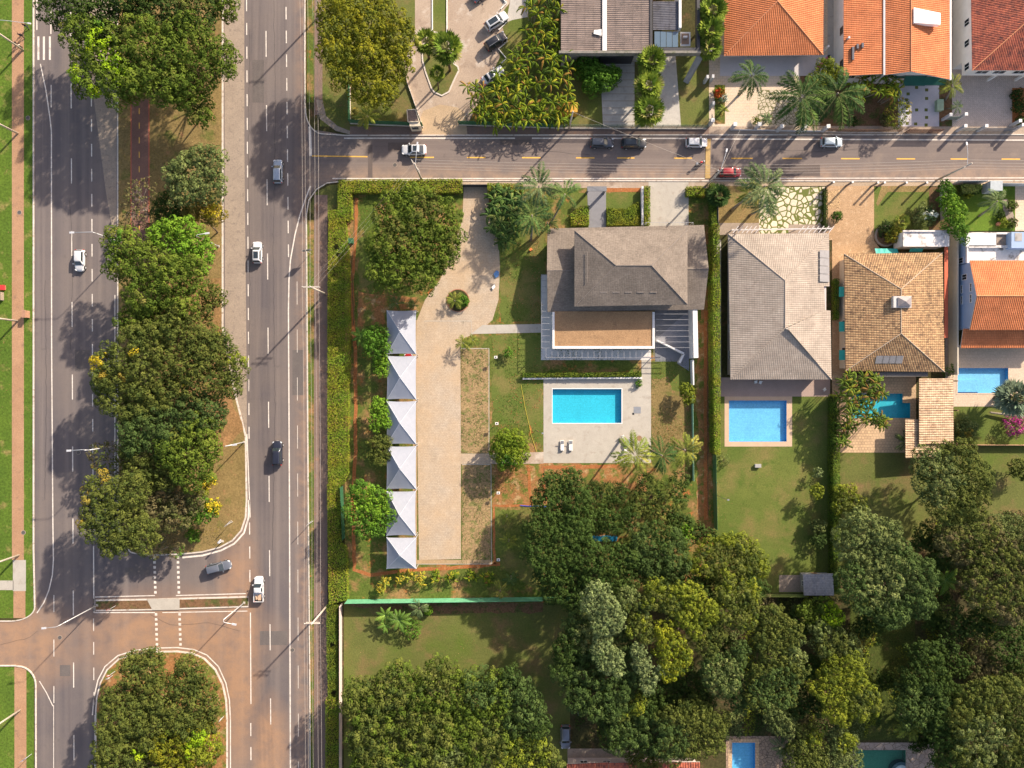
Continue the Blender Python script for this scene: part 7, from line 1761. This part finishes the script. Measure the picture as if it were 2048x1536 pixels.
palm('cycad on the left of the round planting bed', 909, 601, 16, 1.4, 'palmy', 16, trunk_r=.1); shrub('low shrub on the right of the round planting bed', 'fresh', 925, 602, 13, .9, rc=.3, leaf=.2)
palm('small yellow palm where the concrete path meets the paver drive', 926, 686, 15, 2, 'palmy', 12, trunk_r=.08); palm('small yellow palm above the reinforced grass', 945, 680, 11, 1.8, 'palmy', 10, trunk_r=.07)
shrub('small round green shrub beside the floodlight', 'fresh', 1016, 706, 10, 1.6, rc=.3)
G3 = 'broad-leaved palms by the side street garden'
palm('uppermost feather palm of the street garden group', 1078, 372, 38, 7.5, 'palmg', 15, group=G3, base=(1070,440), up=.55)
palm('lower left feather palm of the street garden group', 1064, 430, 36, 6.5, 'palm', 16, group=G3, base=(1062,480), up=.5)
palm('right feather palm of the street garden group', 1130, 388, 30, 7.5, 'palm', 9, group=G3, base=(1098,452), up=.7)
palm('bushy palm between the feather palms and the roof corner', 1095, 445, 20, 4, 'palmd', 12, group=G3)
for x, y, r in ((990,395,20),(1012,395,20),(1035,400,18),(988,425,20),(1012,425,22),(1036,430,20),(995,455,20),(1020,460,22),(1008,480,14)):
    strap_plant(x, y, r, 2.6, 'heli', 6, 8, 'tall broad-bladed plant in the dark bed beside the paver drive', 'broad-bladed plants beside the paver drive', 'plant', 'heliconia', blade=1.8, bw=.13) if 'heli' in PAL else PAL.update(heli=[((.05,.095,.025),5),((.08,.14,.03),4),((.15,.18,.05),2)]) or strap_plant(x, y, r, 2.6, 'heli', 6, 8, 'tall broad-bladed plant in the dark bed beside the paver drive', 'broad-bladed plants beside the paver drive', 'plant', 'heliconia', blade=1.8, bw=.13)
palm('yellow-green left palm of the three beside the pool deck', 1268, 908, 36, 8, 'palmy', 16, group='three palms beside the pool deck', base=(1240,880), up=.5)
palm('dark green middle palm of the three beside the pool deck', 1324, 911, 33, 7.5, 'palmd', 11, group='three palms beside the pool deck', base=(1300,900), up=.35)
palm('right palm of the three, above the pale green fence', 1370, 900, 32, 7, 'palmy', 14, group='three palms beside the pool deck', base=(1348,890), up=.5)
shrub('small shrub at the corner of the pool deck path', 'fresh', 1277, 767, 7, .9, rc=.25, leaf=.2)
G4 = 'yellow-leaved plants along the bright green fence'
PAL['ylw'] = [((.33,.27,.03),5),((.22,.24,.03),4),((.14,.18,.03),2)]
for (x, y, r), o in zip(((762,1180,8),(768,1165,11),(802,1156,12),(820,1152,13),(840,1160,14),(873,1152,12),(905,1154,13),(943,1153,12),(975,1157,14)), 'first second third fourth fifth sixth seventh eighth ninth'.split()):
    strap_plant(x, y, r*1.15, 1.6, 'ylw' if x % 2 == 0 else 'areca', 5, 7, 'yellow-green tufted plant, '+o+' from the west along the bright green fence', G4, 'plant', 'croton', blade=1.0, bw=.16, trunk_=False)
palm('small palm leaning over the bright green fence', 1000, 1182, 20, 3.0, 'palmy', 10, trunk_r=.08)
palm('yellowish small palm at the top of the strip east of the drive', 1013, 1034, 14, 2.2, 'palmy', 10, trunk_r=.08); palm('yellowish small palm in the middle of the strip east of the drive', 1017, 1083, 15, 2.2, 'palmy', 12, trunk_r=.08)
palm('dull small palm at the foot of the strip east of the drive', 1022, 1158, 13, 2, 'palm', 10, trunk_r=.08)

# ---------------------------------------------------------------- the two tiled lots and the right edge
fan_palm('dark round cycad at the street corner of the dry lawn', 1437, 392, 26, 2.0, 'palmdk' if 'palmdk' in PAL else 'palmd', 34, trunk_r=.2)
palm('light feather palm over the crazy paving', 1530, 372, 44, 12, 'palmg', 17, base=(1478,408), up=.5); palm('second feather palm, its crown over the street kerb', 1500, 385, 28, 10.5, 'palmy', 12, base=(1462,420), up=.5); palm('third low palm beside the crazy paving', 1530, 412, 26, 8, 'palmg', 12, base=(1500,430))
shrub('clipped round dark bush on the gravel yard', 'dark', 1673, 433, 11, 1.6, rc=.3, leaf=.2, flat=.9, accents=((1675,430,10,'fresh'),))
shrub('dark bush in the round stone-edged planter', 'blue', 1772, 458, 16, 1.8, rc=.35); shrub('yellow bush in the round stone-edged planter', 'ylw', 1786, 470, 18, 2.0, rc=.38); fan_palm('yellow-tipped small palm above the round planter', 1803, 443, 17, 2.2, 'palmy', 18, trunk_r=.1)
shrub('white-flowering round bush behind the annex', 'grey', 1846, 434, 25, 3.4, rc=.45, accents=((1855,430,14,'whitef'),)); shrub('loose dark shrub left of the white-flowering bush', 'brown', 1825, 435, 15, 2.4, sparse=.6)
tree('pink-dotted shrub at the wall of the lush garden', 'fresh', [(1890,375,15),(1896,395,15),(1886,400,12)], 4, 'shrub', 'shrub', rc=.42, leaf=.26)
tree('bright green climbing tree hanging over the blue wall', 'fresh', [(1900,412,22),(1910,430,22),(1905,450,20),(1918,462,16),(1925,475,12)], 5, rc=.5, leaf=.3, accents=[(1905,415,30,'bright')])
palm('pale feather palm over the bright lawn', 1995, 402, 26, 6, 'palmg', 10, base=(1958,432), up=.4)
shrub('small leafy shrub right of the grey gate canopy', 'fresh', 1995, 380, 12, 1.6); shrub('dark cushion shrub at the bright lawn path', 'dark', 2000, 430, 9, 1); shrub('yellowish cushion shrub beside the clay pot', 'ygreen', 2004, 447, 11, 1.1); shrub('low bush at the edge of the paved yard', 'olive', 2022, 412, 10, 1.2); shrub('low bush in the corner of the paved yard', 'olive', 2022, 446, 10, 1.2); shrub('small bush on the lawn under the fence', 'ygreen', 1934, 388, 9, 1.2)
for x, y, r in ((1690,765,22),(1718,770,24),(1745,760,18),(1690,795,26),(1722,800,28),(1750,790,20),(1700,825,26),(1735,830,24),(1690,855,20),(1755,842,16),(1682,880,14)):
    strap_plant(x, y, r, 5.6 if y < 850 else 4, 'drac', 6, 9, 'arching strap-leaved branch cluster overhanging the teal pool', 'strap-leaved clusters beside the teal pool', 'palm clump', 'dracaena', blade=1.6, bw=.1)
palm('spiky dark plant at the foot of the pool house', 1812, 884, 20, 2.2, 'palmd', 12, trunk_r=.1)
PAL['palms'] = [((.17,.22,.14),4),((.12,.17,.11),4),((.22,.26,.18),2)]
fan_palm('silver-green fan palm above the bare logs at the right edge', 2030, 797, 42, 5, 'palms', 34, trunk_r=.3); shrub('magenta bougainvillea at the right edge', 'magenta', 2030, 850, 24, 2.2, sparse=.7)
tree('round grey-green shrub with orange tips right of the pool house', 'grey', [(1930,858,22)], 2.8, 'shrub', 'shrub', rc=.38, leaf=.24, flat=.85, accents=[(1935,870,14,'ochre')])
shrub('small climbing plant beside the pale blue pool', 'fresh', 1898, 742, 12, 1.6, sparse=.6)
tree('small lollipop tree on the long lawn near the dark hedge', 'ygreen', [(1634,982,15)], 3.4, rc=.35, leaf=.24, base=(1635,1000)); shrub('pale small tree above the lollipop tree', 'silver', 1636, 946, 10, 2.2, sparse=.7); shrub('grey-green shrub on the lawn edge, upper of two', 'grey', 1634, 1052, 15, 2.4); shrub('dark shrub on the lawn edge, lower of two', 'blue', 1636, 1080, 15, 2.2, sparse=.8)
shrub('wispy flowering shrub at the hedge near the tan pool coping', 'grey', 1446, 920, 13, 1.4, sparse=.4)
tree('yellow-green small tree above the big grey-green one', 'ygreen', [(1690,992,24),(1708,1010,22),(1680,1015,16)], 4.4, rc=.45, leaf=.28, accents=[(1700,1015,30,'olive')])
G5 = 'trees of the back gardens'
tree('grey-green crown just right of the dark tall hedge', 'grey', [(1725,1060,44),(1760,1085,40),(1700,1090,34),(1740,1120,44),(1780,1060,22)], 10, group=G5, rc=.62, leaf=.3)
tree('darker grey-green crown below and right of the grey-green one', 'blue', [(1790,1130,44),(1830,1150,40),(1770,1170,44),(1820,1200,42),(1780,1220,36),(1700,1160,34),(1730,1190,36),(1840,1190,28)], 10.5, group=G5, rc=.62, leaf=.3, accents=[(1760,1160,60,'grey')])
tree('spreading olive-grey crown south of the pool house', 'olive', [(1860,930,42),(1910,920,44),(1940,960,44),(1880,970,48),(1930,1000,40),(1895,1015,34)], 9.5, group=G5, rc=.6, leaf=.28, accents=[(1860,950,60,'grey')])
tree('loose grey-brown crown below the spreading olive-grey one', 'brown', [(1920,1060,40),(1960,1070,40),(1940,1100,40),(1890,1085,26)], 8, group=G5, rc=.55, leaf=.26, sparse=.9, accents=[(1940,1070,50,'olive')])
tree('wide brownish crown at the right edge, level with the shed', 'brown', [(1980,1130,48),(2020,1150,50),(2040,1110,40),(1960,1170,40),(2010,1200,48)], 9.5, group=G5, rc=.6, leaf=.26, accents=[(2000,1150,80,'olive')])
tree('shrubby crown at the right edge above the wide brownish one', 'grey', [(2010,1060,34),(2045,1060,30),(2030,1090,30)], 6, group=G5, rc=.5, leaf=.26, sparse=.8)
tree('yellow-green bush at the right edge below the boundary rail', 'olive', [(2035,935,20),(2045,945,18)], 3.2, 'shrub', 'shrub', group=G5, rc=.4, leaf=.26)
big_leaf_plant(1890, 1160, 30, 3.4, 'banana', 12, 'banana plant with bright split leaves among the back garden trees')
tree('yellow-green tipped crown south of the shed', 'mango', [(1650,1215,22),(1665,1235,22),(1640,1240,24),(1615,1225,22)], 7, group=G5, rc=.5, leaf=.3, accents=[(1660,1225,28,'lime')])
tree('grey-olive crown below the yellow-green tipped one', 'grey', [(1655,1280,36),(1690,1290,26),(1640,1260,20)], 7.5, group=G5, rc=.55, leaf=.28, accents=[(1670,1290,40,'olive')])
tree('big yellow-green crown in the lower right gardens', 'ygreen', [(1670,1345,36),(1695,1370,40),(1720,1400,38),(1680,1410,38),(1655,1380,30),(1700,1330,26)], 8.5, group=G5, rc=.52, leaf=.26, accents=[(1720,1400,34,'olive')])
tree('dark crown standing above the green pool', 'dark', [(1845,1305,28),(1855,1330,34),(1830,1350,34),(1870,1360,30)], 8, group=G5, rc=.55, leaf=.3)
tree('dark crown just below the previous dark one, over the undergrowth', 'dark', [(1830,1390,40),(1860,1400,36),(1825,1420,34),(1850,1430,30)], 8, group=G5, rc=.55, leaf=.3, accents=[(1840,1400,60,'blue')])
palm('shaded palm below the two dark crowns', 1822, 1448, 30, 4, 'palmy', 14); 
tree('large olive crown in the bottom right corner', 'olive', [(1960,1400,44),(2000,1390,42),(2040,1420,48),(1930,1440,44),(1980,1450,50),(2020,1480,52),(1940,1490,46)], 10, group=G5, rc=.58, leaf=.26, accents=[(1960,1470,60,'grey')])
tree('dark lower crown in the bottom right corner', 'wood', [(1890,1480,36),(1900,1520,42),(1960,1540,46),(2020,1545,46),(1880,1440,24)], 8.5, group=G5, rc=.58, leaf=.28, accents=[(1950,1540,50,'olive')])
tree('reddish-brown bush beside the bottom right crowns', 'brown', [(1918,1418,20),(1925,1435,18)], 4, group=G5, rc=.4, leaf=.26, accents=[(1915,1425,22,'ochre')])
tree('dark tangle at the right edge in the shade', 'wood', [(2030,1270,36),(2000,1250,30),(2045,1310,34),(2010,1300,24)], 6, group=G5, rc=.6, sparse=.8)
tree('dark bushes on the shaded boundary right of the undergrowth', 'dark', [(1905,1250,30),(1885,1290,24),(1895,1220,24),(1915,1330,24)], 5.5, group=G5, rc=.55, sparse=.8, accents=[(1880,1215,24,'olive')])
tree('soft feathery bush left of the lower right pools', 'grey', [(1560,1440,30),(1545,1425,22),(1575,1455,24)], 5, group=G5, rc=.45, leaf=.24, sparse=.9)
tree('olive bush with yellow crown between the two lower pools', 'olive', [(1615,1470,26),(1600,1500,30),(1625,1500,26),(1590,1530,28),(1635,1530,24)], 5.5, group=G5, rc=.48, leaf=.26, accents=[(1625,1475,20,'ygreen')])
palm('spiky agave palm between the two lower pools', 1566, 1492, 20, 2.6, 'palmg', 16, trunk_r=.1)
tree('grey-green bush at the corner of the green pool', 'grey', [(1680,1490,34),(1690,1515,32),(1665,1530,30),(1675,1465,20)], 5.5, group=G5, rc=.48, leaf=.26, accents=[(1690,1480,24,'ygreen')])
tree('ochre feathery bush in the undergrowth below the dark crown row', 'ochre', [(1735,1275,14),(1725,1290,12)], 3, 'shrub', 'shrub', group=G5, rc=.35, sparse=.6)

# ---------------------------------------------------------------- the wood in the middle
G6 = 'trees of the central wood'
PAL['goldlime'] = [((.20,.225,.014),5),((.15,.18,.013),4),((.25,.26,.018),3),((.09,.11,.012),2)]
def wt(l, k, lb, h, **q): return tree(l, k, lb, h, group=G6, rc=q.pop('rc', .55), leaf=q.pop('leaf', .27), **q)
wt('feathery green crown reaching towards the red soil trenches', 'wood', [(1110,975,34),(1140,960,26),(1100,1010,40),(1150,1000,32),(1120,1040,36)], 8.5)
wt('feathery dark crown west of the blue tarpaulin', 'wood', [(1085,1060,34),(1120,1085,40),(1150,1060,34),(1080,1100,36),(1110,1130,38)], 9.5)
wt('fine-leaved crown right under the pool palms', 'wood', [(1205,1000,34),(1235,985,24),(1180,985,22)], 5.5, sparse=.65)
wt('fine-leaved crown at the top right of the wood, over red soil', 'wood', [(1300,985,34),(1335,1000,34),(1280,1010,26),(1325,1030,26),(1290,960,18)], 6, sparse=.7, accents=[(1310,1000,60,'olive')])
wt('fine-leaved low crown beside the pale green fence foot', 'wood', [(1360,960,22),(1355,985,20)], 4, sparse=.65)
wt('olive crown above the blue tarpaulin', 'wood', [(1170,1040,30),(1215,1045,26),(1255,1035,22)], 7, sparse=.8)
wt('dark central crown directly below the blue tarpaulin', 'wood', [(1170,1110,38),(1210,1120,40),(1250,1120,38),(1190,1150,38),(1240,1155,34)], 9.5)
wt('dark blue-green crown right of the tarpaulin', 'blue', [(1300,1080,38),(1340,1090,34),(1310,1125,38),(1350,1130,30),(1280,1110,28)], 9.5, accents=[(1320,1060,34,'wood')])
wt('glossy dark crown at the end of the red soil strip', 'dark', [(1345,1040,20),(1370,1050,22),(1395,1065,20),(1360,1070,18),(1420,1075,16)], 6, accents=[(1370,1065,18,'bright')], leaf=.34)
wt('shaded crown against the foot of the dark green fence', 'dark', [(1120,1165,40),(1150,1190,34),(1090,1150,26)], 8.5, accents=[(1130,1170,40,'wood')])
wt('yellow-green crown nearest the long lawn', 'ygreen', [(1470,1085,22),(1490,1100,26),(1510,1120,24),(1480,1130,26),(1520,1140,16)], 9, accents=[(1480,1120,40,'olive')])
wt('yellow-green crown left of the one nearest the long lawn', 'ygreen', [(1420,1100,28),(1440,1125,28),(1400,1125,24),(1450,1085,18)], 9.5, accents=[(1430,1120,40,'olive')])
wt('dark dense crown under the yellow-green ones', 'wood', [(1380,1150,34),(1340,1165,34)], 8)
wt('silvery green crown, tallest spire of the wood', 'silver', [(1195,1185,24),(1180,1205,22),(1210,1215,28),(1225,1240,26),(1205,1250,24)], 13.5, rc=.5, leaf=.28)
wt('silvery green spire below the tallest one', 'silver', [(1205,1290,22),(1220,1320,24),(1235,1335,16),(1195,1305,14)], 12.5, rc=.5, leaf=.28)
wt('silvery green spire right of the two others', 'silver', [(1275,1300,16),(1285,1330,20),(1300,1350,18),(1325,1340,14),(1295,1375,14)], 12, rc=.48, leaf=.28)
wt('small grey-olive crown right of the tallest silvery spire', 'grey', [(1255,1195,24),(1275,1215,22),(1245,1215,16)], 12, rc=.5, accents=[(1265,1215,24,'olive')])
wt('golden-green bright crown in the heart of the wood', 'goldlime', [(1330,1265,26),(1340,1295,32),(1355,1320,26),(1335,1340,20),(1370,1310,14)], 12.5, rc=.5, leaf=.28, accents=[(1340,1300,44,'ygreen')])
wt('olive-green crown above the golden one', 'ygreen', [(1280,1245,22),(1290,1265,20),(1265,1260,14)], 12, rc=.48, accents=[(1280,1255,30,'olive')])
wt('feathery yellow-green crown in the upper middle', 'ygreen', [(1330,1195,28),(1310,1175,20),(1345,1215,22),(1300,1205,18)], 12.5, rc=.5, leaf=.28, accents=[(1320,1200,40,'olive')])
wt('rounded olive-yellow crown right of the feathery one', 'ygreen', [(1385,1195,28),(1405,1225,30),(1375,1235,24),(1390,1260,18),(1360,1180,16)], 12.5, rc=.5, leaf=.28)
wt('rounded olive-yellow crown, the broadest on the right', 'ygreen', [(1460,1185,32),(1490,1205,30),(1450,1220,32),(1485,1235,28),(1500,1180,20)], 12, rc=.5, leaf=.28, accents=[(1470,1210,60,'olive')])
wt('muted ochre-green crown between golden and broadest', 'olive', [(1405,1275,26),(1430,1265,22),(1415,1295,20)], 11.5, rc=.5)
wt('blue-green crown below the muted ochre one', 'blue', [(1430,1340,30),(1460,1330,26),(1450,1365,28),(1420,1325,20),(1480,1300,20)], 11, rc=.5, accents=[(1440,1345,40,'grey')])
wt('large rounded crown at the right end of the wood', 'olive', [(1540,1240,32),(1570,1270,34),(1550,1310,40),(1580,1330,34),(1530,1350,36),(1560,1380,36),(1520,1390,28),(1530,1280,28)], 11.5, rc=.48, leaf=.26, accents=[(1590,1300,26,'grey'),(1540,1370,50,'blue')])
wt('dark ragged crown left of the large rounded one', 'blue', [(1490,1370,28),(1510,1340,22),(1480,1400,24)], 9.5)
wt('twiggy bare-branched crown near the yard wall', 'brown', [(1530,1215,22),(1510,1255,18)], 9, sparse=.5, twig=8, bark=BARKL)
wt('large dark crown on the west flank of the wood', 'dark', [(1140,1310,38),(1130,1340,30),(1165,1350,42),(1190,1390,44),(1230,1380,40),(1160,1390,34),(1220,1410,30),(1130,1290,24)], 10.5, accents=[(1180,1380,80,'blue')], rc=.66)
wt('dark crown behind the silvery spires', 'blue', [(1160,1250,34),(1175,1290,34),(1240,1290,34),(1260,1340,30)], 10.5, accents=[(1190,1270,50,'grey')])
wt('olive crown south of the large dark one, yellow at its rim', 'olive', [(1265,1405,24),(1235,1425,20)], 9, accents=[(1265,1410,26,'ygreen')])
wt('dark hollow crown in the shade behind the golden one', 'dark', [(1330,1385,40),(1380,1370,36),(1310,1410,30),(1400,1400,30)], 6.5)
wt('broad olive crown above the narrow blue pool', 'olive', [(1345,1445,38),(1390,1430,38),(1425,1450,32),(1380,1475,40),(1340,1490,34),(1420,1485,26)], 9.5, accents=[(1330,1480,50,'blue')])
wt('dark crown left of the broad olive one', 'dark', [(1230,1440,34),(1265,1460,34),(1230,1480,26),(1290,1430,24),(1300,1490,22)], 8, accents=[(1260,1460,50,'blue')])
wt('low bush on the roof edge of the red-tiled house', 'olive', [(1270,1510,24),(1300,1525,22)], 5)
wt('small leafy crown under the yellow-green ones at the lawn wall', 'wood', [(1450,1165,20),(1490,1160,18),(1520,1175,16)], 6)
wt('low dark growth in the gap of the wood', 'dark', [(1420,1180,30),(1300,1150,26),(1440,1290,26),(1290,1390,22)], 6)
G7 = 'crowns of the lower garden tree group'
for l, k, lb, ac in (('leftmost crown above the bottom hedge','mango',[(720,1385,34),(705,1410,24),(735,1420,38)],[(720,1390,50,'olive')]),
                     ('tall left crown on the lower lawn edge','mango',[(780,1365,34),(800,1345,26),(770,1395,40),(815,1385,38)],[(780,1380,60,'olive')]),
                     ('crown in the middle of the upper rim','mango',[(870,1350,34),(895,1345,28),(860,1385,38),(900,1385,36)],[(880,1350,40,'olive')]),
                     ('crown right of the middle on the upper rim','mango',[(950,1370,32),(985,1365,32),(955,1405,38),(995,1400,34)],[(960,1370,40,'blue')]),
                     ('dark crown at the right rim of the group','dark',[(1035,1385,34),(1060,1410,32),(1035,1430,36),(1070,1450,30),(1020,1350,18)],[(1050,1400,60,'blue')]),
                     ('lower left crown with pale twigs','mango',[(730,1470,38),(760,1450,38),(735,1505,34),(775,1495,38)],[(740,1480,60,'olive')]),
                     ('lower middle crown','mango',[(830,1440,40),(870,1440,40),(840,1485,40),(885,1480,36)],[(850,1450,60,'olive')]),
                     ('lower right crown, darker green','mango',[(930,1455,38),(975,1455,38),(950,1490,36),(1000,1480,34)],[(980,1470,40,'olive')]),
                     ('pale flowering crown at the bottom edge','olive',[(870,1520,34),(905,1510,34),(935,1535,34),(890,1550,34)],[(900,1500,26,'grey')]),
                     ('bottom left crown cut by the picture edge','mango',[(760,1545,38),(810,1535,38),(725,1550,30)],[(780,1530,40,'olive')]),
                     ('bright crown at the bottom right of the group','olive',[(1040,1500,34),(1075,1500,34),(1060,1530,38),(1015,1530,34),(1100,1520,26)],[(1050,1510,60,'ygreen')])):
    tree(l+' of the lower garden group', k, lb, 9.5, group=G7, rc=.72, leaf=.34, accents=ac, flat=.75)
G8 = 'banana plants on the lower lawn'
big_leaf_plant(798, 1240, 26, 3.4, 'banana', 12, 'right banana plant on the lower lawn', G8); big_leaf_plant(770, 1230, 20, 2.8, 'banana', 9, 'left banana plant on the lower lawn', G8); big_leaf_plant(770, 1250, 16, 2.4, 'banana', 8, 'lowest banana plant on the lower lawn', G8)
shrub('leafy shrub right of the banana plants', 'fresh', 824, 1258, 20, 2.0, sparse=.6); palm('pale small palm near the bright green fence', 838, 1217, 18, 2.4, 'palmg', 10, trunk_r=.08); shrub('bright little bush beside the pale small palm', 'bright', 856, 1220, 10, 1.2)
tag(MB().box(W(783,0).x, W(795,0).x, W(0,1238).y, W(0,1226).y, .02, .5).build('twig_pile', BARKL), 'pile of dry twigs between the banana plants', 'pile')

undergrowth([(1420,1190,1700,1470),(1700,1240,1760,1480),(1840,1180,2100,1480),(1150,1380,1480,1480),(1870,1020,2060,1200),(1140,1130,1180,1330)], 24, 1.1, ['wood','olive','ygreen','brown','grey'], cut=-.5)  # added leaf cover, darkens ground left sunlit between the trees
undergrowth([(1755,1240,1850,1470)], 20, .5, ['olive','wood','ygreen'], leaf=.22)['label'] = 'thin grassy undergrowth in the gap above the green pool'
GF = 'added bushes darkening the gaps between the back garden trees'  # added low bushes, standing in for tree shade on the ground
for l, k, x, y, r, h in (('added dark bush below the shed','wood',1600,1235,26,4.5),('added olive bush left of the big yellow-green crown','wood',1625,1330,24,4.5),('added dark bush at the bottom of the round wood crown','dark',1610,1400,28,4.5),
    ('added dark bush right of the narrow blue pool','wood',1560,1410,20,3.5),('added dark bush right of the big yellow-green crown','dark',1770,1360,16,2.5),('added dark bush under the darker grey-green crown','dark',1740,1235,28,4.5),
    ('added brownish bush in the far right shade','brown',1960,1320,30,4),('added dark bush in the far right shade, upper','wood',1950,1240,28,4.5),('added olive bush at the right edge below the wide brownish crown','olive',2030,1350,24,4),
    ('added dark bush left of the bottom right crown','dark',1895,1390,26,4),('added green bush on the boundary left of the far right shade','wood',1870,1240,18,3.5),('added dark bush at the corner of the green pool','dark',1845,1470,24,3.5),
    ('added dark bush between grey-green crown and banana plant','wood',1880,1110,26,4.5),('added dark bush right of the grey-green crown','wood',1850,1070,26,4.5)):
    tree(l, k, [(x,y,r),(x+r*.7,y+r*.4,r*.7),(x-r*.5,y+r*.6,r*.7)], h, 'shrub', 'bush', GF, rc=.5, leaf=.28)

undergrowth([(922,697,978,906),(924,929,981,1120),(834,1121,985,1128),(926,640,940,696)], 26, .10, ['fresh','wood','mango','olive'], 'grass_tufts', .13, .05, 'scattered green grass tufts in the reinforced turf panels beside the paver drive', .15, 2.2)
undergrowth([(985,672,1085,900),(1000,410,1085,645),(1303,720,1385,925),(716,395,760,560),(985,930,1060,1005),(1092,700,1280,745),(985,1015,1060,1185)], 16, .10, ['fresh','mango','wood'], 'grass_tufts', .14, .035, 'darker green grass patches growing unevenly over the garden lawn', -.1, .8)
undergrowth([(985,928,1060,1008),(985,672,1085,900),(1000,410,1085,645),(1395,640,1424,1040),(1303,740,1385,925),(705,560,770,1130)], 5, .06, ['clod'], 'soil_clods', .16, .04, 'loose reddish soil crumbs strewn over the garden lawn and trenches', -.3, 1.7) if PAL.update(clod=[((.36,.15,.055),5),((.28,.12,.05),4),((.42,.24,.12),2)]) is None else 0
undergrowth([(236,200,262,1000),(300,200,444,540),(330,540,444,1090),(300,1000,480,1090),(640,60,800,250)], 7, .05, ['brown','litt','ochre'], 'leaf_litter', .15, .17, 'fallen brown leaves strewn over the dry grass under the avenue trees', -1.2, 1.0) if PAL.update(litt=[((.30,.17,.08),5),((.22,.13,.06),4),((.36,.26,.12),2)]) is None else 0
undergrowth([(690,1208,1130,1340),(1664,905,1830,1020),(1433,900,1655,1180),(0,0,24,1236),(48,0,66,1200)], 3, .05, ['olive','litt','fresh','mango'], 'lawn_weeds', .13, .03, 'weeds and stray leaves dotted over the open lawns and the left verge', -.6, 1.3)

tree('filler crown between the large dark and the wide olive crowns of the grove', 'mango', [(270,640,32),(320,635,38),(300,665,34),(345,650,30)], 9.5, group=G1)
tree('green-brown crown behind the sparse yellow-leaved tree', 'olive', [(275,915,38),(315,935,40),(290,945,34),(340,950,30)], 9, group=G1, rc=.6, leaf=.3)
tree('low dark green tree between the grey-green round tree and the golden one', 'wood', [(340,410,26),(362,425,24),(325,430,20),(350,440,20)], 5.5, group=G1, rc=.5, leaf=.28)
